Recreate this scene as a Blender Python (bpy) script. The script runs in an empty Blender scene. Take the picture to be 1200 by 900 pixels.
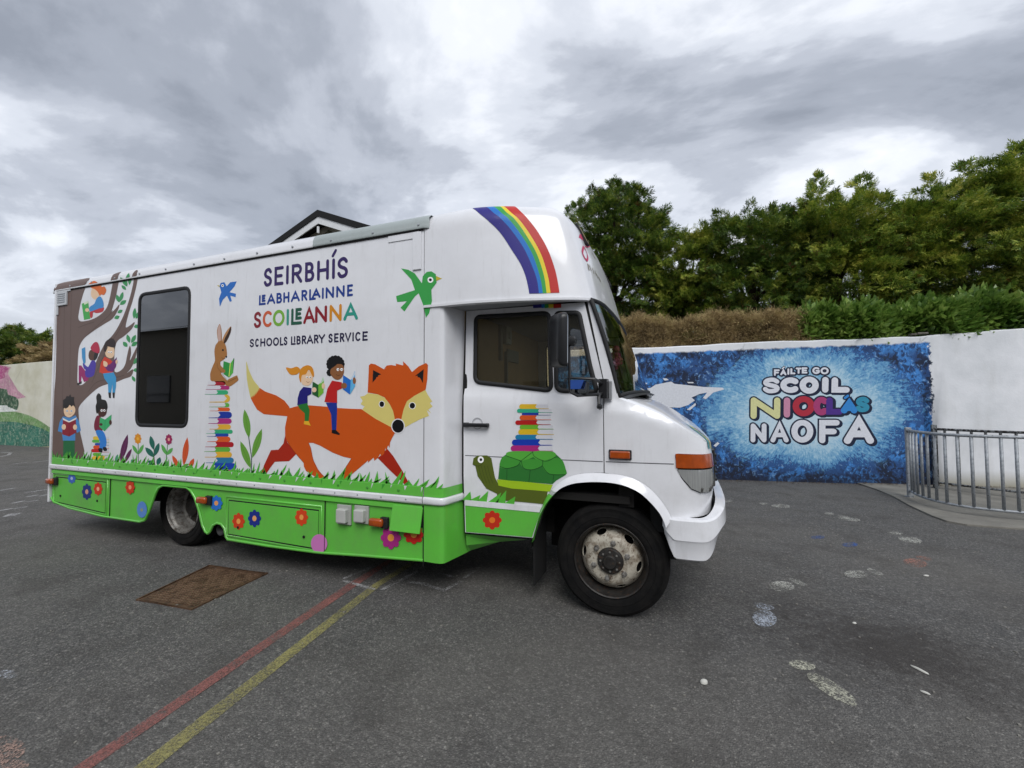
import bpy, bmesh, math, random
import numpy as np
from mathutils import Vector, Matrix
from mathutils.geometry import tessellate_polygon, delaunay_2d_cdt
rnd = random.Random(7); nprng = np.random.default_rng(11)
S = bpy.context.scene; COL = S.collection
# ---------------------------------------------------------------- camera
cam_d = bpy.data.cameras.new('camera'); cam = bpy.data.objects.new('camera', cam_d); COL.objects.link(cam); S.camera = cam
cam_d.sensor_width = 36; cam_d.lens = 15.0; cam_d.clip_end = 3000; cam_d.clip_start = .05
yaw = math.atan(500/1313.); pitch = math.atan(19/500.); roll = .0044
Fw = Vector((-math.sin(yaw)*math.cos(pitch), math.cos(yaw)*math.cos(pitch), math.sin(pitch)))
Rt = Fw.cross(Vector((0, 0, 1))).normalized(); Up = Rt.cross(Fw)
R2 = Rt*math.cos(roll)-Up*math.sin(roll); U2 = Up*math.cos(roll)+Rt*math.sin(roll)
m = Matrix((R2, U2, -Fw)).transposed().to_4x4(); m.translation = Vector((.42, -2.95, 1.48)); cam.matrix_world = m
# ---------------------------------------------------------------- sky, sun, exposure
SUN_EL, SUN_AZ = math.radians(48), math.radians(152)     # azimuth: direction the light comes from, clockwise from +Y
w = bpy.data.worlds.new('World'); S.world = w; w.use_nodes = True
nt = w.node_tree; nt.nodes.clear()
def N(t, **k):
    n = nt.nodes.new(t)
    for a, b in k.items(): setattr(n, a, b)
    return n
wout = N('ShaderNodeOutputWorld'); bg = N('ShaderNodeBackground'); nt.links.new(bg.outputs[0], wout.inputs[0])
sky = N('ShaderNodeTexSky', sky_type='NISHITA', sun_disc=False, sun_elevation=SUN_EL, sun_rotation=SUN_AZ)
tc = N('ShaderNodeTexCoord'); sep = N('ShaderNodeSeparateXYZ'); nt.links.new(tc.outputs['Generated'], sep.inputs[0])
def mth(op, a, b=None, c=None, clamp=False):
    n = N('ShaderNodeMath', operation=op, use_clamp=clamp)
    for i, v in enumerate((a, b, c)):
        if v is None: continue
        if isinstance(v, (int, float)): n.inputs[i].default_value = v
        else: nt.links.new(v, n.inputs[i])
    return n.outputs[0]
zc = mth('ADD', mth('MAXIMUM', sep.outputs[2], 0.0), .16)
cx = mth('DIVIDE', sep.outputs[0], zc); cy = mth('DIVIDE', sep.outputs[1], zc)
cmb = N('ShaderNodeCombineXYZ'); nt.links.new(cx, cmb.inputs[0]); nt.links.new(cy, cmb.inputs[1])
def wnoise(scale, detail, rough, dist, off):
    mp = N('ShaderNodeMapping'); mp.inputs['Location'].default_value = off; mp.inputs['Scale'].default_value = (1.0, 1.35, 1); mp.inputs['Rotation'].default_value = (0, 0, .5)
    nt.links.new(cmb.outputs[0], mp.inputs[0])
    n = N('ShaderNodeTexNoise'); n.inputs['Scale'].default_value = scale; n.inputs['Detail'].default_value = detail
    n.inputs['Roughness'].default_value = rough; n.inputs['Distortion'].default_value = dist; nt.links.new(mp.outputs[0], n.inputs['Vector'])
    return n.outputs[0]
n1 = wnoise(.82, 9, .56, .45, (3.1, 1.2, 0)); n2 = wnoise(2.4, 7, .55, .25, (7.3, 2.2, 3)); n3 = wnoise(.34, 2, .5, 0, (2.3, 4.6, 8))
v = mth('ADD', mth('ADD', mth('MULTIPLY', n1, .60), mth('MULTIPLY', n2, .20)), mth('MULTIPLY', n3, .20))
ramp = N('ShaderNodeValToRGB'); nt.links.new(v, ramp.inputs[0])
ramp.color_ramp.interpolation = 'EASE'
CR = [(.41, (.238, .260, .305)), (.455, (.305, .330, .382)), (.498, (.405, .432, .49)), (.536, (.555, .585, .645)), (.578, (.70, .725, .775)), (.635, (.88, .895, .92))]
el = ramp.color_ramp.elements
el[0].position, el[0].color = CR[0][0], (*CR[0][1], 1); el[1].position, el[1].color = CR[-1][0], (*CR[-1][1], 1)
for p, c in CR[1:-1]:
    e = el.new(p); e.color = (*c, 1)
# towards the horizon the cloud deck thins and pales
hz = N('ShaderNodeMapRange'); hz.interpolation_type = 'SMOOTHSTEP'; nt.links.new(sep.outputs[2], hz.inputs[0])
hz.inputs[1].default_value = .0; hz.inputs[2].default_value = .30; hz.inputs[3].default_value = .60; hz.inputs[4].default_value = 0.0
mx = N('ShaderNodeMix', data_type='RGBA'); nt.links.new(hz.outputs[0], mx.inputs[0]); nt.links.new(ramp.outputs[0], mx.inputs[6]); mx.inputs[7].default_value = (.70, .72, .77, 1)
# a little of the blue sky above the deck comes through
sk = N('ShaderNodeMix', data_type='RGBA', blend_type='ADD'); sk.inputs[0].default_value = 1
ssc = N('ShaderNodeVectorMath', operation='SCALE'); nt.links.new(sky.outputs[0], ssc.inputs[0]); ssc.inputs['Scale'].default_value = .08
nt.links.new(mx.outputs[2], sk.inputs[6]); nt.links.new(ssc.outputs[0], sk.inputs[7])
mul = N('ShaderNodeMix', data_type='RGBA'); mul.inputs[0].default_value = .10
nt.links.new(mx.outputs[2], mul.inputs[6]); nt.links.new(ssc.outputs[0], mul.inputs[7])
nt.links.new(mul.outputs[2], bg.inputs[0]); bg.inputs[1].default_value = 1.0
sd = bpy.data.lights.new('sun', 'SUN'); sd.energy = 1.5; sd.angle = math.radians(35); sd.color = (1, .985, .96)
so = bpy.data.objects.new('sun', sd); COL.objects.link(so)
dv = Vector((math.sin(SUN_AZ)*math.cos(SUN_EL), math.cos(SUN_AZ)*math.cos(SUN_EL), math.sin(SUN_EL)))
so.rotation_euler = dv.to_track_quat('Z', 'Y').to_euler(); so.location = dv*50
S.view_settings.view_transform = 'Standard'; S.view_settings.look = 'None'; S.view_settings.exposure = 0.55; S.view_settings.gamma = 1
S.cycles.max_bounces = 6; S.cycles.transparent_max_bounces = 16
# ---- surfaces of the vehicle (metres; x forward, y away from the near side, z up; body symmetric about y=1) ----
def catmull(pts, n=8, closed=False):
    out = []
    N = len(pts)
    rng = range(N if closed else N - 1)
    for i in rng:
        if closed:
            p0, p1, p2, p3 = pts[(i-1) % N], pts[i], pts[(i+1) % N], pts[(i+2) % N]
        else:
            p0, p1, p2, p3 = pts[max(i-1, 0)], pts[i], pts[i+1], pts[min(i+2, N-1)]
        for k in range(n):
            t = k / n
            out.append(tuple(0.5*((2*b) + (c-a)*t + (2*a-5*b+4*c-d)*t*t + (3*b-a-3*c+d)*t**3) for a, b, c, d in zip(p0, p1, p2, p3)))
    if not closed: out.append(tuple(pts[-1]))
    return out
class Plan:
    def __init__(self, pts, n=10):
        self.p = catmull(pts, n); self.s = [0.0]
        for a, b in zip(self.p, self.p[1:]): self.s.append(self.s[-1] + math.hypot(b[0]-a[0], b[1]-a[1]))
        self.L = self.s[-1]
    def at(self, s):
        if s <= 0:
            a, b = self.p[0], self.p[1]; k = s/(self.s[1] or 1)
            return a[0]+(b[0]-a[0])*k, a[1]+(b[1]-a[1])*k
        if s >= self.L: return self.p[-1]
        lo, hi = 0, len(self.s)-1
        while hi-lo > 1:
            m = (lo+hi)//2
            if self.s[m] <= s: lo = m
            else: hi = m
        k = (s-self.s[lo])/(self.s[hi]-self.s[lo]); a, b = self.p[lo], self.p[hi]
        return a[0]+(b[0]-a[0])*k, a[1]+(b[1]-a[1])*k
def sstep(a, b, x):
    t = min(1, max(0, (x-a)/(b-a))); return t*t*(3-2*t)
def lerp(a, b, t): return a+(b-a)*t
YC = 1.0
LUT = Plan([(-1.19, -.2), (-.95, -.2), (-.62, -.15), (-.35, -.075), (-.2, -.02), (-.13, .03), (-.10, .12), (-.082, .22), (-.062, .55), (-.052, 1.0)])
def lut_pt(s, t):
    """overcab pod: s along the plan curve, t = height 2.2..2.80, then 2.80..2.98 rolls over onto the roof"""
    x, y = LUT.at(s)
    r = .136
    z = t; inset = 0.0
    if t > 2.77:
        a = min(1, (t-2.77)/.2)*math.pi/2
        z = 2.77 + 1.17*r*math.sin(a); inset = r*(1-math.cos(a))
    w = sstep(-1.1, -.1, x)
    x2 = x - (.26*(z-2.2)+.16*max(0., z-2.45)**2)*w
    # inward normal of the plan
    a = LUT.at(s-.01); b = LUT.at(s+.01)
    dx, dy = b[0]-a[0], b[1]-a[1]; l = math.hypot(dx, dy) or 1
    nx, ny = -dy/l, dx/l
    return (x2+nx*inset, y+ny*inset+.02*(z-2.2)*sstep(-1.1, -.3, x), z)
NOSE = Plan([(-.025, .0), (.15, .0), (.33, .004), (.45, .018), (.545, .055), (.60, .10), (.64, .18), (.66, .30), (.672, .5), (.68, .75), (.684, 1.0)])
def nose_top(s):
    k = [(0, 1.60), (.09, 1.488), (.22, 1.44), (.36, 1.382), (.5, 1.305), (.6, 1.243), (.7, 1.20), (.9, 1.178), (1.5, 1.172)]
    for a, b in zip(k, k[1:]):
        if s <= b[0]: return lerp(a[1], b[1], (s-a[0])/(b[0]-a[0]))
    return k[-1][1]
def swage(x): return 1.445 - .19*sstep(-.1, .75, x) if x > -.1 else 1.445 + (-.1-x)*.08
def nose_pt(s, z):
    x, y = NOSE.at(s)
    w = sstep(.25, .62, x)
    sw = swage(x)
    y += .03*sstep(sw-.015, sw+.04, z)*(1-.6*w) + .028*max(0, z-1.5)
    x -= w*(.16*max(0, z-.95)**1.6 + .02*sstep(.95, .7, z))
    return (x, y, z)
def bonnet_pt(s, v):
    """v 0 at the wing edge, 1 on the centre line"""
    e = nose_pt(s, nose_top(s))
    s0 = .09
    k = min(1., max(0., (s-s0)/(NOSE.L-s0)))
    c = (lerp(.20, nose_pt(NOSE.L, 1.2)[0], min(1, k*1.0)**.9), YC, lerp(1.488, 1.150, k**1.4))
    v = max(0., min(1., v)); vv = v
    x = lerp(e[0], c[0], vv); y = lerp(e[1], c[1], vv)
    z = lerp(e[2], c[2], vv) + .022*(1-k)**.7*math.sin(math.pi*min(1, v**.45)) + .004*math.sin(math.pi*k)*sstep(0, .25, v)
    return (x, y, z)
def cab_y(x, z):
    y = .0
    sw = swage(x)
    y += .02*sstep(sw-.015, sw+.04, z) + .028*max(0, z-1.5)
    return y
# ---------------------------------------------------------------- helpers
def lin(h):
    h = h.lstrip('#'); r = []
    for i in (0, 2, 4):
        c = int(h[i:i+2], 16)/255; r.append(c/12.92 if c <= .04045 else ((c+.055)/1.055)**2.4)
    return (*r, 1)
class NT:
    """small node helper"""
    def __init__(s, name):
        s.m = bpy.data.materials.new(name); s.m.use_nodes = True; s.t = s.m.node_tree; s.b = s.t.nodes['Principled BSDF']
        s.o = s.t.nodes['Material Output']
    def n(s, t, ins={}, **k):
        n = s.t.nodes.new(t)
        for a, b in k.items(): setattr(n, a, b)
        for a, b in ins.items(): s.set(n.inputs[a], b)
        return n
    def set(s, i, v):
        if isinstance(v, bpy.types.NodeSocket): s.t.links.new(v, i)
        else: i.default_value = v
    def noise(s, vec, scale, detail=4, rough=.5, dist=0):
        n = s.n('ShaderNodeTexNoise', {'Scale': scale, 'Detail': detail, 'Roughness': rough, 'Distortion': dist})
        if vec is not None: s.set(n.inputs['Vector'], vec)
        return n.outputs[0]
    def map(s, vec, loc=(0, 0, 0), sc=(1, 1, 1), rot=(0, 0, 0)):
        n = s.n('ShaderNodeMapping', {'Location': loc, 'Scale': sc, 'Rotation': rot}); s.set(n.inputs[0], vec); return n.outputs[0]
    def obj(s): return s.n('ShaderNodeTexCoord').outputs['Object']
    def ramp(s, f, stops, inter='LINEAR'):
        n = s.n('ShaderNodeValToRGB'); s.set(n.inputs[0], f); e = n.color_ramp.elements; n.color_ramp.interpolation = inter
        st = [(p, c if isinstance(c, tuple) else (c, c, c)) for p, c in stops]
        e[0].position, e[0].color = st[0][0], (*st[0][1][:3], 1); e[1].position, e[1].color = st[-1][0], (*st[-1][1][:3], 1)
        for p, c in st[1:-1]:
            x = e.new(p); x.color = (*c[:3], 1)
        return n.outputs[0]
    def mix(s, f, a, b, blend='MIX'):
        n = s.n('ShaderNodeMix', data_type='RGBA', blend_type=blend); s.set(n.inputs[0], f); s.set(n.inputs[6], a); s.set(n.inputs[7], b); return n.outputs[2]
    def math(s, op, a, b=0.0, c=0.0, clamp=False):
        n = s.n('ShaderNodeMath', operation=op, use_clamp=clamp); s.set(n.inputs[0], a); s.set(n.inputs[1], b); s.set(n.inputs[2], c); return n.outputs[0]
    def bump(s, h, strength=.3, dist=.01):
        n = s.n('ShaderNodeBump', {'Strength': strength, 'Distance': dist}); s.set(n.inputs['Height'], h); s.set(s.b.inputs['Normal'], n.outputs[0]); return n
    def base(s, v, rough=.5, metal=0., coat=0.):
        s.set(s.b.inputs['Base Color'], v); s.set(s.b.inputs['Roughness'], rough); s.set(s.b.inputs['Metallic'], metal); s.set(s.b.inputs['Coat Weight'], coat); s.set(s.b.inputs['Coat Roughness'], .06); return s.m
_mc = {}
def plain(name, hexc, rough=.5, metal=0., coat=0., var=.12, scale=6):
    k = (name, hexc)
    if k in _mc: return _mc[k]
    t = NT(name); c = lin(hexc)
    n = t.noise(t.obj(), scale, 5, .6)
    col = t.mix(t.ramp(n, [(.35, 0.), (.7, 1.)]), c, tuple(x*(1-var) for x in c[:3])+(1,))
    _mc[k] = t.base(col, rough, metal, coat); return _mc[k]
def prop(o, label=None, cat=None, group=None, kind=None):
    if label: o['label'] = label
    if cat: o['category'] = cat
    if group: o['group'] = group
    if kind: o['kind'] = kind
    return o
def empty(name, loc=(0, 0, 0), rz=0, **k):
    o = bpy.data.objects.new(name, None); COL.objects.link(o); o.location = loc; o.rotation_euler = (0, 0, rz); o.empty_display_size = .2
    return prop(o, **k)
def add(name, me, parent=None, smooth=False, **k):
    o = bpy.data.objects.new(name, me); COL.objects.link(o)
    if parent is not None: o.parent = parent
    if smooth: me.polygons.foreach_set('use_smooth', [True]*len(me.polygons))
    return prop(o, **k)
class MB:
    """mesh builder: one object out of boxes, tubes, grids"""
    def __init__(s): s.v = []; s.f = []; s.mi = []; s.i = 0
    def mat(s, i): s.i = i; return s
    def face(s, idx): s.f.append(tuple(idx)); s.mi.append(s.i)
    def quad(s, *p):
        b = len(s.v); s.v += [tuple(q) for q in p]; s.face(range(b, b+len(p)))
    def box(s, c, d, rz=0, M=None):
        b = len(s.v); cx, cy, cz = c; ca, sa = math.cos(rz), math.sin(rz)
        for i in range(8):
            x = (d[0]/2)*(1 if i & 1 else -1); y = (d[1]/2)*(1 if i & 2 else -1); z = (d[2]/2)*(1 if i & 4 else -1)
            p = (x, y, z)
            if M is not None: p = tuple(M @ Vector(p))
            s.v.append((cx+p[0]*ca-p[1]*sa, cy+p[0]*sa+p[1]*ca, cz+p[2]))
        for q in ((0, 2, 3, 1), (4, 5, 7, 6), (0, 1, 5, 4), (2, 6, 7, 3), (0, 4, 6, 2), (1, 3, 7, 5)): s.face([b+k for k in q])
        return s
    def tube(s, path, r, n=8, cap=True, closed=False):
        P = [Vector(p) for p in path]; rs = r if isinstance(r, (list, tuple)) else [r]*len(P); b = len(s.v); L = len(P)
        up = None
        for i, p in enumerate(P):
            if closed: t = P[(i+1) % L]-P[i-1]
            else: t = P[min(i+1, L-1)]-P[max(i-1, 0)]
            if t.length < 1e-9: t = Vector((0, 0, 1))
            t.normalize()
            if up is None:
                up = t.cross(Vector((0, 0, 1)))
                if up.length < .1: up = t.cross(Vector((1, 0, 0)))
            up = (up-t*up.dot(t)).normalized(); q = t.cross(up)
            for k in range(n):
                a = 2*math.pi*k/n+math.pi/n; s.v.append(tuple(p+(up*math.cos(a)+q*math.sin(a))*rs[i]))
        for i in range(L if closed else L-1):
            j = (i+1) % L
            for k in range(n):
                a, c = b+i*n+k, b+i*n+(k+1) % n; s.face((a, c, b+j*n+(k+1) % n, b+j*n+k))
        if cap and not closed: s.face([b+k for k in range(n)][::-1]); s.face([b+(L-1)*n+k for k in range(n)])
        return s
    def lathe(s, prof, c, n=40, axis='y', closed=False):
        """prof (r, h) revolved about the axis through c"""
        b = len(s.v); L = len(prof)
        for r, h in prof:
            for k in range(n):
                a = 2*math.pi*k/n; u, w_ = r*math.cos(a), r*math.sin(a)
                s.v.append((c[0]+u, c[1]+h, c[2]+w_) if axis == 'y' else ((c[0]+u, c[1]+w_, c[2]+h) if axis == 'z' else (c[0]+h, c[1]+u, c[2]+w_)))
        for i in range(L if closed else L-1):
            j = (i+1) % L
            for k in range(n): s.face((b+i*n+k, b+j*n+k, b+j*n+(k+1) % n, b+i*n+(k+1) % n))
        return s
    def grid(s, rows):
        b = len(s.v); n = len(rows[0])
        for r in rows: s.v += [tuple(p) for p in r]
        for i in range(len(rows)-1):
            for k in range(n-1): s.face((b+i*n+k, b+i*n+k+1, b+(i+1)*n+k+1, b+(i+1)*n+k))
        return s
    def prism(s, pts2, f0, f1):
        """outline with the two caps given by the functions f0(p), f1(p)"""
        b = len(s.v); n = len(pts2); s.v += [tuple(f0(p)) for p in pts2]+[tuple(f1(p)) for p in pts2]
        for k in range(n): s.face((b+k, b+(k+1) % n, b+n+(k+1) % n, b+n+k))
        tr = tessellate_polygon([[Vector((p[0], p[1], 0)) for p in pts2]])
        for a, c, d in tr: s.face((b+a, b+c, b+d)); s.face((b+n+d, b+n+c, b+n+a))
        return s
    def mesh(s, name, mats, bevel=0):
        me = bpy.data.meshes.new(name); me.from_pydata(s.v, [], s.f)
        for m_ in (mats if isinstance(mats, (list, tuple)) else [mats]): me.materials.append(m_)
        me.polygons.foreach_set('material_index', s.mi)
        bm = bmesh.new(); bm.from_mesh(me)
        bmesh.ops.remove_doubles(bm, verts=bm.verts, dist=1e-5)
        bmesh.ops.recalc_face_normals(bm, faces=bm.faces)
        if bevel: bmesh.ops.bevel(bm, geom=[e for e in bm.edges if len(e.link_faces) == 2 and e.calc_face_angle(0) > .5], offset=bevel, segments=2, affect='EDGES', profile=.5)
        bm.to_mesh(me); bm.free(); me.update(); return me
    def build(s, name, mats, parent=None, bevel=0, smooth=False, angle=None, **k):
        me = s.mesh(name, mats, bevel); o = add(name, me, parent, smooth=smooth or angle is not None, **k)
        if angle is not None:
            me.set_sharp_from_angle(angle=math.radians(angle))
        return o
def rounded(pts, r, n=5):
    out = []; L = len(pts)
    for i in range(L):
        p0, p, p1 = Vector(pts[i-1][:2]), Vector(pts[i][:2]), Vector(pts[(i+1) % L][:2])
        ri = r[i] if isinstance(r, (list, tuple)) else r
        a = (p0-p); b = (p1-p); la, lb = a.length, b.length; ri = min(ri, la*.45, lb*.45); a.normalize(); b.normalize()
        for k in range(n+1):
            t = k/n; q = (1-t)**2*(p+a*ri)+2*t*(1-t)*p+t*t*(p+b*ri); out.append((q.x, q.y))
    return out
def inside(p, poly):
    x, y = p; c = False; n = len(poly)
    for i in range(n):
        x1, y1 = poly[i]; x2, y2 = poly[i-1]
        if (y1 > y) != (y2 > y) and x < (x2-x1)*(y-y1)/(y2-y1)+x1: c = not c
    return c
def densify(poly, step):
    out = []
    for i in range(len(poly)):
        a, b = poly[i], poly[(i+1) % len(poly)]; n = max(1, int(math.dist(a, b)/step))
        out += [(a[0]+(b[0]-a[0])*k/n, a[1]+(b[1]-a[1])*k/n) for k in range(n)]
    return out
def panel(name, outline, holes, fn, mat, parent, step=.08, thick=.02, smooth=True, colors=None, mirror=False, **k):
    """a sheet cut from an outline with holes, laid on a surface fn(u,v) and given thickness"""
    loops = [densify(outline, step)]+[densify(h, step) for h in holes]
    vs = []; es = []
    for lp in loops:
        b = len(vs); vs += lp; es += [(b+i, b+(i+1) % len(lp)) for i in range(len(lp))]
    u0, u1 = min(p[0] for p in outline), max(p[0] for p in outline); v0, v1 = min(p[1] for p in outline), max(p[1] for p in outline)
    nb = len(vs)
    border = np.array(vs)
    uu = np.arange(u0+step/2, u1, step); vv = np.arange(v0+step/2, v1, step)
    for a in uu:
        for b_ in vv:
            if ((border[:, 0]-a)**2+(border[:, 1]-b_)**2).min() < (step*.4)**2: continue
            if inside((a, b_), loops[0]) and not any(inside((a, b_), h) for h in loops[1:]): vs.append((float(a), float(b_)))
    r = delaunay_2d_cdt([Vector(v_) for v_ in vs], es, [], 0, 1e-6)
    V, _, Fs = r[0], r[1], r[2]
    fs = []
    for f in Fs:
        c = (sum(V[i][0] for i in f)/len(f), sum(V[i][1] for i in f)/len(f))
        if inside(c, loops[0]) and not any(inside(c, h) for h in loops[1:]): fs.append(f)
    P = [Vector(fn(v_[0], v_[1])) for v_ in V]
    if mirror: P = [Vector((p.x, 2*YC-p.y, p.z)) for p in P]
    me = bpy.data.meshes.new(name); me.from_pydata([tuple(p) for p in P], [], fs)
    for m_ in (mat if isinstance(mat, (list, tuple)) else [mat]): me.materials.append(m_)
    bm = bmesh.new(); bm.from_mesh(me)
    bmesh.ops.delete(bm, geom=[v_ for v_ in bm.verts if not v_.link_faces], context='VERTS')
    bmesh.ops.recalc_face_normals(bm, faces=bm.faces)
    nrm = sum((f.normal*f.calc_area() for f in bm.faces), Vector())
    want = Vector((.3, 1 if mirror else -1, 0))
    if nrm.dot(want) < 0: bmesh.ops.reverse_faces(bm, faces=bm.faces)
    bm.normal_update()
    vs_ = list(bm.verts); bd = [e for e in bm.edges if len(e.link_faces) == 1]; fcs = list(bm.faces)
    nv = {v_: bm.verts.new(v_.co-v_.normal*thick) for v_ in vs_}
    for f in fcs: bm.faces.new([nv[v_] for v_ in reversed(f.verts)])
    for e in bd:
        a, b = e.link_loops[0].vert, e.link_loops[0].link_loop_next.vert; bm.faces.new([b, a, nv[a], nv[b]])
    bm.to_mesh(me); bm.free()
    o = add(name, me, parent, smooth=smooth, **k)
    if smooth: me.set_sharp_from_angle(angle=math.radians(38))
    return o
def band(name, loop, fn, w, out, mat, parent, closed=True, mirror=False, **k):
    """flat rubber or trim band of width w following a closed (u,v) loop, standing `out` proud of the surface"""
    L = [Vector(p) for p in loop]; n = len(L); mb = MB(); rows = []
    for i in range(n if closed else n):
        a = L[i-1] if (closed or i) else L[0]; b = L[(i+1) % n] if (closed or i < n-1) else L[-1]
        t = (b-a); t = t.normalized() if t.length > 1e-9 else Vector((1, 0)); q = Vector((-t.y, t.x))
        r = []
        for du, h in ((-w/2, 0), (-w/2*.7, out), (w/2*.7, out), (w/2, 0)):
            p = L[i]+q*du; x, y, z = fn(p.x, p.y); y -= h
            r.append((x, 2*YC-y if mirror else y, z))
        rows.append(r)
    if closed: rows.append(rows[0])
    mb.grid(rows); return mb.build(name, mat, parent, smooth=True, **k)
# ---------------------------------------------------------------- materials
def paint(name, hexc, rough=.3, coat=.5, grime=.25, low=True):
    t = NT(name); c = lin(hexc); P = t.obj()
    n = t.noise(P, 3, 6, .65); n2 = t.noise(t.map(P, sc=(6, 6, .8)), 3, 5, .7)
    sp = t.n('ShaderNodeSeparateXYZ'); t.set(sp.inputs[0], P)
    lowz = t.n('ShaderNodeMapRange', {1: 1.05, 2: .35, 3: 0., 4: 1.}); t.set(lowz.inputs[0], sp.outputs[2])
    g = t.math('MULTIPLY', t.ramp(n, [(.42, 0.), (.75, 1.)]), t.math('ADD', .25, t.math('MULTIPLY', lowz.outputs[0], .8 if low else 0.)))
    g = t.math('ADD', g, t.math('MULTIPLY', t.ramp(n2, [(.55, 0.), (.8, 1.)]), .35))
    col = t.mix(t.math('MULTIPLY', g, grime, clamp=True), c, lin('#6f675c'))
    t.base(col, rough, 0, coat)
    w2 = t.noise(P, 1.6, 2, .4); t.bump(w2, .05, .02)
    return t.m
WHITE = paint('white_vehicle_paint', '#e6e7eb', .28, .6, .42)
GREEN = paint('green_vehicle_paint', '#60be42', .34, .4, .32)
GREYP = paint('worn_grey_paint', '#a2abab', .5, .1, .4, False)
RUB = plain('black_rubber', '#17181a', .65, var=.3)
PLAST = plain('black_plastic', '#1b1c1f', .38, var=.3)
DARK = plain('dark_interior', '#141210', .85)
SEAL = plain('seam_shadow_rubber', '#0c0c0d', .9)
ALU = plain('aluminium_trim', '#b9bcc0', .38, .6, var=.2)
CHR = plain('worn_steel', '#8a8884', .35, .9, var=.3)
STEELB = plain('white_wiper_metal', '#c5c8ca', .4, .2)
def tyre():
    t = NT('tyre_rubber'); P = t.obj(); n = t.noise(P, 9, 6, .7); n2 = t.noise(P, 60, 3, .6)
    col = t.mix(t.ramp(n, [(.4, 0.), (.75, 1.)]), lin('#0a0a0b'), lin('#1e1c1a')); t.base(col, .9); t.b.inputs['Specular IOR Level'].default_value = .25; t.bump(n2, .25, .004); return t.m
TYRE = tyre()
def rimmat(name, c0, c1, metal):
    t = NT(name); P = t.obj(); n = t.noise(P, 14, 8, .72, .6); n2 = t.noise(P, 45, 4, .7)
    col = t.mix(t.ramp(n, [(.46, 0.), (.60, 1.)]), lin(c0), lin(c1)); col = t.mix(t.ramp(n2, [(.56, 0.), (.68, 1.)]), col, lin('#4a3424'))
    t.base(col, .55, metal); t.bump(n2, .3, .003); return t.m
RIM = rimmat('cream_wheel_paint', '#b3ad9f', '#7d7263', .0); RIMD = rimmat('dark_wheel_paint', '#2c2a28', '#1a1715', .2); RIMS = rimmat('bare_wheel_steel', '#8c8a86', '#57534d', .55)
def glass(name, tint, transp, rough=.02):
    t = NT(name); t.t.nodes.remove(t.b)
    tr = t.n('ShaderNodeBsdfTransparent', {'Color': (*tint, 1)}); gl = t.n('ShaderNodeBsdfGlossy', {'Roughness': rough, 'Color': (.95, .97, 1, 1)})
    fr = t.n('ShaderNodeFresnel', {'IOR': 1.5}); f = t.math('MULTIPLY_ADD', fr.outputs[0], 1.5, .02, clamp=True)
    mxs = t.n('ShaderNodeMixShader'); t.set(mxs.inputs[0], f); t.set(mxs.inputs[1], tr.outputs[0]); t.set(mxs.inputs[2], gl.outputs[0]); t.set(t.o.inputs[0], mxs.outputs[0]); return t.m
GLASS = glass('window_glass', (.86, .83, .75), 1); TINT = glass('tinted_glass', (.10, .10, .105), 1)
SCREEN = glass('windscreen_glass', (.72, .80, .74), 1)
ORANGE = plain('orange_lens', '#ad4a0e', .18, 0, .6, .35, 20)
LENS = None
def lens():
    t = NT('headlight_lens'); P = t.obj(); n = t.noise(t.map(P, sc=(40, 1, 1)), 4, 2); t.base(t.mix(n, lin('#94979a'), lin('#d4d6d2')), .16, .55, .8); t.bump(n, .3, .004); return t.m
LENS = lens()
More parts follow.
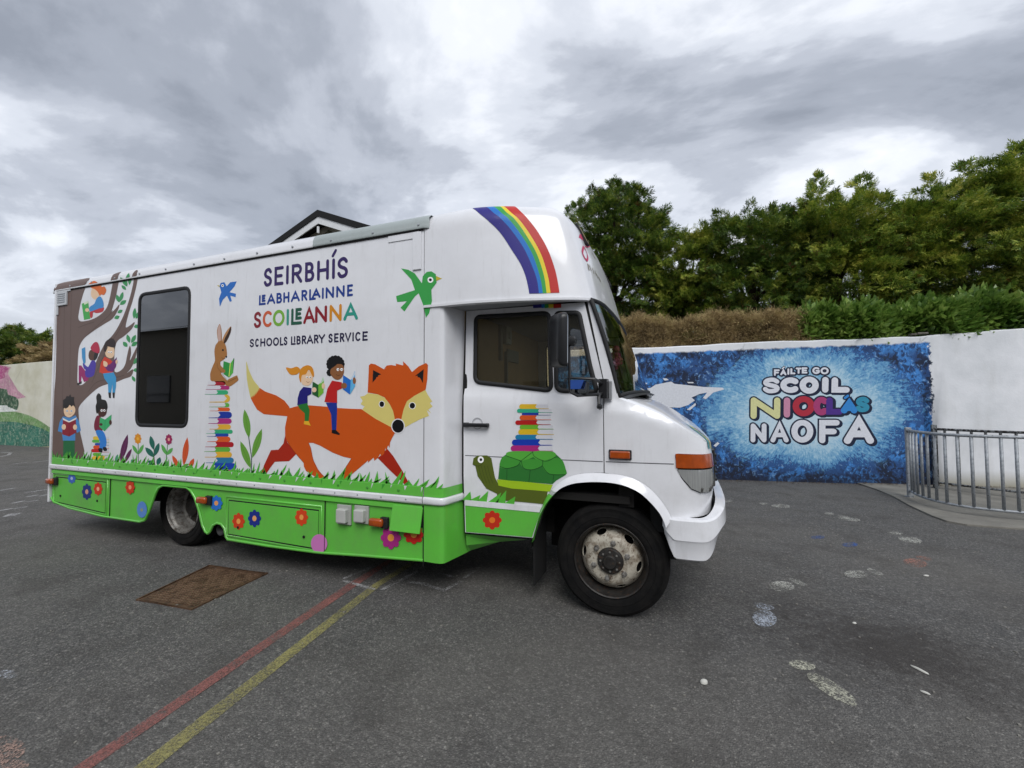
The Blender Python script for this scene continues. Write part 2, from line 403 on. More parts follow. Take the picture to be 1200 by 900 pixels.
def asphalt():
    t = NT('asphalt'); P = t.obj()
    big = t.noise(P, .42, 4, .6); mid = t.noise(P, 2.6, 5, .6); fine = t.noise(P, 46, 4, .7)
    def vor(sc):
        vo = t.n('ShaderNodeTexVoronoi', {'Scale': sc, 'Randomness': 1.0}); t.set(vo.inputs['Vector'], P); vc = t.n('ShaderNodeSeparateColor'); t.set(vc.inputs[0], vo.outputs['Color']); return vo.outputs['Distance'], vc.outputs[0]
    d1, c1 = vor(105.0); d2, c2 = vor(58.0)
    stone = t.ramp(c1, [(0., (.070, .070, .070)), (.5, (.120, .120, .118)), (.85, (.175, .173, .167)), (.97, (.27, .265, .255)), (1., (.42, .41, .39))])
    stone2 = t.ramp(c2, [(0., (.060, .060, .061)), (.6, (.125, .124, .122)), (.93, (.21, .207, .20)), (1., (.34, .335, .32))])
    col = t.mix(.42, stone, stone2)
    col = t.mix(t.math('MULTIPLY', t.ramp(d1, [(.35, 0.), (.70, 1.)]), .55), col, (.030, .030, .031, 1))
    col = t.mix(t.math('MULTIPLY', t.ramp(fine, [(.50, 0.), (.64, 1.)]), .55), col, (.036, .036, .037, 1))
    col = t.mix(t.math('MULTIPLY', t.ramp(big, [(.42, 0.), (.60, 1.)]), .60), col, t.mix(.5, col, (.150, .142, .128, 1)))
    col = t.mix(t.math('MULTIPLY', t.ramp(mid, [(.50, 0.), (.66, 1.)]), .38), col, (.045, .042, .039, 1))
    col = t.mix(1.0, col, (.98, .96, .93, 1), 'MULTIPLY')
    # oily stain right of the painted feet
    brk = t.noise(P, 14, 5, .75)
    def stain(loc, sc, lo, hi, k, c_in):
        d = t.n('ShaderNodeVectorMath', operation='DISTANCE'); t.set(d.inputs[0], t.map(P, sc=sc)); d.inputs[1].default_value = (loc[0]*sc[0], loc[1]*sc[1], 0)
        f = t.ramp(t.math('ADD', t.math('ADD', d.outputs['Value'], t.math('MULTIPLY', t.math('SUBTRACT', mid, .5), 1.4)), t.math('MULTIPLY', t.math('SUBTRACT', brk, .5), 1.6)), [(lo, 1.), (hi, 0.)])
        return t.mix(t.math('MULTIPLY', f, k), c_in, (.026, .021, .018, 1))
    col = stain((1.6, .25), (1, 1.5, 1), .18, .80, .74, col)
    col = stain((2.9, 1.3), (1, 1.3, 1), .0, .55, .30, col)
    col = stain((1.2, .75), (1, 1, 1), .0, .40, .35, col)
    t.base(col, t.ramp(mid, [(.3, .78), (.7, .93)]))
    h = t.math('ADD', t.math('MULTIPLY', t.ramp(d1, [(.0, 1.), (.6, 0.)]), 1.), t.math('MULTIPLY', fine, 1.2))
    t.bump(h, .8, .006); return t.m
ASPH = asphalt()
def worn(name, hexc, keep=.5, scale=70, soft=.10):
    """paint worn off the tops of the stones: shows only where a noise says so"""
    t = NT(name); P = t.obj(); n = t.noise(P, scale, 5, .75); n2 = t.noise(P, 6, 4, .6)
    a = t.ramp(t.math('ADD', t.math('MULTIPLY', n, .75), t.math('MULTIPLY', n2, .35)), [(.55-.25*(keep-.5)-soft*.5, 0.), (.55-.25*(keep-.5)+soft*.5, 1.)])
    t.base(t.mix(n2, lin(hexc), tuple(x*.8 for x in lin(hexc)[:3])+(1,)), .85); t.set(t.b.inputs['Alpha'], a); t.bump(n, .5, .004); return t.m
def concrete(name, a, b, sc=2.):
    t = NT(name); P = t.obj(); n = t.noise(P, sc, 7, .65); f = t.noise(P, 60, 3, .7); col = t.mix(t.ramp(n, [(.35, 0.), (.65, 1.)]), lin(a), lin(b)); col = t.mix(t.ramp(f, [(.55, 0.), (.8, .5)]), col, lin('#4a463f')); t.base(col, .9); t.bump(t.math('ADD', n, f), .35, .01); return t.m
CONC = concrete('path_concrete', '#85827a', '#6a6862')
def render_wall(mural):
    t = NT('mural_wall_render' if mural else 'cream_wall_render'); P = t.obj()   # object space of the wall: x along, z up
    n = t.noise(P, 1.1, 5, .6); f = t.noise(P, 26, 5, .7); sp = t.n('ShaderNodeSeparateXYZ'); t.set(sp.inputs[0], P)
    X, Z = sp.outputs[0], sp.outputs[2]
    stn = t.noise(t.map(P, (1, 0, 0), (2.2, 1, .5)), 1.3, 5, .65); white = t.mix(t.ramp(n, [(.40, 0.), (.62, 1.)]), lin('#e2e4e8' if mural else '#d2d0c2'), lin('#cfd2d6' if mural else '#c0bda8')); white = t.mix(t.ramp(stn, [(.52, 0.), (.70, .22)]), white, lin('#a9a9a2'))
    # hairline cracks and dirt by the foot
    cr = t.n('ShaderNodeTexVoronoi', {'Scale': .42}, feature='DISTANCE_TO_EDGE'); t.set(cr.inputs['Vector'], t.mix(.28, P, t.n('ShaderNodeTexNoise', {'Scale': 2.2, 'Detail': 8., 'Roughness': .7}).outputs['Color']))
    white = t.mix(t.math('MULTIPLY', t.ramp(cr.outputs['Distance'], [(.0, .4), (.004, 0.)]), t.ramp(n, [(.50, 0.), (.56, 1.)])), white, lin('#73767a'))
    ft = t.math('ADD', Z, t.math('MULTIPLY', n, .25)); white = t.mix(t.ramp(ft, [(.16, .75), (.40, 0.)]), white, lin('#8a8468'))
    tp = t.math('ADD', Z, t.math('MULTIPLY', t.noise(P, 5, 5, .7), .12)); 
    if mural:
        # brushwork round the lettering: short dabs that radiate from its middle
        du = t.math('SUBTRACT', X, 1.50); dz = t.math('SUBTRACT', Z, 1.30)
        r = t.math('SQRT', t.math('ADD', t.math('POWER', t.math('DIVIDE', du, 1.82), 2.), t.math('POWER', t.math('DIVIDE', dz, 1.15), 2.)))
        an = t.math('ARCTAN2', dz, du)
        cv = t.n('ShaderNodeCombineXYZ'); t.set(cv.inputs[0], t.math('MULTIPLY', an, 26.)); t.set(cv.inputs[1], t.math('MULTIPLY', r, 9.))
        br = t.noise(cv.outputs[0], 1.6, 3, .55, .4)
        pat = t.noise(P, 1.5, 3, .5, .5); pat2 = t.noise(t.map(P, (5, 0, 3)), 4.2, 4, .6, .6); pat3 = t.noise(t.map(P, (2, 0, 9), (1, 1, .8)), 15, 4, .65, 1.0)
        c0 = lambda v, k: t.math('MULTIPLY', t.math('SUBTRACT', v, .5), k)
        rr = t.math('ADD', t.math('ADD', r, c0(br, .60)), t.math('ADD', c0(pat3, .80), c0(pat, .9)))
        blue = t.ramp(rr, [(.25, lin('#bfd4e0')), (.58, lin('#9fc3d8')), (.78, lin('#6ca2c6')), (.96, lin('#3a78b0')), (1.10, lin('#255088')), (1.35, lin('#18305c'))])
        mk = t.ramp(t.math('ADD', t.math('ADD', c0(pat2, .9), c0(pat3, 1.0)), .5), [(.45, 0.), (.54, .75), (.64, 1.)])
        outer = t.mix(mk, lin('#0d1426'), lin('#234a80'))
        outer = t.mix(t.ramp(pat, [(.50, 0.), (.58, 1.)]), outer, t.mix(mk, lin('#1a3762'), lin('#3f86d0')))
        blue = t.mix(t.ramp(t.math('ADD', r, c0(pat2, .5)), [(.95, 0.), (1.25, .9)]), blue, outer)
        blue = t.mix(t.ramp(pat3, [(.60, 0.), (.66, .55)]), blue, lin('#8fb6d8'))
        blue = t.mix(t.ramp(t.math('ADD', Z, c0(pat3, .5)), [(.05, .8), (.28, 0.)]), blue, lin('#0e1528'))
        # painted area: ragged right-hand edge, ragged pale strip along the top
        e1 = t.math('ADD', X, t.math('ADD', c0(pat3, .22), c0(pat2, .12))); e2 = tp
        topz = t.math('MULTIPLY_ADD', X, .014, 2.43)
        m1 = t.ramp(t.math('SUBTRACT', 3.44, e1), [(.0, 0.), (.02, 1.)]); m2 = t.ramp(t.math('SUBTRACT', topz, t.math('SUBTRACT', tp, .03)), [(.0, 0.), (.03, 1.)])
        col = t.mix(t.math('MULTIPLY', m1, m2), white, blue)
    else: col = white
    t.base(col, .8); t.bump(t.math('ADD', f, n), .4, .008); return t.m
def galv():
    t = NT('galvanised_steel'); P = t.obj(); n = t.noise(P, 22, 6, .75); s = t.noise(P, 55, 3, .6)
    col = t.mix(t.ramp(n, [(.4, 0.), (.6, 1.)]), lin('#a4a9ae'), lin('#868b90')); col = t.mix(t.ramp(s, [(.63, 0.), (.68, 1.)]), col, lin('#33231a'))
    t.base(col, .55, .25); t.bump(n, .2, .003); return t.m
GALV = galv()
def chipped():
    t = NT('chipped_black_rail_paint'); P = t.obj(); n = t.noise(t.map(P, sc=(1, 1, .5)), 30, 5, .75)
    t.base(t.mix(t.ramp(n, [(.48, 0.), (.53, 1.)]), lin('#1d1714'), lin('#7b7f82')), .6, .25); return t.m
CHIP = chipped()
def leafmat(name, stops, sc=1.2, transl=.25, rough=.5):
    t = NT(name); P = t.obj(); n = t.noise(P, sc, 5, .65); n2 = t.noise(P, 18, 2, .6)
    f = t.math('ADD', t.math('MULTIPLY', n, .62), t.math('MULTIPLY', n2, .38))
    col = t.ramp(f, [(p, lin(c)) for p, c in stops]); t.base(col, rough)
    tl = t.n('ShaderNodeBsdfTranslucent'); t.set(tl.inputs[0], col); ms = t.n('ShaderNodeMixShader', {0: transl}); t.set(ms.inputs[1], t.b.outputs[0]); t.set(ms.inputs[2], tl.outputs[0]); t.set(t.o.inputs[0], ms.outputs[0]); return t.m
CYP = leafmat('cypress_foliage', [(.37, '#76502a'), (.41, '#3a541c'), (.47, '#64802e'), (.545, '#9aa640'), (.61, '#ccc664')], 2.2, .26)
CYPD = leafmat('dark_cypress_foliage', [(.38, '#6a4a28'), (.43, '#30481a'), (.50, '#52702a'), (.58, '#8a983c'), (.64, '#b4b058')], 2.2, .26)
LAUR = leafmat('laurel_leaf', [(.36, '#3a5820'), (.46, '#5c7e32'), (.56, '#86a24c'), (.66, '#a0b05c')], 2.2, .35, .34)
DEAD = leafmat('dead_hedge_twig', [(.38, '#5a4a32'), (.46, '#94805a'), (.55, '#b8a274'), (.62, '#8a8c50')], 3.5, .2, .85)
BARK = plain('bark', '#3a2b20', .9, var=.4)
SOIL = plain('bank_soil', '#2c241a', .95, var=.4)
ART_COLOURS=['08080c', '0c0c10', '0c1a38', '0e0c0e', '101010', '111111', '143ab0', '15120f', '15151c', '153a8c', '161214', '16308f', '16359c', '1843b0', '1a72c4', '1c1410', '1c1840', '1c2f86', '1c3c9c', '1c45a2', '1c4a20', '1d1614', '1d1a74', '1e1716', '1e6658', '1f4aa8', '1f5844', '1f5a2c', '1f6a3c', '1f6cc8', '1f7a48', '1f7cac', '222222', '25357a', '25603a', '25762f', '2a2480', '2a6fc4', '2a72c8', '2a76a4', '2b1c1c', '2b7a45', '2c1a18', '2c3414', '2c4a44', '2c5038', '2c6a58', '2e7530', '2e9886', '2f7fd2', '2f86d0', '2f8fae', '2f9440', '2fae88', '33225e', '33aa74', '35ad76', '37a047', '3899cf', '39441a', '3a1a10', '3a2418', '3a62a8', '3a7a44', '3a9884', '3aa34c', '3c8fd0', '3c93cc', '3cae6c', '3f66b8', '3f9a5c', '419636', '45ad50', '4a2a1a', '4a2a22', '4a2a86', '4a37a4', '4a7c28', '4a8ccb', '4a9a70', '4c3b35', '56631f', '56ad3e', '57b548', '5a3a2c', '5a4a3a', '5a86c8', '5ab54a', '5c1420', '5cab3c', '5cab52', '5d2450', '5fb040', '62b4e4', '63b040', '68a03c', '6a1f6e', '6a4420', '6a8f58', '6ab83a', '6b5750', '70b42e', '74b83a', '78b03c', '7a2038', '7a2a0c', '86202c', '8a4030', '8a5a80', '8a8478', '8a9a80', '8b1624', '8e1f30', '8f5d38', '94605a', '9c2258', '9c2468', '9c9660', 'a04a78', 'a0a0a0', 'a1c422', 'a3287c', 'a81e2e', 'a8260f', 'a83a18', 'a83a72', 'a8723c', 'a87a6c', 'a88c80', 'a8a8a8', 'a8b8d8', 'ab2a7c', 'ad287a', 'ae2a72', 'b01822', 'b0283c', 'b0b4bc', 'b4b4ac', 'b4bcc8', 'b72848', 'b81a1a', 'b8875a', 'b8d8b8', 'b98a9c', 'bdbcaa', 'bf1f1f', 'bf2a24', 'c01a20', 'c02458', 'c0303a', 'c2241c', 'c4301a', 'c878b8', 'c8a89c', 'c8d8e8', 'c8dcf0', 'c93a1c', 'c98aa6', 'c9b436', 'cc3f1c', 'cc5410', 'cf5f3a', 'd03088', 'd2552a', 'd33a20', 'd3c878', 'd4441c', 'd48a1c', 'd6d69c', 'd8a080', 'd8d8de', 'd8dbe2', 'd8dcd8', 'd8e8c8', 'd98c20', 'dadde6', 'dc5820', 'dc5a20', 'dccd78', 'dd6a22', 'dd911f', 'ddb43c', 'e0501f', 'e0b922', 'e2b92e', 'e3ac38', 'e3b038', 'e4e86a', 'e6c23c', 'e87a28', 'e89a40', 'e8a060', 'e8a868', 'e8b02a', 'e8c030', 'e8cf30', 'e8e8e0', 'e8e8ec', 'eccaa8', 'eda050', 'eda898', 'efe9e0', 'f0a070', 'f0b088', 'f0cda9', 'f2b23c', 'ffffff']
ART=[("tree_picture","box",[("P",100,0,0,[-12700,5755,-11446,5762,-11566,5541,-11706,5268,-11789,4988,-11794,4858,-11691,4788,-11390,4788,-11090,4837,-10840,4935,-10700,5054,-10608,5271,-10540,5539,-10489,5759,-10286,5756,-10333,5493,-10402,5252,-10493,5037,-10548,4904,-10408,4968,-10271,5055,-10325,4924,-10499,4764,-10743,4682,-11075,4578,-11372,4469,-11565,4378,-11712,4231,-11758,4026,-11761,3691,-11744,3407,-11606,3341,-11399,3426,-11174,3648,-11036,3870,-10879,4089,-10720,4256,-10461,4415,-10249,4623,-10062,4879,-9918,5159,-9815,5441,-9757,5702,-9634,5700,-9697,5405,-9817,5077,-9941,4821,-10026,4547,-9852,4584,-9719,4635,-9809,4497,-10076,4356,-10272,4282,-10367,4164,-10394,3895,-10358,3605,-10120,3642,-10000,3759,-9956,3902,-9898,4080,-9850,4138,-9812,3992,-9847,3826,-9726,3977,-9617,4103,-9663,3867,-9807,3657,-9939,3565,-9730,3643,-9781,3501,-10031,3447,-10267,3391,-10590,3348,-10919,3279,-11251,3121,-11505,2970,-11656,2843,-11656,2690,-11574,2285,-11440,1723,-12669,1630,-12645,3584,-12684,4923]),
("S",80,1,0.006,[-11501,4425,-11078,4629,-10668,4826,-10508,4939]),
("S",80,1,0.006,[-11181,3396,-10905,3790,-10632,4152,-10243,4500,-9945,4894]),
("S",80,1,0.006,[-11782,4649,-11517,4696,-11170,4737]),
("S",80,1,0.006,[-11299,3197,-11010,3393,-10513,3457,-10035,3519]),
("S",80,1,0.006,[-12383,5434,-12346,4104,-12310,2790]),
("S",80,1,0.006,[-12105,5462,-12083,4354,-12042,3309])]),
("leaf_picture","box",[("p",70,0,0,[-10383,5275,-10400,5245,-10404,5217,-10399,5190,-10383,5165,-10357,5141,-10321,5118,-10273,5097,-10256,5127,-10252,5155,-10257,5182,-10273,5207,-10299,5231,-10334,5254]),
("s",41,1,0.003,[-10383,5275,-10273,5097]),
("p",70,0,0,[-10155,5315,-10201,5295,-10234,5271,-10258,5245,-10272,5215,-10276,5183,-10271,5148,-10253,5110,-10207,5131,-10174,5155,-10151,5181,-10137,5211,-10133,5243,-10138,5277]),
("s",41,1,0.003,[-10155,5315,-10253,5110]),
("p",70,0,0,[-10250,5046,-10197,5036,-10153,5035,-10115,5039,-10085,5050,-10061,5067,-10043,5090,-10035,5121,-10087,5130,-10131,5132,-10168,5128,-10199,5117,-10224,5100,-10241,5077]),
("s",41,1,0.003,[-10250,5046,-10035,5121]),
("p",70,0,0,[-10322,4874,-10281,4864,-10247,4860,-10218,4861,-10193,4868,-10174,4881,-10160,4898,-10152,4922,-10192,4933,-10227,4937,-10256,4936,-10280,4929,-10300,4917,-10314,4899]),
("s",41,1,0.003,[-10322,4874,-10152,4922]),
("p",70,0,0,[-10438,4765,-10397,4748,-10362,4740,-10331,4737,-10304,4742,-10281,4753,-10263,4770,-10250,4795,-10290,4812,-10325,4820,-10356,4822,-10383,4818,-10406,4807,-10425,4790]),
("s",41,1,0.003,[-10438,4765,-10250,4795]),
("p",70,0,0,[-10187,5626,-10199,5589,-10196,5554,-10183,5522,-10158,5492,-10123,5464,-10077,5439,-10017,5417,-10006,5455,-10008,5489,-10021,5521,-10045,5551,-10081,5579,-10126,5604]),
("s",41,1,0.003,[-10187,5626,-10017,5417]),
("p",70,0,0,[-9925,5696,-9961,5665,-9984,5631,-9997,5597,-9999,5560,-9991,5522,-9972,5483,-9940,5441,-9903,5473,-9881,5506,-9868,5541,-9866,5577,-9874,5615,-9893,5654]),
("s",41,1,0.003,[-9925,5696,-9940,5441]),
("p",70,0,0,[-10211,5461,-10208,5435,-10198,5413,-10181,5394,-10159,5378,-10130,5365,-10096,5355,-10054,5350,-10056,5376,-10066,5398,-10083,5417,-10105,5433,-10134,5446,-10168,5456]),
("s",41,1,0.003,[-10211,5461,-10054,5350]),
("p",70,0,0,[-9721,4936,-9757,4908,-9780,4877,-9794,4846,-9798,4813,-9792,4778,-9777,4742,-9749,4705,-9713,4734,-9690,4764,-9677,4796,-9673,4829,-9679,4863,-9694,4899]),
("s",41,1,0.003,[-9721,4936,-9749,4705]),
("p",70,0,0,[-9587,4841,-9628,4831,-9658,4816,-9680,4799,-9694,4779,-9700,4756,-9697,4730,-9683,4700,-9642,4711,-9612,4725,-9589,4743,-9576,4763,-9570,4786,-9573,4812]),
("s",41,1,0.003,[-9587,4841,-9683,4700]),
("p",70,0,0,[-9741,4529,-9706,4511,-9676,4501,-9649,4498,-9625,4501,-9604,4510,-9587,4525,-9573,4549,-9607,4567,-9637,4576,-9665,4580,-9689,4577,-9709,4568,-9727,4552]),
("s",41,1,0.003,[-9741,4529,-9573,4549]),
("p",70,0,0,[-9967,4386,-9986,4356,-9992,4328,-9989,4301,-9975,4275,-9951,4251,-9918,4228,-9873,4207,-9854,4237,-9848,4265,-9851,4292,-9865,4317,-9888,4342,-9921,4365]),
("s",41,1,0.003,[-9967,4386,-9873,4207]),
("p",70,0,0,[-9671,4361,-9722,4350,-9760,4334,-9790,4314,-9810,4291,-9821,4264,-9824,4234,-9814,4199,-9763,4211,-9725,4227,-9695,4246,-9675,4270,-9664,4296,-9662,4326]),
("s",41,1,0.003,[-9671,4361,-9814,4199]),
("p",70,0,0,[-10098,4236,-10103,4206,-10098,4182,-10085,4162,-10063,4146,-10033,4134,-9995,4126,-9947,4124,-9941,4153,-9947,4177,-9960,4197,-9982,4213,-10011,4225,-10049,4233]),
("s",41,1,0.003,[-10098,4236,-9947,4124]),
("p",70,0,0,[-9807,4131,-9757,4124,-9716,4123,-9681,4129,-9654,4140,-9632,4157,-9617,4180,-9611,4210,-9660,4218,-9701,4218,-9735,4213,-9764,4202,-9785,4185,-9800,4162]),
("s",41,1,0.003,[-9807,4131,-9611,4210]),
("p",70,0,0,[-9715,3749,-9665,3756,-9626,3768,-9595,3783,-9572,3803,-9558,3826,-9553,3854,-9558,3886,-9608,3880,-9647,3868,-9678,3853,-9701,3833,-9715,3810,-9721,3782]),
("s",41,1,0.003,[-9715,3749,-9558,3886]),
("p",70,0,0,[-9721,3619,-9690,3599,-9661,3587,-9634,3582,-9608,3583,-9583,3590,-9560,3603,-9538,3625,-9568,3645,-9597,3656,-9624,3662,-9651,3661,-9675,3654,-9699,3640]),
("s",41,1,0.003,[-9721,3619,-9538,3625]),
("p",70,0,0,[-9754,3500,-9763,3476,-9762,3454,-9754,3434,-9739,3417,-9717,3402,-9687,3389,-9648,3379,-9639,3404,-9640,3425,-9647,3445,-9662,3462,-9685,3477,-9714,3490]),
("s",41,1,0.003,[-9754,3500,-9648,3379])]),
("reading_child_picture","box",[("P",204,1,0,[-11278,5512,-11080,5442,-11009,5321,-11133,5238,-11279,5287,-11337,5389]),
("P",179,2,0,[-11349,5597,-11242,5637,-11134,5646,-10981,5572,-10934,5499,-10829,5498,-10760,5398,-10840,5312,-10946,5333,-10996,5307,-11078,5403,-11212,5480,-11335,5518]),
("P",66,2,0,[-11113,5254,-10987,5293,-10875,5195,-10846,5041,-11015,5024,-11336,4984,-11372,5084,-11193,5146]),
("P",149,1,0,[-11335,4979,-11015,5029,-10838,5040,-10862,4946,-11095,4929,-11226,4957,-11242,4864,-11305,4835,-11362,4904]),
("p",72,2,0,[-11679,5187,-11437,5231,-11327,4824,-11568,4811]),
("p",173,3,0,[-11599,5201,-11437,5231,-11413,5185,-11570,5152]),
("p",204,3,0,[-11377,5020,-11381,5007,-11394,4995,-11415,4988,-11440,4985,-11468,4987,-11494,4994,-11516,5005,-11531,5018,-11536,5033,-11532,5047,-11519,5058,-11498,5066,-11473,5069,-11445,5066,-11419,5059,-11397,5048,-11383,5035])]),
("reading_child_picture","box",[("P",84,1,0,[-11328,4084,-11222,4118,-11054,4047,-11060,3921,-11243,3883,-11343,3958]),
("P",21,2,0,[-11111,4062,-10982,4044,-11030,3920,-11144,3879]),
("P",139,3,0,[-11276,4171,-11144,4278,-11015,4267,-10937,4142,-10943,4037,-11046,4041,-11212,4099]),
("P",76,2,0,[-11208,3882,-11068,3834,-11076,3670,-11146,3534,-11404,3515,-11457,3656,-11331,3754]),
("p",67,2,0,[-11619,4162,-11488,4194,-11455,3860,-11517,3781,-11598,3968]),
("P",76,3,0,[-11555,3838,-11428,3770,-11263,3701,-11282,3651,-11494,3703]),
("p",116,1,0,[-11717,3787,-11619,3784,-11457,3661,-11297,3538,-11335,3437,-11486,3407,-11591,3545,-11608,3384,-11694,3401]),
("p",40,2,0,[-11769,3377,-11576,3430,-11581,3379,-11726,3335])]),
("reading_child_picture","box",[("P",204,1,0,[-10755,4121,-10654,4178,-10427,4142,-10397,3969,-10496,3904,-10620,3924,-10706,3982]),
("P",42,2,0,[-10788,4115,-10729,4269,-10518,4337,-10376,4263,-10377,4135,-10549,4148,-10645,4165,-10709,4044]),
("p",164,1,0,[-10745,3946,-10535,3876,-10401,3797,-10419,3597,-10767,3574,-10916,3611,-10876,3814]),
("p",96,2,0,[-10742,3730,-10530,3777,-10302,3916,-10316,3721,-10419,3607,-10604,3627]),
("P",204,3,0,[-10770,3855,-10626,3805,-10651,3727,-10764,3748]),
("P",204,3,0,[-10331,3856,-10270,3842,-10287,3781,-10336,3790]),
("p",58,2,0,[-10776,3582,-10398,3597,-10299,3477,-10302,3282,-10331,3156,-10416,3157,-10427,3370,-10465,3158,-10563,3159,-10590,3361,-10729,3474]),
("p",8,3,0,[-10567,3164,-10469,3163,-10471,3041,-10533,3048]),
("p",8,3,0,[-10417,3162,-10332,3161,-10341,3040,-10394,3047]),
("p",206,3,0,[-10556,4037,-10558,4030,-10564,4023,-10573,4019,-10585,4017,-10598,4017,-10611,4020,-10621,4026,-10628,4033,-10630,4041,-10628,4048,-10622,4055,-10613,4059,-10601,4061,-10588,4061,-10575,4057,-10565,4052,-10559,4045]),
("p",206,3,0,[-10466,4033,-10468,4026,-10474,4019,-10483,4015,-10495,4013,-10508,4013,-10520,4017,-10530,4022,-10537,4029,-10539,4037,-10538,4044,-10532,4051,-10522,4055,-10510,4057,-10497,4057,-10485,4053,-10475,4048,-10468,4041]),
("p",32,4,0,[-10572,4033,-10573,4030,-10576,4027,-10580,4025,-10585,4024,-10591,4024,-10596,4026,-10601,4028,-10604,4031,-10605,4035,-10604,4038,-10602,4041,-10597,4043,-10592,4044,-10586,4044,-10581,4042,-10576,4040,-10573,4037]),
("p",32,4,0,[-10482,4029,-10483,4026,-10485,4023,-10490,4021,-10495,4020,-10501,4020,-10506,4022,-10510,4024,-10513,4027,-10515,4031,-10514,4034,-10511,4037,-10507,4039,-10502,4040,-10496,4039,-10490,4038,-10486,4036,-10483,4033])]),
("reading_child_picture","box",[("P",204,2,0,[-12255,2816,-12153,2881,-11902,2889,-11798,2822,-11810,2715,-11999,2616,-12200,2665]),
("p",23,3,0,[-12282,2790,-12296,3012,-12209,3038,-12153,3102,-12074,3089,-12008,3140,-11959,3075,-11845,3079,-11855,3010,-11794,2830,-11866,2899,-11945,2856,-12017,2907,-12081,2842,-12172,2811,-12228,2829]),
("p",78,1,0,[-12277,2634,-11998,2605,-11775,2664,-11634,2538,-11546,2331,-11658,2278,-11761,2281,-11750,2098,-12241,2076,-12300,2269,-12466,2291,-12408,2502]),
("p",112,2,0,[-12272,2561,-12015,2502,-11761,2582,-11712,2282,-11995,2181,-12283,2225]),
("p",201,3,0,[-12284,2602,-12016,2528,-11723,2618,-11739,2575,-12014,2497,-12272,2556]),
("s",88,3,0.006,[-12015,2502,-11995,2186]),
("p",204,4,0,[-12136,2397,-12140,2375,-12154,2355,-12177,2340,-12205,2332,-12235,2331,-12265,2338,-12289,2352,-12306,2371,-12313,2394,-12309,2416,-12294,2436,-12272,2451,-12244,2459,-12213,2459,-12184,2452,-12160,2438,-12143,2419]),
("p",204,4,0,[-11692,2400,-11696,2379,-11709,2360,-11729,2346,-11755,2338,-11783,2338,-11810,2344,-11832,2358,-11847,2376,-11854,2397,-11850,2418,-11837,2436,-11816,2451,-11790,2458,-11762,2459,-11736,2452,-11713,2439,-11698,2420]),
("p",28,1,0,[-12228,2084,-11777,2097,-11739,1685,-12211,1682]),
("p",155,3,0,[-12072,2760,-12077,2748,-12091,2739,-12112,2736,-12133,2739,-12148,2748,-12155,2759,-12150,2771,-12135,2780,-12115,2783,-12094,2780,-12078,2771]),
("p",32,4,0,[-12095,2757,-12099,2750,-12112,2747,-12125,2749,-12131,2757,-12126,2764,-12114,2767,-12100,2764]),
("p",155,3,0,[-11898,2761,-11903,2749,-11918,2740,-11938,2737,-11959,2740,-11974,2749,-11980,2760,-11975,2772,-11961,2780,-11941,2783,-11920,2780,-11905,2772]),
("p",32,4,0,[-11921,2758,-11926,2751,-11939,2747,-11952,2750,-11957,2758,-11952,2765,-11940,2768,-11927,2765]),
("S",107,4,0.003,[-12050,2698,-11989,2683,-11936,2699])]),
("reading_child_picture","box",[("P",74,2,0,[-10912,2770,-10811,2850,-10614,2808,-10621,2698,-10738,2638,-10885,2666]),
("P",7,3,0,[-10977,2956,-11001,3081,-10920,3155,-10825,3097,-10804,3023,-10645,2992,-10577,2870,-10614,2791,-10790,2832,-10889,2741,-10972,2715,-11010,2864]),
("p",206,4,0,[-10741,2776,-10746,2762,-10760,2752,-10781,2749,-10802,2752,-10818,2762,-10824,2776,-10819,2789,-10805,2799,-10784,2803,-10763,2799,-10747,2789]),
("p",5,5,0,[-10753,2773,-10759,2765,-10773,2761,-10788,2765,-10795,2773,-10789,2782,-10775,2786,-10760,2782]),
("p",206,4,0,[-10642,2776,-10646,2763,-10661,2753,-10681,2749,-10702,2753,-10718,2763,-10724,2776,-10719,2790,-10705,2800,-10684,2803,-10663,2800,-10648,2790]),
("p",5,5,0,[-10654,2774,-10659,2765,-10674,2762,-10689,2765,-10695,2774,-10690,2782,-10675,2786,-10660,2783]),
("P",104,1,0,[-10969,2651,-10808,2635,-10734,2348,-10993,2331,-11052,2471]),
("p",68,2,0,[-10841,2627,-10652,2583,-10425,2692,-10434,2481,-10659,2330,-10855,2425]),
("s",30,3,0.005,[-10639,2580,-10651,2343]),
("p",74,3,0,[-10408,2525,-10410,2507,-10417,2490,-10430,2478,-10445,2472,-10462,2472,-10478,2478,-10492,2489,-10501,2505,-10505,2524,-10503,2542,-10496,2558,-10483,2570,-10468,2577,-10451,2577,-10434,2571,-10421,2559,-10412,2543]),
("p",74,3,0,[-10733,2476,-10736,2466,-10746,2457,-10761,2450,-10779,2446,-10800,2446,-10819,2449,-10835,2455,-10845,2464,-10850,2474,-10847,2484,-10837,2493,-10822,2500,-10803,2504,-10783,2504,-10763,2501,-10748,2495,-10737,2486]),
("P",49,3,0,[-10985,2328,-10721,2334,-10584,2162,-10588,2011,-10720,1933,-10827,1978,-10813,2106]),
("P",8,4,0,[-10855,1957,-10713,1957,-10725,1874,-10834,1889]),
("P",8,4,0,[-10690,1983,-10575,1987,-10547,1920,-10661,1911])]),
("book_stack_picture","box",[("p",170,0,0,[-10510,2220,-10869,2211,-10865,2149,-10506,2159]),
("p",188,1,0,[-10482,2160,-10865,2152,-10865,2141,-10482,2154]),
("p",188,1,0,[-10869,2215,-11016,2211,-11016,2211,-11048,2205,-11070,2191,-11078,2172,-11068,2154,-11044,2141,-11012,2137,-10865,2141,-10838,2153,-10882,2178,-10841,2207]),
("p",170,0,0,[-10506,2148,-10835,2138,-10833,2087,-10503,2097]),
("p",87,1,0,[-10479,2098,-10833,2089,-10832,2081,-10479,2093]),
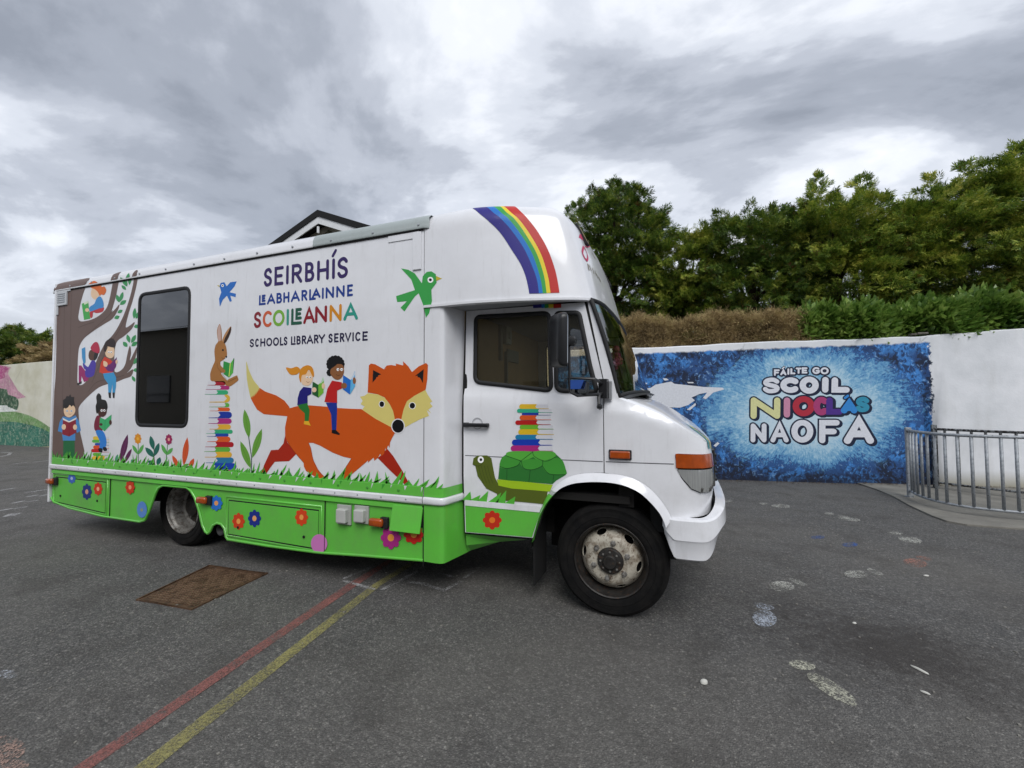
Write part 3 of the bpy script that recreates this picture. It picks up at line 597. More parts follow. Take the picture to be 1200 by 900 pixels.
("p",87,1,0,[-10836,2142,-11057,2136,-11057,2136,-11083,2131,-11102,2119,-11108,2103,-11100,2088,-11080,2077,-11053,2074,-10832,2081,-10810,2091,-10846,2111,-10812,2135]),
("p",170,0,0,[-10502,2081,-10769,2072,-10767,2027,-10500,2036]),
("p",25,1,0,[-10476,2037,-10767,2029,-10767,2022,-10475,2032]),
("p",25,1,0,[-10769,2075,-10953,2070,-10953,2070,-10976,2065,-10993,2055,-10998,2041,-10991,2028,-10974,2018,-10950,2015,-10767,2022,-10747,2030,-10779,2048,-10749,2070]),
("p",170,0,0,[-10499,2026,-10766,2017,-10763,1956,-10496,1965]),
("p",182,1,0,[-10472,1966,-10763,1959,-10763,1948,-10472,1960]),
("p",182,1,0,[-10767,2022,-10997,2014,-10997,2014,-11028,2008,-11051,1994,-11058,1975,-11049,1956,-11025,1944,-10993,1940,-10763,1948,-10736,1960,-10779,1984,-10739,2014]),
("p",170,0,0,[-10496,1954,-10783,1943,-10780,1882,-10492,1893]),
("p",147,1,0,[-10468,1894,-10780,1884,-10779,1874,-10468,1888]),
("p",147,1,0,[-10783,1948,-11069,1937,-11069,1937,-11100,1931,-11123,1917,-11130,1898,-11121,1879,-11097,1867,-11065,1863,-10779,1874,-10753,1886,-10796,1910,-10755,1940]),
("p",170,0,0,[-10491,1870,-10758,1859,-10755,1806,-10488,1817]),
("p",99,1,0,[-10464,1818,-10755,1808,-10754,1799,-10464,1813]),
("p",99,1,0,[-10758,1863,-11013,1853,-11013,1853,-11040,1847,-11060,1835,-11066,1818,-11058,1803,-11037,1792,-11010,1789,-10754,1799,-10731,1810,-10769,1831,-10734,1856]),
("p",170,0,0,[-10488,1801,-10630,1795,-10627,1730,-10484,1736]),
("p",194,1,0,[-10460,1737,-10627,1733,-10626,1722,-10460,1731]),
("p",194,1,0,[-10631,1800,-11022,1783,-11022,1783,-11055,1777,-11079,1761,-11087,1741,-11077,1722,-11052,1708,-11018,1704,-10626,1722,-10598,1735,-10644,1760,-10601,1792])]),
("plant_picture","box",[("p",91,0,0,[-9846,2282,-9927,2206,-9988,2128,-10035,2047,-10067,1965,-10082,1880,-10083,1794,-10063,1705,-9981,1782,-9920,1861,-9873,1941,-9842,2023,-9827,2107,-9826,2193]),
("s",108,1,0.003,[-9872,2182,-10026,1749]),
("p",91,0,0,[-9697,1992,-9759,1956,-9810,1918,-9852,1877,-9886,1833,-9911,1787,-9928,1739,-9933,1687,-9870,1723,-9820,1762,-9777,1804,-9744,1847,-9719,1893,-9702,1941]),
("p",79,0,0,[-10161,1858,-10197,1837,-10223,1815,-10243,1792,-10256,1767,-10261,1742,-10259,1715,-10248,1687,-10212,1707,-10186,1730,-10166,1753,-10154,1777,-10149,1803,-10150,1830]),
("p",79,0,0,[-9668,1777,-9688,1768,-9702,1758,-9711,1747,-9716,1736,-9717,1724,-9712,1712,-9702,1698,-9682,1708,-9668,1718,-9659,1728,-9654,1739,-9654,1751,-9658,1764])]),
("flower_picture","box",[("s",63,0,0.01,[-9486,2104,-9468,1867,-9456,1694]),
("p",90,1,0,[-9674,2070,-9672,2033,-9659,2001,-9639,1971,-9612,1945,-9577,1922,-9535,1901,-9484,1885,-9486,1921,-9499,1954,-9518,1983,-9545,2009,-9580,2033,-9622,2053]),
("p",90,1,0,[-9307,2091,-9355,2069,-9392,2044,-9422,2017,-9444,1988,-9459,1956,-9465,1923,-9461,1886,-9413,1909,-9376,1934,-9346,1961,-9324,1990,-9310,2021,-9303,2055]),
("p",180,1,0,[-9382,2205,-9384,2193,-9392,2182,-9407,2174,-9410,2164,-9404,2149,-9406,2136,-9412,2125,-9423,2118,-9437,2116,-9453,2120,-9463,2116,-9470,2102,-9481,2093,-9493,2090,-9506,2092,-9518,2100,-9526,2114,-9537,2118,-9552,2112,-9566,2114,-9578,2120,-9586,2131,-9588,2144,-9584,2159,-9588,2169,-9604,2176,-9613,2186,-9616,2198,-9614,2211,-9606,2222,-9591,2229,-9587,2239,-9593,2254,-9592,2268,-9585,2278,-9574,2285,-9560,2288,-9544,2283,-9534,2287,-9527,2302,-9516,2310,-9504,2313,-9491,2311,-9479,2303,-9471,2289,-9461,2285,-9445,2290,-9431,2289,-9420,2282,-9412,2272,-9409,2259,-9414,2244,-9409,2234,-9394,2227,-9385,2217]),
("p",205,2,0,[-9461,2203,-9466,2185,-9479,2171,-9497,2166,-9516,2170,-9530,2183,-9536,2200,-9532,2218,-9519,2232,-9500,2237,-9481,2233,-9467,2220])]),
("plant_picture","box",[("s",85,0,0.01,[-8979,2116,-8960,1843,-8925,1697]),
("p",24,1,0,[-9095,2272,-9118,2226,-9126,2182,-9122,2141,-9105,2101,-9077,2064,-9037,2029,-8981,1997,-8958,2043,-8951,2087,-8954,2128,-8971,2167,-8999,2204,-9039,2240]),
("p",24,1,0,[-9249,2033,-9237,1987,-9213,1948,-9180,1916,-9138,1889,-9086,1869,-9026,1854,-8953,1848,-8965,1893,-8988,1931,-9020,1964,-9063,1990,-9114,2011,-9175,2026]),
("p",24,1,0,[-8816,2139,-8869,2107,-8909,2073,-8939,2036,-8958,1998,-8966,1958,-8963,1915,-8947,1871,-8893,1903,-8853,1938,-8824,1974,-8805,2012,-8797,2052,-8800,2094]),
("p",24,1,0,[-8768,1856,-8815,1839,-8848,1820,-8871,1799,-8883,1776,-8884,1750,-8876,1723,-8854,1694,-8807,1710,-8774,1730,-8751,1751,-8739,1774,-8738,1799,-8746,1826]),
("p",24,1,0,[-9138,1766,-9137,1738,-9127,1717,-9111,1702,-9089,1693,-9060,1691,-9026,1694,-8983,1705,-8984,1734,-8994,1755,-9010,1770,-9032,1778,-9060,1781,-9095,1778])]),
("flower_picture","box",[("s",63,0,0.01,[-8548,2129,-8574,1904,-8596,1590]),
("p",90,1,0,[-8740,2116,-8742,2078,-8734,2043,-8718,2010,-8694,1980,-8662,1954,-8623,1929,-8574,1909,-8572,1947,-8580,1982,-8596,2014,-8620,2044,-8651,2071,-8690,2095]),
("p",90,1,0,[-8390,2054,-8437,2045,-8475,2031,-8507,2014,-8533,1993,-8551,1969,-8563,1941,-8567,1909,-8519,1919,-8481,1933,-8449,1951,-8423,1971,-8405,1995,-8393,2023]),
("p",90,1,0,[-8541,1798,-8562,1783,-8577,1767,-8587,1751,-8593,1734,-8593,1717,-8589,1699,-8578,1680,-8557,1696,-8543,1712,-8533,1728,-8527,1745,-8527,1762,-8531,1780]),
("p",115,1,0,[-8409,2219,-8411,2207,-8419,2196,-8432,2189,-8435,2180,-8430,2165,-8431,2153,-8437,2142,-8447,2135,-8460,2133,-8475,2137,-8484,2133,-8491,2120,-8501,2111,-8512,2108,-8524,2111,-8535,2118,-8543,2132,-8552,2135,-8567,2130,-8580,2131,-8590,2137,-8597,2147,-8600,2160,-8595,2175,-8600,2184,-8614,2191,-8622,2201,-8625,2212,-8623,2224,-8616,2235,-8602,2242,-8599,2251,-8604,2266,-8603,2279,-8596,2289,-8586,2296,-8573,2298,-8558,2294,-8549,2298,-8543,2312,-8533,2320,-8521,2323,-8509,2320,-8498,2313,-8491,2299,-8481,2296,-8467,2301,-8454,2299,-8443,2293,-8437,2283,-8434,2270,-8438,2256,-8434,2247,-8420,2240,-8412,2230]),
("p",200,2,0,[-8482,2216,-8486,2199,-8498,2187,-8515,2182,-8533,2186,-8546,2198,-8551,2214,-8547,2232,-8535,2244,-8518,2249,-8501,2245,-8488,2233])]),
("plant_picture","box",[("p",163,0,0,[-7967,2273,-8023,2197,-8063,2120,-8089,2042,-8102,1964,-8101,1884,-8087,1805,-8056,1725,-7999,1801,-7960,1878,-7934,1956,-7921,2034,-7922,2112,-7936,2192]),
("s",124,1,0.003,[-7979,2169,-8041,1773]),
("p",163,0,0,[-8401,1907,-8399,1861,-8386,1820,-8364,1782,-8334,1748,-8294,1717,-8246,1690,-8188,1667,-8189,1713,-8202,1754,-8224,1791,-8254,1826,-8293,1856,-8341,1884]),
("p",163,0,0,[-7765,1877,-7813,1856,-7849,1832,-7877,1806,-7895,1777,-7905,1746,-7906,1712,-7895,1676,-7847,1698,-7811,1722,-7784,1748,-7765,1777,-7756,1808,-7755,1841]),
("p",89,1,0,[-7899,1769,-7941,1769,-7980,1764,-8016,1756,-8049,1743,-8078,1727,-8105,1707,-8128,1681,-8084,1682,-8045,1687,-8009,1695,-7976,1708,-7947,1724,-7921,1744])]),
("rabbit_picture","box",[("P",141,1,0,[-6826,4352,-6828,4250,-6895,4130,-6984,4041,-7046,4072,-7038,4138,-6955,4257]),
("P",61,2,0,[-6826,4347,-6828,4250,-6895,4130,-6979,4042,-7010,4072,-6972,4152,-6916,4220]),
("P",126,1,0,[-7131,4419,-7079,4301,-7064,4166,-7052,4089,-6987,4050,-6936,3955,-6914,3812,-6961,3775,-7015,3731,-7078,3709,-7090,3677,-7068,3623,-6954,3552,-6927,3509,-6995,3493,-7072,3499,-7006,3426,-6902,3354,-6853,3374,-6655,3435,-6625,3409,-6607,3373,-6621,3334,-6848,3226,-6945,3275,-7015,3321,-7313,3344,-7357,3417,-7355,3507,-7296,3631,-7237,3736,-7260,3898,-7230,4023,-7160,4087,-7183,4164,-7198,4308]),
("P",153,2,0,[-7131,4408,-7094,4302,-7085,4167,-7093,4102,-7150,4097,-7173,4172,-7182,4307]),
("p",15,3,0,[-7000,3919,-7004,3909,-7013,3902,-7025,3900,-7038,3904,-7048,3911,-7052,3921,-7048,3931,-7039,3938,-7027,3940,-7014,3936,-7004,3929]),
("p",15,3,0,[-6908,3789,-6911,3780,-6919,3774,-6930,3772,-6941,3775,-6950,3782,-6953,3791,-6951,3800,-6942,3806,-6931,3808,-6920,3805,-6911,3798]),
("S",73,3,0.003,[-7055,3783,-7016,3754,-6960,3758]),
("S",97,3,0.003,[-7173,3680,-7160,3599,-7072,3517,-6980,3426,-6916,3375]),
("s",97,3,0.004,[-6876,3318,-6642,3397]),
("p",52,2,0,[-7002,3713,-6816,3664,-6848,3402,-7007,3476,-6952,3505,-6954,3545,-7010,3568]),
("p",83,2,0,[-6816,3664,-6734,3752,-6744,3490,-6853,3396]),
("p",187,3,0,[-6831,3668,-6811,3667,-6839,3422,-6859,3423]),
("p",34,3,0,[-6739,3761,-6719,3752,-6738,3560,-6752,3508])]),
("book_stack_picture","box",[("p",170,0,0,[-7418,3341,-7208,3337,-7206,3270,-7415,3273]),
("p",122,1,0,[-7431,3274,-7206,3273,-7206,3262,-7431,3267]),
("p",122,1,0,[-7208,3342,-6997,3338,-6997,3338,-6968,3332,-6947,3317,-6938,3297,-6945,3277,-6966,3263,-6994,3258,-7206,3262,-7232,3274,-7193,3302,-7234,3333]),
("p",170,0,0,[-7462,3256,-7064,3250,-7062,3187,-7460,3193]),
("p",133,1,0,[-7476,3193,-7062,3190,-7062,3180,-7476,3187]),
("p",133,1,0,[-7064,3254,-6887,3251,-6887,3251,-6860,3246,-6840,3232,-6833,3214,-6839,3195,-6858,3182,-6884,3178,-7062,3180,-7086,3191,-7050,3217,-7088,3246]),
("p",170,0,0,[-7486,3171,-7151,3167,-7149,3097,-7484,3100]),
("p",56,1,0,[-7499,3100,-7149,3100,-7149,3089,-7499,3094]),
("p",56,1,0,[-7151,3172,-6926,3169,-6926,3169,-6896,3163,-6874,3148,-6865,3127,-6873,3107,-6894,3092,-6923,3087,-7149,3089,-7176,3102,-7136,3130,-7178,3163]),
("p",170,0,0,[-7353,3085,-6920,3081,-6916,2955,-7349,2956]),
("p",181,1,0,[-7366,2956,-6917,2961,-6916,2940,-7366,2944]),
("p",181,1,0,[-6920,3090,-6918,3090,-6918,3090,-6863,3080,-6823,3052,-6808,3014,-6821,2977,-6860,2950,-6913,2940,-6916,2940,-6964,2962,-6892,3015,-6968,3073]),
("p",170,0,0,[-7360,2928,-6929,2927,-6927,2862,-7357,2862]),
("p",92,1,0,[-7375,2862,-6928,2866,-6927,2855,-7375,2856]),
("p",92,1,0,[-6930,2932,-6880,2932,-6880,2932,-6852,2927,-6831,2913,-6823,2893,-6830,2874,-6850,2860,-6877,2855,-6927,2855,-6952,2866,-6915,2893,-6954,2923]),
("p",170,0,0,[-7337,2842,-7117,2843,-7115,2787,-7335,2786]),
("p",177,1,0,[-7352,2786,-7115,2790,-7115,2781,-7352,2781]),
("p",177,1,0,[-7117,2847,-6855,2847,-6855,2847,-6832,2843,-6814,2831,-6807,2815,-6813,2798,-6830,2786,-6853,2782,-7115,2781,-7137,2790,-7105,2814,-7138,2839]),
("p",170,0,0,[-7363,2762,-7078,2764,-7075,2661,-7359,2658]),
("p",12,1,0,[-7377,2658,-7075,2666,-7074,2649,-7376,2648]),
("p",12,1,0,[-7078,2771,-6840,2772,-6840,2772,-6797,2765,-6765,2743,-6752,2713,-6763,2682,-6794,2660,-6837,2652,-7074,2649,-7114,2667,-7055,2710,-7117,2756]),
("p",170,0,0,[-7367,2636,-7111,2639,-7108,2554,-7364,2550]),
("p",131,1,0,[-7382,2550,-7108,2558,-7108,2544,-7381,2542]),
("p",131,1,0,[-7111,2645,-6827,2648,-6827,2648,-6791,2642,-6765,2624,-6754,2599,-6763,2574,-6789,2556,-6824,2548,-7108,2544,-7140,2559,-7092,2595,-7143,2632]),
("p",170,0,0,[-7335,2527,-7107,2530,-7105,2451,-7332,2446]),
("p",185,1,0,[-7349,2446,-7105,2455,-7105,2441,-7349,2438]),
("p",185,1,0,[-7108,2536,-6842,2540,-6842,2540,-6808,2535,-6783,2518,-6773,2495,-6782,2471,-6806,2454,-6839,2447,-7105,2441,-7135,2455,-7089,2489,-7138,2524]),
("p",170,0,0,[-7418,2425,-7195,2429,-7193,2367,-7416,2362]),
("p",55,1,0,[-7433,2362,-7193,2370,-7192,2360,-7433,2356]),
("p",55,1,0,[-7195,2434,-6774,2442,-6774,2442,-6748,2438,-6729,2425,-6722,2407,-6728,2389,-6747,2375,-6772,2370,-7192,2360,-7216,2370,-7181,2397,-7218,2424]),
("p",170,0,0,[-7398,2355,-7178,2361,-7177,2312,-7397,2306]),
("p",19,1,0,[-7414,2306,-7177,2314,-7176,2306,-7414,2301]),
("p",19,1,0,[-7178,2364,-6871,2371,-6871,2371,-6850,2368,-6835,2358,-6829,2344,-6834,2329,-6849,2318,-6869,2314,-7176,2306,-7195,2314,-7167,2335,-7197,2357]),
("p",170,0,0,[-7385,2295,-7120,2302,-7117,2219,-7382,2211]),
("p",177,1,0,[-7399,2210,-7117,2223,-7117,2209,-7399,2202]),
("p",177,1,0,[-7120,2307,-6849,2315,-6849,2315,-6814,2309,-6788,2292,-6777,2268,-6786,2243,-6811,2225,-6846,2217,-7117,2209,-7149,2223,-7101,2259,-7151,2295]),
("p",170,0,0,[-7439,2193,-7145,2202,-7142,2121,-7436,2111]),
("p",134,1,0,[-7454,2110,-7142,2125,-7142,2111,-7454,2103]),
("p",134,1,0,[-7145,2208,-6757,2220,-6757,2220,-6723,2215,-6697,2198,-6688,2175,-6696,2151,-6720,2132,-6754,2125,-7142,2111,-7174,2125,-7127,2160,-7176,2196]),
("p",170,0,0,[-7465,2095,-7170,2105,-7168,2032,-7462,2021]),
("p",94,1,0,[-7480,2020,-7168,2036,-7167,2024,-7480,2013]),
("p",94,1,0,[-7170,2110,-6838,2122,-6838,2122,-6807,2117,-6784,2103,-6775,2081,-6782,2060,-6804,2043,-6835,2036,-7167,2024,-7196,2035,-7154,2068,-7198,2099]),
("p",170,0,0,[-7445,2006,-7139,2018,-7136,1931,-7442,1918]),
("p",186,1,0,[-7459,1917,-7136,1935,-7136,1921,-7459,1909]),
("p",186,1,0,[-7139,2025,-6806,2038,-6806,2038,-6769,2032,-6742,2014,-6731,1989,-6740,1963,-6767,1943,-6803,1935,-7136,1921,-7170,1935,-7119,1973,-7172,2011]),
("p",170,0,0,[-7412,1902,-7122,1915,-7119,1828,-7409,1814]),
("p",39,1,0,[-7426,1813,-7119,1832,-7119,1817,-7426,1805]),
("p",39,1,0,[-7122,1921,-6754,1937,-6754,1937,-6717,1932,-6690,1914,-6679,1889,-6688,1863,-6715,1843,-6751,1835,-7119,1817,-7152,1831,-7102,1870,-7155,1907]),
("p",170,0,0,[-7368,1798,-7175,1807,-7171,1704,-7365,1693]),
("p",13,1,0,[-7382,1692,-7171,1709,-7171,1691,-7382,1683]),
("p",13,1,0,[-7175,1815,-6694,1838,-6694,1838,-6651,1832,-6619,1811,-6606,1782,-6617,1751,-6648,1727,-6691,1717,-7171,1691,-7211,1708,-7151,1754,-7214,1798]),
("p",170,0,0,[-7199,1687,-7143,1690,-7141,1644,-7198,1641]),
("p",162,1,0,[-7215,1640,-7141,1647,-7141,1639,-7214,1636]),
("p",162,1,0,[-7143,1693,-6761,1713,-6761,1713,-6742,1711,-6728,1702,-6722,1689,-6727,1675,-6741,1665,-6760,1660,-7141,1639,-7159,1646,-7132,1666,-7160,1685])]),
("plant_picture","box",[("p",95,0,0,[-6432,2816,-6458,2737,-6466,2660,-6461,2584,-6442,2511,-6410,2439,-6365,2369,-6303,2303,-6277,2382,-6270,2458,-6275,2533,-6293,2606,-6325,2677,-6370,2747]),
("p",95,0,0,[-5992,2473,-6065,2407,-6122,2338,-6167,2266,-6199,2191,-6218,2113,-6225,2033,-6215,1949,-6142,2017,-6085,2087,-6040,2159,-6009,2233,-5990,2310,-5983,2390]),
("p",95,0,0,[-6518,2240,-6520,2159,-6506,2083,-6480,2011,-6441,1943,-6389,1880,-6326,1820,-6247,1767,-6244,1846,-6258,1921,-6283,1992,-6322,2060,-6373,2124,-6437,2184]),
("S",44,1,0.01,[-6314,2327,-6266,2114,-6230,1930,-6229,1668]),
("s",77,1,0.003,[-6415,2746,-6314,2355]),
("s",77,1,0.003,[-6016,2399,-6201,1987]),
("s",77,1,0.003,[-6486,2162,-6269,1817])]),
("fox_picture","box",[("P",165,0,0,[-6408,3688,-6350,3551,-6290,3447,-6201,3322,-6065,3193,-6124,3076,-6249,2975,-6318,3119,-6382,3346,-6404,3532]),
("p",160,1,0,[-6065,3202,-5930,3135,-5656,3062,-5467,2972,-5360,2874,-5301,2787,-5356,2699,-5648,2716,-5948,2733,-6117,2813,-6228,2945,-6276,3020,-6223,3067,-6241,3016,-6187,3093,-6202,3036,-6148,3121,-6158,3067,-6112,3153,-6116,3107,-6085,3182,-6075,3141]),
("p",160,2,0,[-5359,2835,-5204,2870,-5051,2884,-4900,2890,-4508,2866,-4317,2847,-4038,2835,-3812,2830,-3812,2825,-3546,2680,-3246,2552,-3172,2475,-3234,2395,-3172,2470,-3227,2392,-3266,2318,-3275,2235,-3302,2275,-3341,2178,-3348,2233,-3380,2136,-3433,2101,-3447,2139,-3490,2076,-3557,2024,-3574,2073,-3683,1990,-3676,2027,-3813,1923,-4022,1771,-4182,1634,-4309,1625,-4327,1653,-4202,1789,-4008,2040,-4169,2061,-4389,2118,-4653,2222,-4807,2264,-4904,2261,-4852,2165,-4794,1976,-4685,1820,-4532,1698,-4449,1616,-4530,1597,-4682,1674,-4954,1791,-5002,1862,-5011,1927,-5177,2063,-5300,2179,-5383,2267,-5434,2357,-5441,2509,-5411,2632]),
("p",123,1,0,[-5434,2372,-5382,2252,-5177,2063,-5335,1936,-5664,1911,-5767,1808,-5912,1636,-6020,1630,-5917,1847,-5762,2107,-5586,2123,-5472,2234]),
("p",123,1,0,[-3324,2226,-3209,2116,-3046,1908,-2917,1715,-2911,1636,-2961,1646,-3012,1709,-3272,1896,-3497,2071,-3407,2135]),
("S",105,3,0.003,[-4904,2261,-4852,2165,-4794,1976,-4685,1820,-4532,1698,-4449,1616]),
("S",105,3,0.003,[-4008,2040,-4202,1789,-4327,1653]),
("S",105,3,0.003,[-5383,2267,-5300,2179,-5177,2063,-5011,1927])]),
("fox_face_picture","box",[("p",178,0,0,[-3848,3026,-3759,3042,-3693,3082,-3485,3057,-3366,3003,-3270,2894,-3206,2789,-3159,2658,-3225,2549,-3331,2577,-3546,2676,-3805,2821,-3757,2872,-3835,2908,-3796,2962]),
("p",178,0,0,[-2638,3118,-2603,3055,-2520,2944,-2563,2927,-2514,2873,-2588,2826,-2539,2772,-2614,2817,-2574,2733,-2716,2686,-2875,2615,-3017,2544,-3080,2650,-3050,2789,-2979,2963,-2837,3038]),
("p",160,1,0,[-3699,3092,-3688,3308,-3679,3524,-3638,3550,-3554,3534,-3391,3452,-3338,3469,-3385,3461,-3338,3509,-3253,3514,-3165,3498,-3173,3534,-3034,3499,-3038,3564,-2941,3482,-2876,3394,-2759,3476,-2630,3523,-2596,3492,-2605,3284,-2634,3123,-2837,3031,-2965,2951,-3025,2824,-3070,2651,-3173,2649,-3216,2806,-3280,2911,-3377,3014,-3506,3063]),
("p",10,2,0,[-3597,3446,-3440,3374,-3505,3354,-3498,3336,-3531,3331,-3541,3305,-3606,3248]),
("p",10,2,0,[-2669,3431,-2682,3221,-2722,3287,-2738,3307,-2774,3313,-2778,3336,-2823,3332]),
("p",206,2,0,[-3369,2908,-3373,2890,-3382,2874,-3397,2862,-3415,2855,-3434,2855,-3453,2862,-3468,2874,-3478,2890,-3481,2908,-3478,2926,-3468,2942,-3454,2954,-3435,2960,-3416,2960,-3398,2954,-3383,2942,-3373,2926]),
("p",1,3,0,[-3380,2908,-3383,2893,-3390,2879,-3402,2869,-3417,2864,-3433,2864,-3447,2869,-3459,2879,-3467,2893,-3470,2908,-3468,2923,-3460,2936,-3448,2946,-3433,2951,-3418,2951,-3403,2946,-3391,2936,-3383,2923]),
("p",206,2,0,[-2806,2885,-2810,2867,-2820,2851,-2836,2839,-2856,2833,-2877,2832,-2897,2839,-2913,2851,-2924,2867,-2928,2885,-2924,2903,-2914,2919,-2897,2931,-2878,2937,-2857,2937,-2837,2931,-2821,2919,-2810,2903]),
("p",1,3,0,[-2818,2885,-2821,2870,-2830,2856,-2842,2846,-2858,2841,-2875,2841,-2891,2846,-2904,2856,-2912,2870,-2915,2885,-2913,2900,-2904,2914,-2891,2924,-2875,2929,-2859,2929,-2843,2924,-2830,2914,-2821,2900]),
("p",197,3,0,[-2997,2574,-3001,2544,-3013,2517,-3033,2493,-3058,2474,-3088,2462,-3120,2457,-3152,2460,-3182,2471,-3209,2489,-3229,2512,-3242,2540,-3246,2570,-3242,2600,-3230,2628,-3210,2652,-3184,2670,-3154,2682,-3122,2686,-3089,2683,-3059,2672,-3034,2654,-3014,2631,-3002,2603]),
("p",0,4,0,[-3014,2574,-3017,2548,-3028,2523,-3044,2502,-3066,2486,-3092,2475,-3120,2471,-3148,2474,-3174,2483,-3197,2499,-3214,2520,-3225,2544,-3229,2570,-3226,2596,-3215,2621,-3198,2642,-3175,2658,-3149,2669,-3121,2673,-3094,2669,-3068,2660,-3045,2644,-3028,2624,-3017,2600])]),
("riding_child_picture","box",[("P",198,3,0,[-5099,3397,-5024,3482,-4860,3448,-4829,3352,-4857,3272,-4931,3220,-5053,3241,-5090,3309]),
("P",174,4,0,[-5440,3543,-5321,3526,-5192,3551,-5114,3498,-5164,3428,-5267,3411,-5359,3433]),
("P",174,4,0,[-5138,3398,-5101,3513,-4963,3567,-4849,3529,-4805,3418,-4821,3361,-4860,3410,-4924,3489,-4985,3413,-5074,3396,-5094,3277,-5131,3339]),
("p",22,4,0,[-5161,3010,-5120,3126,-5037,3202,-4856,3180,-4859,3081,-4941,3047,-4938,2917,-5166,2890]),
("p",35,5,0,[-5159,2894,-4946,2926,-4889,2808,-4908,2626,-4996,2621,-4998,2756,-5114,2832]),
("p",193,6,0,[-5006,2625,-4908,2626,-4859,2547,-5015,2573]),
("p",27,5,0,[-4833,3285,-4708,3235,-4705,3019,-4841,3075]),
("p",102,5,0,[-4708,3235,-4592,3305,-4596,3097,-4705,3019]),
("p",196,5,0,[-4778,3313,-4708,3239,-4718,3235,-4820,3285]),
("p",142,5,0,[-4664,3253,-4608,3362,-4587,3299,-4655,3249]),
("p",198,6,0,[-4746,3148,-4749,3134,-4757,3121,-4770,3112,-4786,3107,-4803,3108,-4820,3113,-4833,3122,-4842,3135,-4845,3149,-4842,3164,-4834,3176,-4821,3186,-4805,3190,-4788,3190,-4771,3185,-4758,3175,-4749,3163]),
("p",198,6,0,[-4566,3210,-4568,3193,-4574,3179,-4583,3168,-4594,3162,-4605,3162,-4617,3168,-4626,3179,-4632,3194,-4634,3211,-4633,3228,-4627,3243,-4618,3253,-4607,3259,-4595,3259,-4584,3253,-4575,3242,-4569,3227]),
("p",206,5,0,[-4934,3364,-4937,3354,-4946,3348,-4959,3345,-4971,3348,-4981,3355,-4984,3365,-4981,3375,-4972,3381,-4959,3384,-4947,3381,-4937,3374]),
("p",32,6,0,[-4941,3362,-4945,3355,-4954,3353,-4963,3356,-4967,3363,-4963,3369,-4954,3372,-4945,3369]),
("p",206,5,0,[-4864,3362,-4867,3353,-4876,3346,-4888,3344,-4901,3347,-4910,3354,-4914,3363,-4911,3373,-4902,3380,-4889,3382,-4877,3379,-4867,3372]),
("p",32,6,0,[-4871,3361,-4875,3354,-4884,3351,-4892,3354,-4896,3361,-4893,3368,-4884,3370,-4875,3367]),
("S",107,5,0.003,[-4970,3293,-4937,3274,-4902,3286])]),
("riding_child_picture","box",[("p",3,3,0,[-4159,3559,-4163,3544,-4176,3532,-4169,3515,-4174,3501,-4189,3490,-4202,3479,-4207,3464,-4221,3454,-4242,3450,-4256,3441,-4271,3430,-4290,3427,-4312,3432,-4329,3423,-4349,3419,-4369,3424,-4387,3434,-4409,3430,-4429,3434,-4444,3446,-4459,3456,-4480,3461,-4495,3472,-4501,3488,-4514,3500,-4530,3512,-4535,3527,-4529,3543,-4542,3557,-4548,3572,-4543,3587,-4530,3600,-4537,3617,-4531,3631,-4517,3642,-4503,3653,-4498,3668,-4483,3679,-4462,3682,-4448,3692,-4433,3702,-4413,3705,-4391,3699,-4373,3709,-4353,3712,-4333,3707,-4316,3696,-4294,3700,-4274,3696,-4259,3684,-4245,3673,-4224,3668,-4210,3657,-4204,3641,-4191,3630,-4176,3618,-4171,3603,-4177,3587,-4164,3574]),
("p",3,3,0,[-4397,3426,-4401,3414,-4410,3405,-4411,3392,-4420,3382,-4434,3378,-4447,3375,-4460,3369,-4475,3369,-4488,3376,-4502,3380,-4516,3385,-4525,3395,-4526,3408,-4537,3418,-4541,3430,-4537,3442,-4527,3451,-4526,3465,-4517,3474,-4503,3479,-4490,3482,-4477,3488,-4462,3487,-4449,3480,-4435,3477,-4421,3472,-4412,3461,-4411,3448,-4401,3438]),
("P",113,4,0,[-4450,3475,-4434,3493,-4351,3537,-4304,3564,-4198,3542,-4173,3429,-4219,3342,-4296,3306,-4384,3332,-4454,3409]),
("p",145,4,0,[-4419,3296,-4218,3264,-4186,3174,-4310,3131,-4307,2927,-4574,2946,-4517,3157]),
("p",11,5,0,[-4545,2935,-4314,2931,-4305,2820,-4317,2490,-4407,2488,-4430,2744]),
("p",1,6,0,[-4411,2488,-4331,2490,-4246,2433,-4250,2407,-4411,2436]),
("p",29,5,0,[-4189,3387,-4033,3297,-4048,3064,-4195,3152]),
("p",93,5,0,[-4033,3297,-3950,3438,-3943,3200,-4044,3064]),
("p",196,6,0,[-4149,3392,-4033,3306,-4049,3306,-4184,3380]),
("p",154,6,0,[-4022,3324,-3959,3446,-3945,3387,-4003,3296]),
("p",113,6,0,[-4108,3206,-4111,3190,-4121,3176,-4137,3165,-4157,3160,-4178,3160,-4198,3166,-4214,3177,-4225,3192,-4228,3208,-4225,3225,-4215,3239,-4199,3249,-4179,3255,-4158,3254,-4138,3248,-4122,3237,-4111,3223]),
("p",113,6,0,[-3930,3284,-3932,3265,-3937,3249,-3945,3237,-3956,3230,-3967,3230,-3977,3237,-3986,3250,-3992,3266,-3994,3285,-3992,3304,-3987,3320,-3978,3332,-3968,3339,-3957,3338,-3946,3332,-3938,3319,-3932,3303]),
("p",206,5,0,[-4270,3473,-4273,3461,-4283,3453,-4298,3450,-4312,3453,-4322,3463,-4326,3475,-4323,3487,-4312,3495,-4298,3498,-4284,3495,-4274,3485]),
("p",5,6,0,[-4279,3470,-4282,3463,-4291,3461,-4299,3464,-4303,3470,-4299,3477,-4291,3479,-4283,3476]),
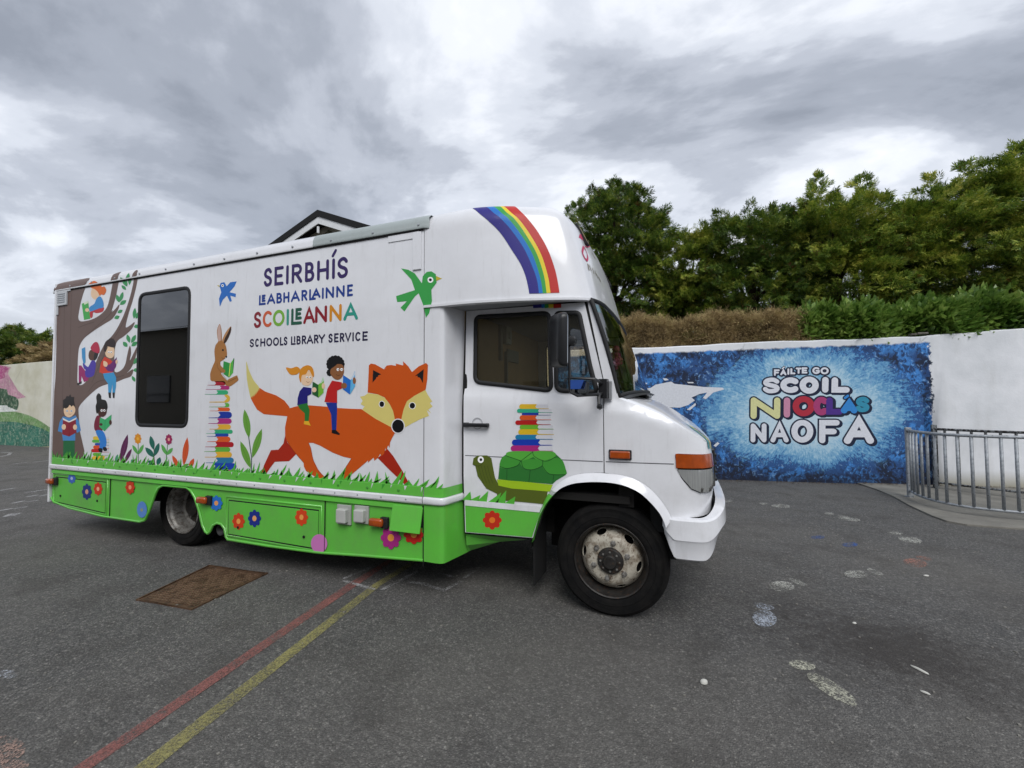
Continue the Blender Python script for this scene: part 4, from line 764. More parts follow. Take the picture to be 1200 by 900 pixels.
("p",206,5,0,[-4192,3471,-4196,3459,-4206,3450,-4220,3448,-4234,3451,-4245,3460,-4248,3473,-4245,3485,-4235,3493,-4221,3496,-4207,3492,-4196,3483]),
("p",5,6,0,[-4202,3467,-4205,3461,-4213,3458,-4221,3461,-4225,3468,-4222,3475,-4213,3477,-4205,3474]),
("S",60,5,0.003,[-4330,3396,-4297,3373,-4250,3385])]),
("bird_picture","box",[("p",65,0,0,[-3085,5008,-2948,4970,-2833,4900,-2707,4736,-2692,4842,-2625,4900,-2543,4901,-2466,4850,-2451,4720,-2543,4622,-2531,4453,-2578,4270,-2637,4204,-2668,4368,-2763,4588,-2831,4545,-3018,4331,-3089,4396,-2973,4486,-3152,4488,-3173,4583,-2831,4644,-2897,4815,-2987,4907]),
("p",206,1,0,[-2506,4767,-2511,4748,-2525,4734,-2546,4727,-2569,4730,-2590,4741,-2605,4758,-2610,4778,-2605,4797,-2590,4812,-2570,4818,-2546,4816,-2526,4805,-2511,4787]),
("p",4,2,0,[-2532,4770,-2537,4757,-2550,4750,-2566,4752,-2579,4762,-2584,4775,-2579,4788,-2566,4795,-2550,4793,-2537,4784]),
("p",158,1,0,[-2462,4821,-2357,4771,-2455,4749])]),
("bird_picture","box",[("p",37,0,0,[-7155,5135,-7128,5198,-7029,5200,-6964,5116,-6868,5183,-6699,5181,-6753,5095,-6886,4996,-6715,4952,-6719,4888,-6861,4929,-6818,4825,-6869,4814,-6952,4938,-7060,4871,-7137,4744,-7165,4900,-7105,5017]),
("p",206,1,0,[-7039,5136,-7045,5120,-7062,5111,-7084,5113,-7102,5125,-7109,5143,-7103,5159,-7085,5167,-7064,5165,-7046,5153]),
("p",4,2,0,[-7056,5138,-7061,5129,-7073,5127,-7086,5132,-7091,5141,-7086,5149,-7074,5152,-7062,5147]),
("p",158,1,0,[-7156,5152,-7226,5159,-7155,5119])]),
("lettering","box",[("gS",54,1,0.03,[-5983,5036,-5832,5033,-5832,5309,-5983,5310]),
("gE",54,1,0.03,[-5719,5032,-5561,5029,-5561,5307,-5719,5308]),
("gI",54,1,0.03,[-5442,5027,-5442,5027,-5442,5306,-5442,5306]),
("gR",54,1,0.03,[-5312,5025,-5129,5023,-5129,5304,-5312,5305]),
("gB",54,1,0.03,[-5008,5021,-4860,5019,-4860,5302,-5008,5303]),
("gH",54,1,0.03,[-4740,5017,-4544,5014,-4544,5300,-4740,5301]),
("gI",54,1,0.03,[-4417,5012,-4417,5012,-4417,5299,-4417,5299]),
("gS",54,1,0.03,[-4313,5010,-4137,5007,-4137,5297,-4313,5298]),
("s",54,1,0.026,[-4434,5374,-4375,5456])]),
("lettering","box",[("gL",9,1,0.0195,[-6098,4703,-5970,4702,-5970,4849,-6098,4850]),
("gE",9,1,0.0195,[-6028,4758,-5976,4758,-5976,4849,-6028,4849]),
("gA",9,1,0.0195,[-5901,4701,-5740,4699,-5740,4848,-5901,4849]),
("gB",9,1,0.0195,[-5672,4699,-5579,4698,-5579,4847,-5672,4847]),
("gH",9,1,0.0195,[-5511,4697,-5406,4696,-5406,4846,-5511,4846]),
("gA",9,1,0.0195,[-5333,4695,-5168,4694,-5168,4844,-5333,4845]),
("gR",9,1,0.0195,[-5091,4693,-4997,4692,-4997,4843,-5091,4844]),
("gL",9,1,0.0195,[-4919,4691,-4809,4690,-4809,4842,-4919,4843]),
("gA",9,1,0.0195,[-4859,4715,-4709,4714,-4709,4842,-4859,4842]),
("gI",9,1,0.0195,[-4639,4688,-4639,4688,-4639,4841,-4639,4841]),
("gN",9,1,0.0195,[-4559,4688,-4420,4686,-4420,4840,-4559,4841]),
("gN",9,1,0.0195,[-4334,4685,-4199,4684,-4199,4839,-4334,4839]),
("gE",9,1,0.0195,[-4109,4683,-4028,4682,-4028,4837,-4109,4838])]),
("lettering","box",[("gS",106,1,0.027,[-6213,4306,-6077,4305,-6077,4543,-6213,4544]),
("gC",161,1,0.027,[-5989,4305,-5812,4304,-5812,4540,-5989,4542]),
("gO",103,1,0.027,[-5741,4304,-5520,4303,-5520,4537,-5741,4540]),
("gI",64,1,0.027,[-5418,4303,-5418,4303,-5418,4536,-5418,4536]),
("gL",26,1,0.027,[-5312,4302,-5118,4301,-5118,4533,-5312,4535]),
("gE",26,1,0.027,[-5215,4385,-5124,4385,-5124,4533,-5215,4534]),
("gA",111,1,0.027,[-5037,4301,-4828,4300,-4828,4531,-5037,4533]),
("gN",111,1,0.027,[-4774,4300,-4570,4299,-4570,4528,-4774,4530]),
("gN",167,1,0.027,[-4464,4299,-4262,4298,-4262,4525,-4464,4527]),
("gA",48,1,0.027,[-4173,4297,-3931,4296,-3931,4522,-4173,4524])]),
("lettering","box",[("gS",16,1,0.0145,[-6316,3952,-6236,3951,-6236,4073,-6316,4073]),
("gC",16,1,0.0145,[-6180,3951,-6117,3951,-6117,4072,-6180,4072]),
("gH",16,1,0.0145,[-6051,3950,-5959,3949,-5959,4071,-6051,4071]),
("gO",16,1,0.0145,[-5906,3949,-5792,3948,-5792,4069,-5906,4070]),
("gO",16,1,0.0145,[-5742,3948,-5631,3947,-5631,4068,-5742,4069]),
("gL",16,1,0.0145,[-5578,3947,-5523,3946,-5523,4068,-5578,4068]),
("gS",16,1,0.0145,[-5489,3946,-5431,3946,-5431,4067,-5489,4067]),
("gL",16,1,0.0145,[-5320,3945,-5239,3944,-5239,4065,-5320,4066]),
("gI",16,1,0.0145,[-5252,3981,-5252,3981,-5252,4066,-5252,4066]),
("gB",16,1,0.0145,[-5193,3944,-5127,3943,-5127,4065,-5193,4065]),
("gR",16,1,0.0145,[-5073,3943,-5003,3943,-5003,4064,-5073,4064]),
("gA",16,1,0.0145,[-4966,3942,-4848,3942,-4848,4063,-4966,4063]),
("gR",16,1,0.0145,[-4803,3941,-4732,3941,-4732,4062,-4803,4062]),
("gY",16,1,0.0145,[-4706,3941,-4592,3940,-4592,4061,-4706,4062]),
("gS",16,1,0.0145,[-4495,3939,-4430,3939,-4430,4060,-4495,4060]),
("gE",16,1,0.0145,[-4372,3938,-4306,3938,-4306,4059,-4372,4059]),
("gR",16,1,0.0145,[-4252,3937,-4187,3937,-4187,4058,-4252,4058]),
("gV",16,1,0.0145,[-4150,3937,-4049,3936,-4049,4057,-4150,4058]),
("gI",16,1,0.0145,[-3997,3935,-3997,3935,-3997,4056,-3997,4056]),
("gC",16,1,0.0145,[-3940,3935,-3861,3935,-3861,4055,-3940,4056]),
("gE",16,1,0.0145,[-3796,3934,-3718,3934,-3718,4054,-3796,4055])]),
("flower_picture","box",[("p",69,0,0,[-11682,1259,-11685,1246,-11696,1234,-11715,1226,-11720,1215,-11712,1200,-11714,1186,-11723,1175,-11738,1167,-11757,1164,-11779,1168,-11792,1163,-11802,1147,-11817,1138,-11834,1134,-11852,1136,-11868,1143,-11879,1157,-11893,1160,-11915,1154,-11934,1155,-11950,1161,-11960,1171,-11964,1185,-11958,1201,-11964,1210,-11985,1216,-11998,1227,-12002,1239,-11999,1252,-11988,1264,-11968,1273,-11963,1283,-11971,1298,-11969,1312,-11960,1324,-11945,1332,-11926,1335,-11904,1331,-11890,1336,-11880,1351,-11866,1360,-11848,1364,-11830,1362,-11814,1355,-11803,1341,-11789,1337,-11768,1344,-11749,1343,-11733,1337,-11723,1327,-11719,1313,-11725,1297,-11719,1288,-11698,1281,-11686,1271]),
("p",130,1,0,[-11790,1252,-11796,1234,-11814,1219,-11839,1213,-11865,1216,-11884,1228,-11892,1246,-11886,1265,-11868,1279,-11843,1286,-11818,1282,-11798,1270])]),
("flower_picture","box",[("p",33,0,0,[-11055,1009,-11058,989,-11071,971,-11094,958,-11100,943,-11090,919,-11092,898,-11102,881,-11119,869,-11141,864,-11167,870,-11183,863,-11194,839,-11211,825,-11231,819,-11252,822,-11271,833,-11285,855,-11301,860,-11326,850,-11349,851,-11368,861,-11380,876,-11385,897,-11378,922,-11385,937,-11410,946,-11425,962,-11431,982,-11427,1001,-11414,1019,-11391,1033,-11385,1048,-11395,1072,-11393,1093,-11382,1111,-11365,1123,-11343,1127,-11316,1121,-11301,1129,-11290,1152,-11272,1166,-11252,1171,-11231,1169,-11212,1157,-11198,1135,-11182,1130,-11157,1139,-11135,1138,-11116,1129,-11104,1113,-11100,1092,-11107,1068,-11099,1053,-11075,1043,-11061,1027]),
("p",169,1,0,[-11182,999,-11188,971,-11209,949,-11238,939,-11269,945,-11292,963,-11301,991,-11295,1019,-11274,1041,-11245,1051,-11215,1046,-11192,1027])]),
("flower_picture","box",[("p",156,0,0,[-10669,1097,-10672,1081,-10683,1066,-10703,1056,-10708,1043,-10700,1025,-10701,1008,-10710,993,-10725,984,-10744,980,-10766,985,-10780,979,-10789,960,-10804,948,-10822,944,-10840,946,-10856,955,-10868,972,-10882,976,-10904,968,-10923,969,-10939,977,-10950,990,-10953,1006,-10947,1026,-10954,1038,-10975,1046,-10988,1059,-10993,1074,-10990,1090,-10978,1105,-10958,1116,-10953,1128,-10961,1147,-10960,1164,-10950,1178,-10935,1188,-10916,1192,-10894,1187,-10880,1193,-10870,1212,-10855,1223,-10838,1228,-10820,1225,-10804,1216,-10792,1199,-10778,1194,-10756,1202,-10737,1201,-10721,1193,-10711,1181,-10707,1164,-10713,1144,-10707,1133,-10686,1125,-10674,1112]),
("p",203,1,0,[-10779,1089,-10784,1066,-10802,1048,-10827,1040,-10853,1045,-10873,1060,-10881,1082,-10876,1105,-10858,1123,-10832,1131,-10806,1126,-10787,1111])]),
("flower_picture","box",[("p",156,0,0,[-9554,1206,-9557,1190,-9568,1176,-9588,1165,-9593,1153,-9585,1134,-9587,1116,-9596,1102,-9610,1093,-9629,1089,-9651,1093,-9665,1087,-9674,1068,-9689,1057,-9707,1052,-9724,1054,-9740,1064,-9752,1081,-9766,1085,-9787,1077,-9807,1078,-9823,1086,-9833,1099,-9837,1116,-9831,1136,-9837,1148,-9858,1156,-9871,1169,-9875,1185,-9872,1201,-9861,1215,-9841,1226,-9836,1239,-9844,1258,-9842,1276,-9833,1290,-9818,1300,-9798,1303,-9776,1298,-9763,1304,-9753,1323,-9738,1335,-9720,1339,-9703,1337,-9687,1327,-9675,1310,-9661,1306,-9640,1313,-9621,1312,-9605,1304,-9595,1291,-9591,1274,-9597,1255,-9591,1243,-9571,1235,-9558,1222]),
("p",202,1,0,[-9663,1199,-9668,1176,-9686,1158,-9711,1150,-9737,1154,-9757,1170,-9765,1192,-9759,1215,-9741,1233,-9716,1241,-9690,1237,-9670,1221])]),
("flower_picture","box",[("p",38,0,0,[-6951,1095,-6955,1079,-6967,1065,-6987,1054,-6993,1041,-6985,1023,-6987,1005,-6997,991,-7013,981,-7032,977,-7055,982,-7070,975,-7080,956,-7096,945,-7114,940,-7133,941,-7149,950,-7161,967,-7176,971,-7198,963,-7219,964,-7235,971,-7246,984,-7249,1000,-7243,1020,-7249,1032,-7271,1040,-7284,1052,-7289,1068,-7285,1084,-7273,1098,-7252,1110,-7246,1122,-7254,1141,-7252,1158,-7242,1173,-7226,1183,-7206,1186,-7182,1182,-7168,1188,-7158,1207,-7142,1219,-7123,1223,-7105,1221,-7088,1212,-7076,1195,-7062,1191,-7039,1199,-7019,1198,-7003,1191,-6993,1178,-6989,1162,-6996,1142,-6990,1130,-6968,1123,-6956,1110]),
("p",191,1,0,[-7065,1086,-7072,1063,-7091,1045,-7117,1036,-7144,1040,-7164,1055,-7172,1077,-7166,1100,-7147,1118,-7120,1126,-7093,1123,-7073,1108])]),
("flower_picture","box",[("p",159,0,0,[-6369,822,-6372,805,-6383,789,-6403,778,-6409,764,-6401,744,-6403,726,-6412,711,-6427,700,-6446,696,-6468,700,-6482,693,-6492,673,-6507,660,-6525,655,-6542,657,-6558,666,-6569,685,-6583,689,-6605,680,-6625,680,-6640,688,-6651,701,-6654,719,-6647,741,-6654,753,-6675,761,-6687,775,-6691,791,-6688,808,-6676,824,-6656,836,-6651,850,-6658,870,-6656,888,-6647,904,-6632,914,-6612,918,-6590,914,-6576,920,-6566,941,-6551,953,-6533,959,-6515,956,-6500,947,-6488,928,-6475,924,-6453,933,-6434,932,-6418,924,-6408,911,-6405,893,-6412,872,-6406,859,-6385,852,-6373,838]),
("p",199,1,0,[-6478,811,-6484,787,-6502,767,-6528,758,-6553,762,-6573,778,-6580,802,-6574,826,-6556,846,-6530,855,-6504,851,-6485,835])]),
("flower_picture","box",[("p",17,0,0,[-5971,909,-5975,892,-5986,876,-6006,864,-6011,851,-6004,831,-6006,812,-6015,797,-6030,786,-6049,782,-6071,786,-6085,779,-6095,759,-6110,746,-6128,741,-6146,743,-6161,752,-6173,771,-6187,775,-6208,766,-6228,766,-6244,774,-6254,788,-6257,806,-6251,828,-6257,840,-6278,848,-6290,862,-6295,879,-6291,896,-6279,912,-6259,924,-6253,938,-6261,958,-6259,977,-6249,992,-6234,1003,-6215,1007,-6192,1002,-6179,1009,-6169,1030,-6153,1042,-6136,1047,-6118,1045,-6102,1035,-6091,1017,-6077,1013,-6055,1021,-6036,1020,-6021,1012,-6011,999,-6008,981,-6014,959,-6008,947,-5988,939,-5976,925]),
("p",192,1,0,[-6081,899,-6087,874,-6105,854,-6130,845,-6156,849,-6176,865,-6183,889,-6177,914,-6158,934,-6133,943,-6107,938,-6088,922])]),
("flower_picture","box",[("p",166,0,0,[-4895,1029,-4899,1012,-4909,998,-4927,986,-4932,974,-4925,954,-4927,937,-4936,922,-4949,912,-4966,908,-4986,913,-4998,906,-5007,887,-5021,875,-5037,870,-5053,872,-5067,881,-5077,898,-5090,902,-5110,894,-5127,895,-5141,902,-5150,915,-5153,933,-5147,953,-5153,965,-5172,973,-5183,986,-5186,1002,-5183,1018,-5173,1033,-5154,1045,-5149,1057,-5156,1077,-5154,1095,-5145,1109,-5132,1119,-5114,1123,-5094,1119,-5082,1125,-5072,1144,-5059,1156,-5043,1161,-5027,1159,-5012,1149,-5003,1132,-4990,1128,-4971,1136,-4953,1135,-4939,1127,-4930,1114,-4928,1097,-4934,1077,-4928,1065,-4910,1057,-4899,1044]),
("p",199,1,0,[-4994,1020,-5000,996,-5016,977,-5039,969,-5062,973,-5080,988,-5086,1011,-5080,1035,-5064,1053,-5041,1062,-5018,1057,-5000,1042])]),
("faded_flower_picture","box",[("p",86,0,0,[-9141,790,-9145,748,-9159,707,-9183,671,-9215,642,-9252,622,-9294,613,-9335,615,-9375,627,-9410,650,-9437,682,-9455,720,-9463,762,-9459,806,-9445,847,-9421,883,-9388,912,-9350,931,-9308,940,-9267,938,-9227,925,-9193,901,-9166,870,-9149,832]),
("p",110,1,0,[-9261,773,-9263,760,-9270,749,-9282,740,-9297,734,-9313,733,-9328,736,-9341,743,-9349,753,-9352,765,-9350,777,-9343,789,-9331,798,-9316,803,-9300,804,-9285,801,-9272,795,-9264,785])]),
("faded_flower_picture","box",[("p",152,0,0,[-4479,644,-4484,604,-4501,566,-4527,531,-4563,503,-4604,483,-4649,472,-4694,472,-4737,482,-4773,502,-4802,530,-4820,565,-4827,604,-4822,644,-4805,683,-4777,718,-4741,746,-4699,766,-4654,776,-4609,776,-4567,765,-4531,745,-4503,716,-4485,682])]),
("flower_picture","box",[("p",121,0,0,[-3056,893,-3060,873,-3074,855,-3097,841,-3104,825,-3095,802,-3098,781,-3109,763,-3127,751,-3149,745,-3174,750,-3190,742,-3202,718,-3220,703,-3241,696,-3261,698,-3280,709,-3292,730,-3308,734,-3334,724,-3357,724,-3375,733,-3386,748,-3390,769,-3382,794,-3388,809,-3413,817,-3427,833,-3432,852,-3427,872,-3413,891,-3389,905,-3383,921,-3391,944,-3388,966,-3377,984,-3359,997,-3336,1002,-3310,997,-3294,1005,-3282,1028,-3264,1043,-3243,1050,-3223,1047,-3205,1036,-3192,1015,-3176,1010,-3151,1021,-3129,1020,-3111,1011,-3100,996,-3097,975,-3104,950,-3098,936,-3074,927,-3061,912]),
("p",190,1,0,[-3183,879,-3190,850,-3212,828,-3242,817,-3271,821,-3294,839,-3302,866,-3294,895,-3272,918,-3242,929,-3213,925,-3191,906])]),
("flower_picture","box",[("p",150,0,0,[-2653,978,-2657,963,-2670,948,-2692,937,-2698,925,-2690,907,-2693,891,-2704,877,-2721,867,-2742,862,-2766,865,-2781,859,-2793,840,-2810,828,-2830,823,-2849,824,-2867,832,-2879,848,-2894,851,-2919,842,-2940,842,-2958,848,-2969,860,-2972,876,-2964,896,-2970,907,-2994,913,-3007,925,-3012,940,-3007,956,-2994,970,-2971,982,-2965,994,-2973,1012,-2970,1029,-2959,1043,-2942,1053,-2920,1058,-2895,1054,-2880,1060,-2868,1079,-2851,1091,-2831,1096,-2811,1095,-2794,1087,-2782,1070,-2767,1067,-2743,1075,-2722,1075,-2705,1069,-2694,1057,-2691,1041,-2699,1022,-2692,1011,-2670,1004,-2657,993]),
("p",190,1,0,[-2774,965,-2781,943,-2802,925,-2830,916,-2859,919,-2880,932,-2887,953,-2880,976,-2859,994,-2831,1003,-2802,1000,-2781,986])]),
("tortoise_picture","cab",[("p",81,0,0,[-2053,1983,-2038,2079,-1966,2124,-1810,2133,-1740,2092,-1713,1954,-1680,1804,-1617,1695,-1414,1666,-1072,1670,-869,1665,-895,1478,-1282,1483,-1645,1479,-1653,1574,-1826,1638,-1967,1812,-2007,1965]),
("p",120,1,0,[-1653,1786,-1467,1782,-1149,1775,-793,1761,-838,1662,-1072,1665,-1414,1666,-1625,1694]),
("p",47,1,0,[-1631,1794,-1608,1985,-1561,2118,-1444,2203,-784,2228,-665,2128,-603,1988,-603,1912,-742,1825,-797,1771,-1149,1777,-1467,1779]),
("P",82,2,0,[-1452,2203,-1094,2216,-1061,2154,-1265,2076,-1487,2136]),
("P",82,2,0,[-1084,2217,-789,2228,-752,2157,-890,2089,-1056,2120]),
("P",71,2,0,[-1569,2112,-1487,2131,-1284,2070,-1327,2004,-1488,1956,-1608,1970]),
("P",71,3,0,[-1279,2056,-1147,2106,-946,2101,-952,2018,-1096,1957,-1227,1974]),
("P",71,2,0,[-941,2072,-789,2137,-660,2123,-603,1988,-608,1916,-841,1912,-932,1985]),
("S",20,4,0.004,[-1488,1946,-1494,1795]),
("S",20,4,0.004,[-1127,1955,-1149,1787]),
("S",20,4,0.004,[-779,1906,-792,1785]),
("S",20,4,0.004,[-1608,1980,-1488,1956,-1327,2004,-1265,2076,-1095,2207]),
("S",20,4,0.004,[-1265,2076,-1227,1974,-1096,1957,-952,2018,-941,2091]),
("S",20,4,0.004,[-942,2018,-841,1912,-608,1916]),
("S",20,4,0.004,[-1087,2217,-1061,2147,-890,2089,-752,2157]),
("S",20,4,0.004,[-1487,2136,-1265,2076]),
("S",59,2,0.003,[-1952,1967,-1918,1841,-1868,1716]),
("S",59,2,0.003,[-1904,1970,-1870,1844,-1820,1719]),
("S",59,2,0.003,[-1853,1972,-1819,1847,-1769,1723]),
("S",59,2,0.003,[-1802,1975,-1769,1849,-1719,1726]),
("p",206,2,0,[-1864,2066,-1868,2047,-1879,2030,-1896,2018,-1915,2013,-1935,2016,-1951,2026,-1962,2042,-1966,2062,-1962,2082,-1951,2099,-1935,2111,-1915,2115,-1895,2112,-1879,2102,-1868,2086]),
("p",4,3,0,[-1889,2065,-1893,2054,-1901,2045,-1912,2041,-1924,2044,-1932,2052,-1935,2063,-1932,2075,-1924,2084,-1912,2087,-1901,2085,-1892,2077]),
("S",43,2,0.003,[-2035,1979,-1952,1967,-1887,2001])]),
("book_stack_picture","cab",[("p",170,0,0,[-859,2897,-1038,2898,-1039,2840,-859,2840]),
("p",184,1,0,[-844,2840,-1038,2842,-1039,2833,-844,2835]),
("p",184,1,0,[-1038,2902,-1256,2902,-1256,2902,-1274,2897,-1288,2884,-1293,2867,-1288,2849,-1275,2837,-1256,2832,-1039,2833,-1023,2843,-1047,2867,-1022,2893]),
("p",170,0,0,[-804,2830,-1000,2830,-1000,2784,-804,2785]),
("p",53,1,0,[-789,2785,-1000,2786,-1000,2779,-789,2781]),
("p",53,1,0,[-1000,2833,-1299,2832,-1299,2832,-1313,2828,-1324,2818,-1328,2804,-1324,2790,-1313,2780,-1299,2777,-1000,2779,-988,2787,-1007,2806,-987,2826]),
("p",170,0,0,[-822,2778,-1000,2776,-1000,2745,-822,2747]),
("p",18,1,0,[-807,2747,-1000,2747,-1000,2742,-807,2744]),
("p",18,1,0,[-1000,2779,-1234,2777,-1234,2777,-1244,2775,-1251,2768,-1254,2758,-1251,2749,-1244,2742,-1234,2740,-1000,2742,-992,2747,-1005,2760,-992,2774]),
("p",170,0,0,[-822,2739,-1039,2737,-1040,2679,-823,2682]),
("p",176,1,0,[-808,2682,-1040,2682,-1040,2673,-808,2677]),
("p",176,1,0,[-1039,2741,-1251,2740,-1251,2740,-1270,2735,-1283,2722,-1289,2704,-1284,2687,-1270,2674,-1252,2670,-1040,2673,-1024,2683,-1048,2707,-1023,2733]),
("p",170,0,0,[-830,2666,-1027,2664,-1027,2610,-831,2613]),
("p",140,1,0,[-816,2614,-1027,2613,-1027,2604,-816,2609]),
("p",140,1,0,[-1027,2668,-1321,2664,-1321,2664,-1338,2659,-1351,2647,-1356,2631,-1351,2615,-1338,2603,-1321,2599,-1027,2604,-1012,2614,-1035,2636,-1012,2660]),
("p",170,0,0,[-791,2602,-1009,2598,-1010,2546,-791,2551]),
("p",101,1,0,[-776,2551,-1010,2549,-1010,2540,-776,2546]),
("p",101,1,0,[-1009,2602,-1256,2598,-1256,2598,-1273,2593,-1285,2582,-1289,2566,-1285,2550,-1273,2539,-1256,2535,-1010,2540,-995,2550,-1017,2571,-995,2595]),
("p",170,0,0,[-786,2540,-1015,2536,-1015,2470,-787,2475]),
("p",183,1,0,[-772,2475,-1015,2473,-1015,2462,-772,2469]),
("p",183,1,0,[-1015,2540,-1268,2535,-1268,2535,-1290,2529,-1305,2514,-1311,2494,-1305,2475,-1290,2460,-1269,2456,-1015,2462,-997,2474,-1025,2501,-997,2531]),
("p",170,0,0,[-799,2463,-1041,2457,-1042,2399,-800,2406]),
("p",31,1,0,[-785,2407,-1042,2402,-1042,2392,-785,2401]),
("p",31,1,0,[-1041,2461,-1319,2454,-1319,2454,-1338,2449,-1352,2436,-1357,2418,-1352,2401,-1338,2389,-1320,2385,-1042,2392,-1026,2403,-1050,2427,-1025,2453]),
("p",170,0,0,[-812,2394,-995,2389,-996,2317,-813,2323]),
("p",6,1,0,[-798,2323,-996,2320,-996,2308,-798,2316]),
("p",6,1,0,[-995,2394,-1364,2383,-1364,2383,-1387,2377,-1404,2360,-1411,2338,-1405,2316,-1387,2301,-1364,2296,-996,2308,-976,2322,-1006,2351,-976,2384]),
("p",170,0,0,[-801,2310,-1004,2303,-1004,2233,-801,2241]),
("p",132,1,0,[-786,2241,-1004,2236,-1004,2225,-786,2235]),
("p",132,1,0,[-1004,2308,-1384,2295,-1384,2295,-1407,2289,-1424,2273,-1430,2251,-1424,2230,-1407,2215,-1385,2210,-1004,2225,-985,2238,-1014,2266,-984,2299])]),
("flower_picture","cab",[("p",151,0,0,[-1575,1193,-1579,1177,-1590,1162,-1609,1151,-1615,1139,-1608,1120,-1611,1103,-1620,1089,-1635,1079,-1653,1075,-1674,1079,-1687,1073,-1698,1054,-1712,1042,-1730,1037,-1747,1038,-1762,1047,-1772,1064,-1785,1068,-1806,1060,-1825,1060,-1840,1067,-1850,1080,-1852,1096,-1845,1116,-1851,1128,-1871,1135,-1882,1148,-1886,1163,-1882,1179,-1871,1194,-1851,1205,-1845,1218,-1852,1236,-1849,1254,-1840,1268,-1825,1278,-1806,1282,-1785,1278,-1771,1284,-1761,1303,-1746,1314,-1729,1319,-1712,1317,-1697,1308,-1687,1291,-1674,1287,-1652,1295,-1634,1295,-1619,1288,-1610,1275,-1608,1258,-1615,1239,-1609,1227,-1590,1220,-1579,1208]),
("p",189,1,0,[-1680,1183,-1687,1160,-1705,1141,-1729,1133,-1754,1137,-1772,1151,-1779,1173,-1772,1196,-1754,1214,-1729,1223,-1704,1219,-1686,1204])]),
("rainbow_picture","lut",[("p",36,0,0,[484,5819,662,5662,826,5555,939,5461,1036,5356,1118,5231,1187,5103,1250,4990,1300,4881,1332,4772,1350,4664,1357,4546,1358,4457,1494,4456,1500,4532,1503,4633,1494,4722,1475,4823,1442,4956,1397,5098,1337,5226,1263,5349,1177,5467,1072,5570,919,5671,748,5844]),
("p",14,0,0,[748,5844,919,5671,1072,5570,1177,5467,1263,5349,1337,5226,1397,5098,1442,4956,1475,4823,1494,4722,1503,4633,1500,4532,1494,4456,1549,4457,1553,4521,1557,4605,1555,4678,1548,4767,1532,4897,1504,5041,1455,5178,1389,5314,1310,5449,1212,5567,1066,5673,809,5940]),
("p",57,0,0,[809,5940,1066,5673,1212,5567,1310,5449,1389,5314,1455,5178,1504,5041,1532,4897,1548,4767,1555,4678,1557,4605,1553,4521,1549,4457,1604,4459,1608,4508,1612,4577,1617,4647,1616,4739,1604,4876,1579,5026,1540,5156,1486,5285,1415,5433,1322,5566,1177,5675,1001,5924]),
("p",195,0,0,[1001,5924,1177,5675,1322,5566,1415,5433,1486,5285,1540,5156,1579,5026,1604,4876,1616,4739,1617,4647,1612,4577,1608,4508,1604,4459,1659,4460,1663,4510,1668,4576,1673,4632,1673,4711,1666,4849,1646,5006,1609,5147,1557,5284,1492,5425,1407,5554,1267,5668,1115,5861]),
("p",146,0,0,[1115,5861,1267,5668,1407,5554,1492,5425,1557,5284,1609,5147,1646,5006,1666,4849,1673,4711,1673,4632,1668,4576,1663,4510,1659,4460,1784,4461,1790,4519,1796,4600,1800,4687,1800,4790,1789,4924,1770,5065,1741,5192,1700,5317,1643,5448,1569,5566,1469,5682,1379,5842])]),
("rainbow_picture","cab",[("p",36,0,0,[-1095,4377,-965,4372,-963,4317,-1093,4320]),
("p",14,0,0,[-965,4366,-918,4368,-915,4313,-963,4309]),
("p",57,0,0,[-918,4362,-857,4362,-854,4308,-915,4305]),
("p",195,0,0,[-857,4357,-785,4356,-782,4302,-854,4300]),
("p",146,0,0,[-785,4351,-670,4346,-668,4293,-783,4294])]),
("pink_logo","lut",[("S",148,0,0.03,[3361,5751,2502,5395,3829,5809,4007,5852,2729,5325,3791,5783,2672,5477]),
("S",148,1,0.02,[2531,5257,2397,5127,2416,5047,2489,5029,2632,5142,2627,5240,2553,5254]),
("s",109,0,0.02,[2474,4957,2451,4875]),
("s",109,0,0.02,[2557,4962,2557,4894]),
("s",109,0,0.02,[2715,4959,2715,4890]),
("s",109,0,0.02,[2878,4966,2876,4915]),
("s",109,0,0.02,[4159,5731,3256,5388]),
("s",109,0,0.02,[3303,5382,3436,5359]),
("s",109,0,0.02,[2950,4936,2987,4895]),
("s",109,0,0.02,[3081,4921,3173,4883])]),
("mural_lettering","wall",[("GF",2,0,0.082,[1018,1918,1081,1916,1084,2001,1021,2002]),
("GF",2,0,0.077,[1026,1912,1089,1911,1092,1995,1029,1997]),
("GF",175,4,0.032,[1018,1918,1081,1916,1084,2001,1021,2002]),
("GA",2,0,0.082,[1123,1926,1192,1924,1195,2003,1126,2005]),
("GA",2,0,0.077,[1132,1920,1200,1918,1203,1997,1135,1999]),
("GA",175,4,0.032,[1123,1926,1192,1924,1195,2003,1126,2005]),
("GI",2,0,0.082,[1239,1933,1239,1933,1242,2016,1242,2016]),
("GI",2,0,0.077,[1248,1927,1248,1927,1251,2011,1251,2011]),
("GI",175,4,0.032,[1239,1933,1239,1933,1242,2016,1242,2016]),
("GL",2,0,0.082,[1287,1941,1338,1940,1341,2019,1290,2020]),
("GL",2,0,0.077,[1295,1936,1346,1934,1349,2013,1298,2015]),
("GL",175,4,0.032,[1287,1941,1338,1940,1341,2019,1290,2020]),
("GT",2,0,0.082,[1374,1949,1437,1948,1440,2026,1377,2028]),
("GT",2,0,0.077,[1383,1944,1446,1942,1449,2020,1385,2022]),
("GT",175,4,0.032,[1374,1949,1437,1948,1440,2026,1377,2028]),
("GE",2,0,0.082,[1473,1952,1532,1951,1535,2029,1476,2031]),
("GE",2,0,0.077,[1482,1947,1540,1945,1543,2023,1485,2025]),
("GE",175,4,0.032,[1473,1952,1532,1951,1535,2029,1476,2031]),
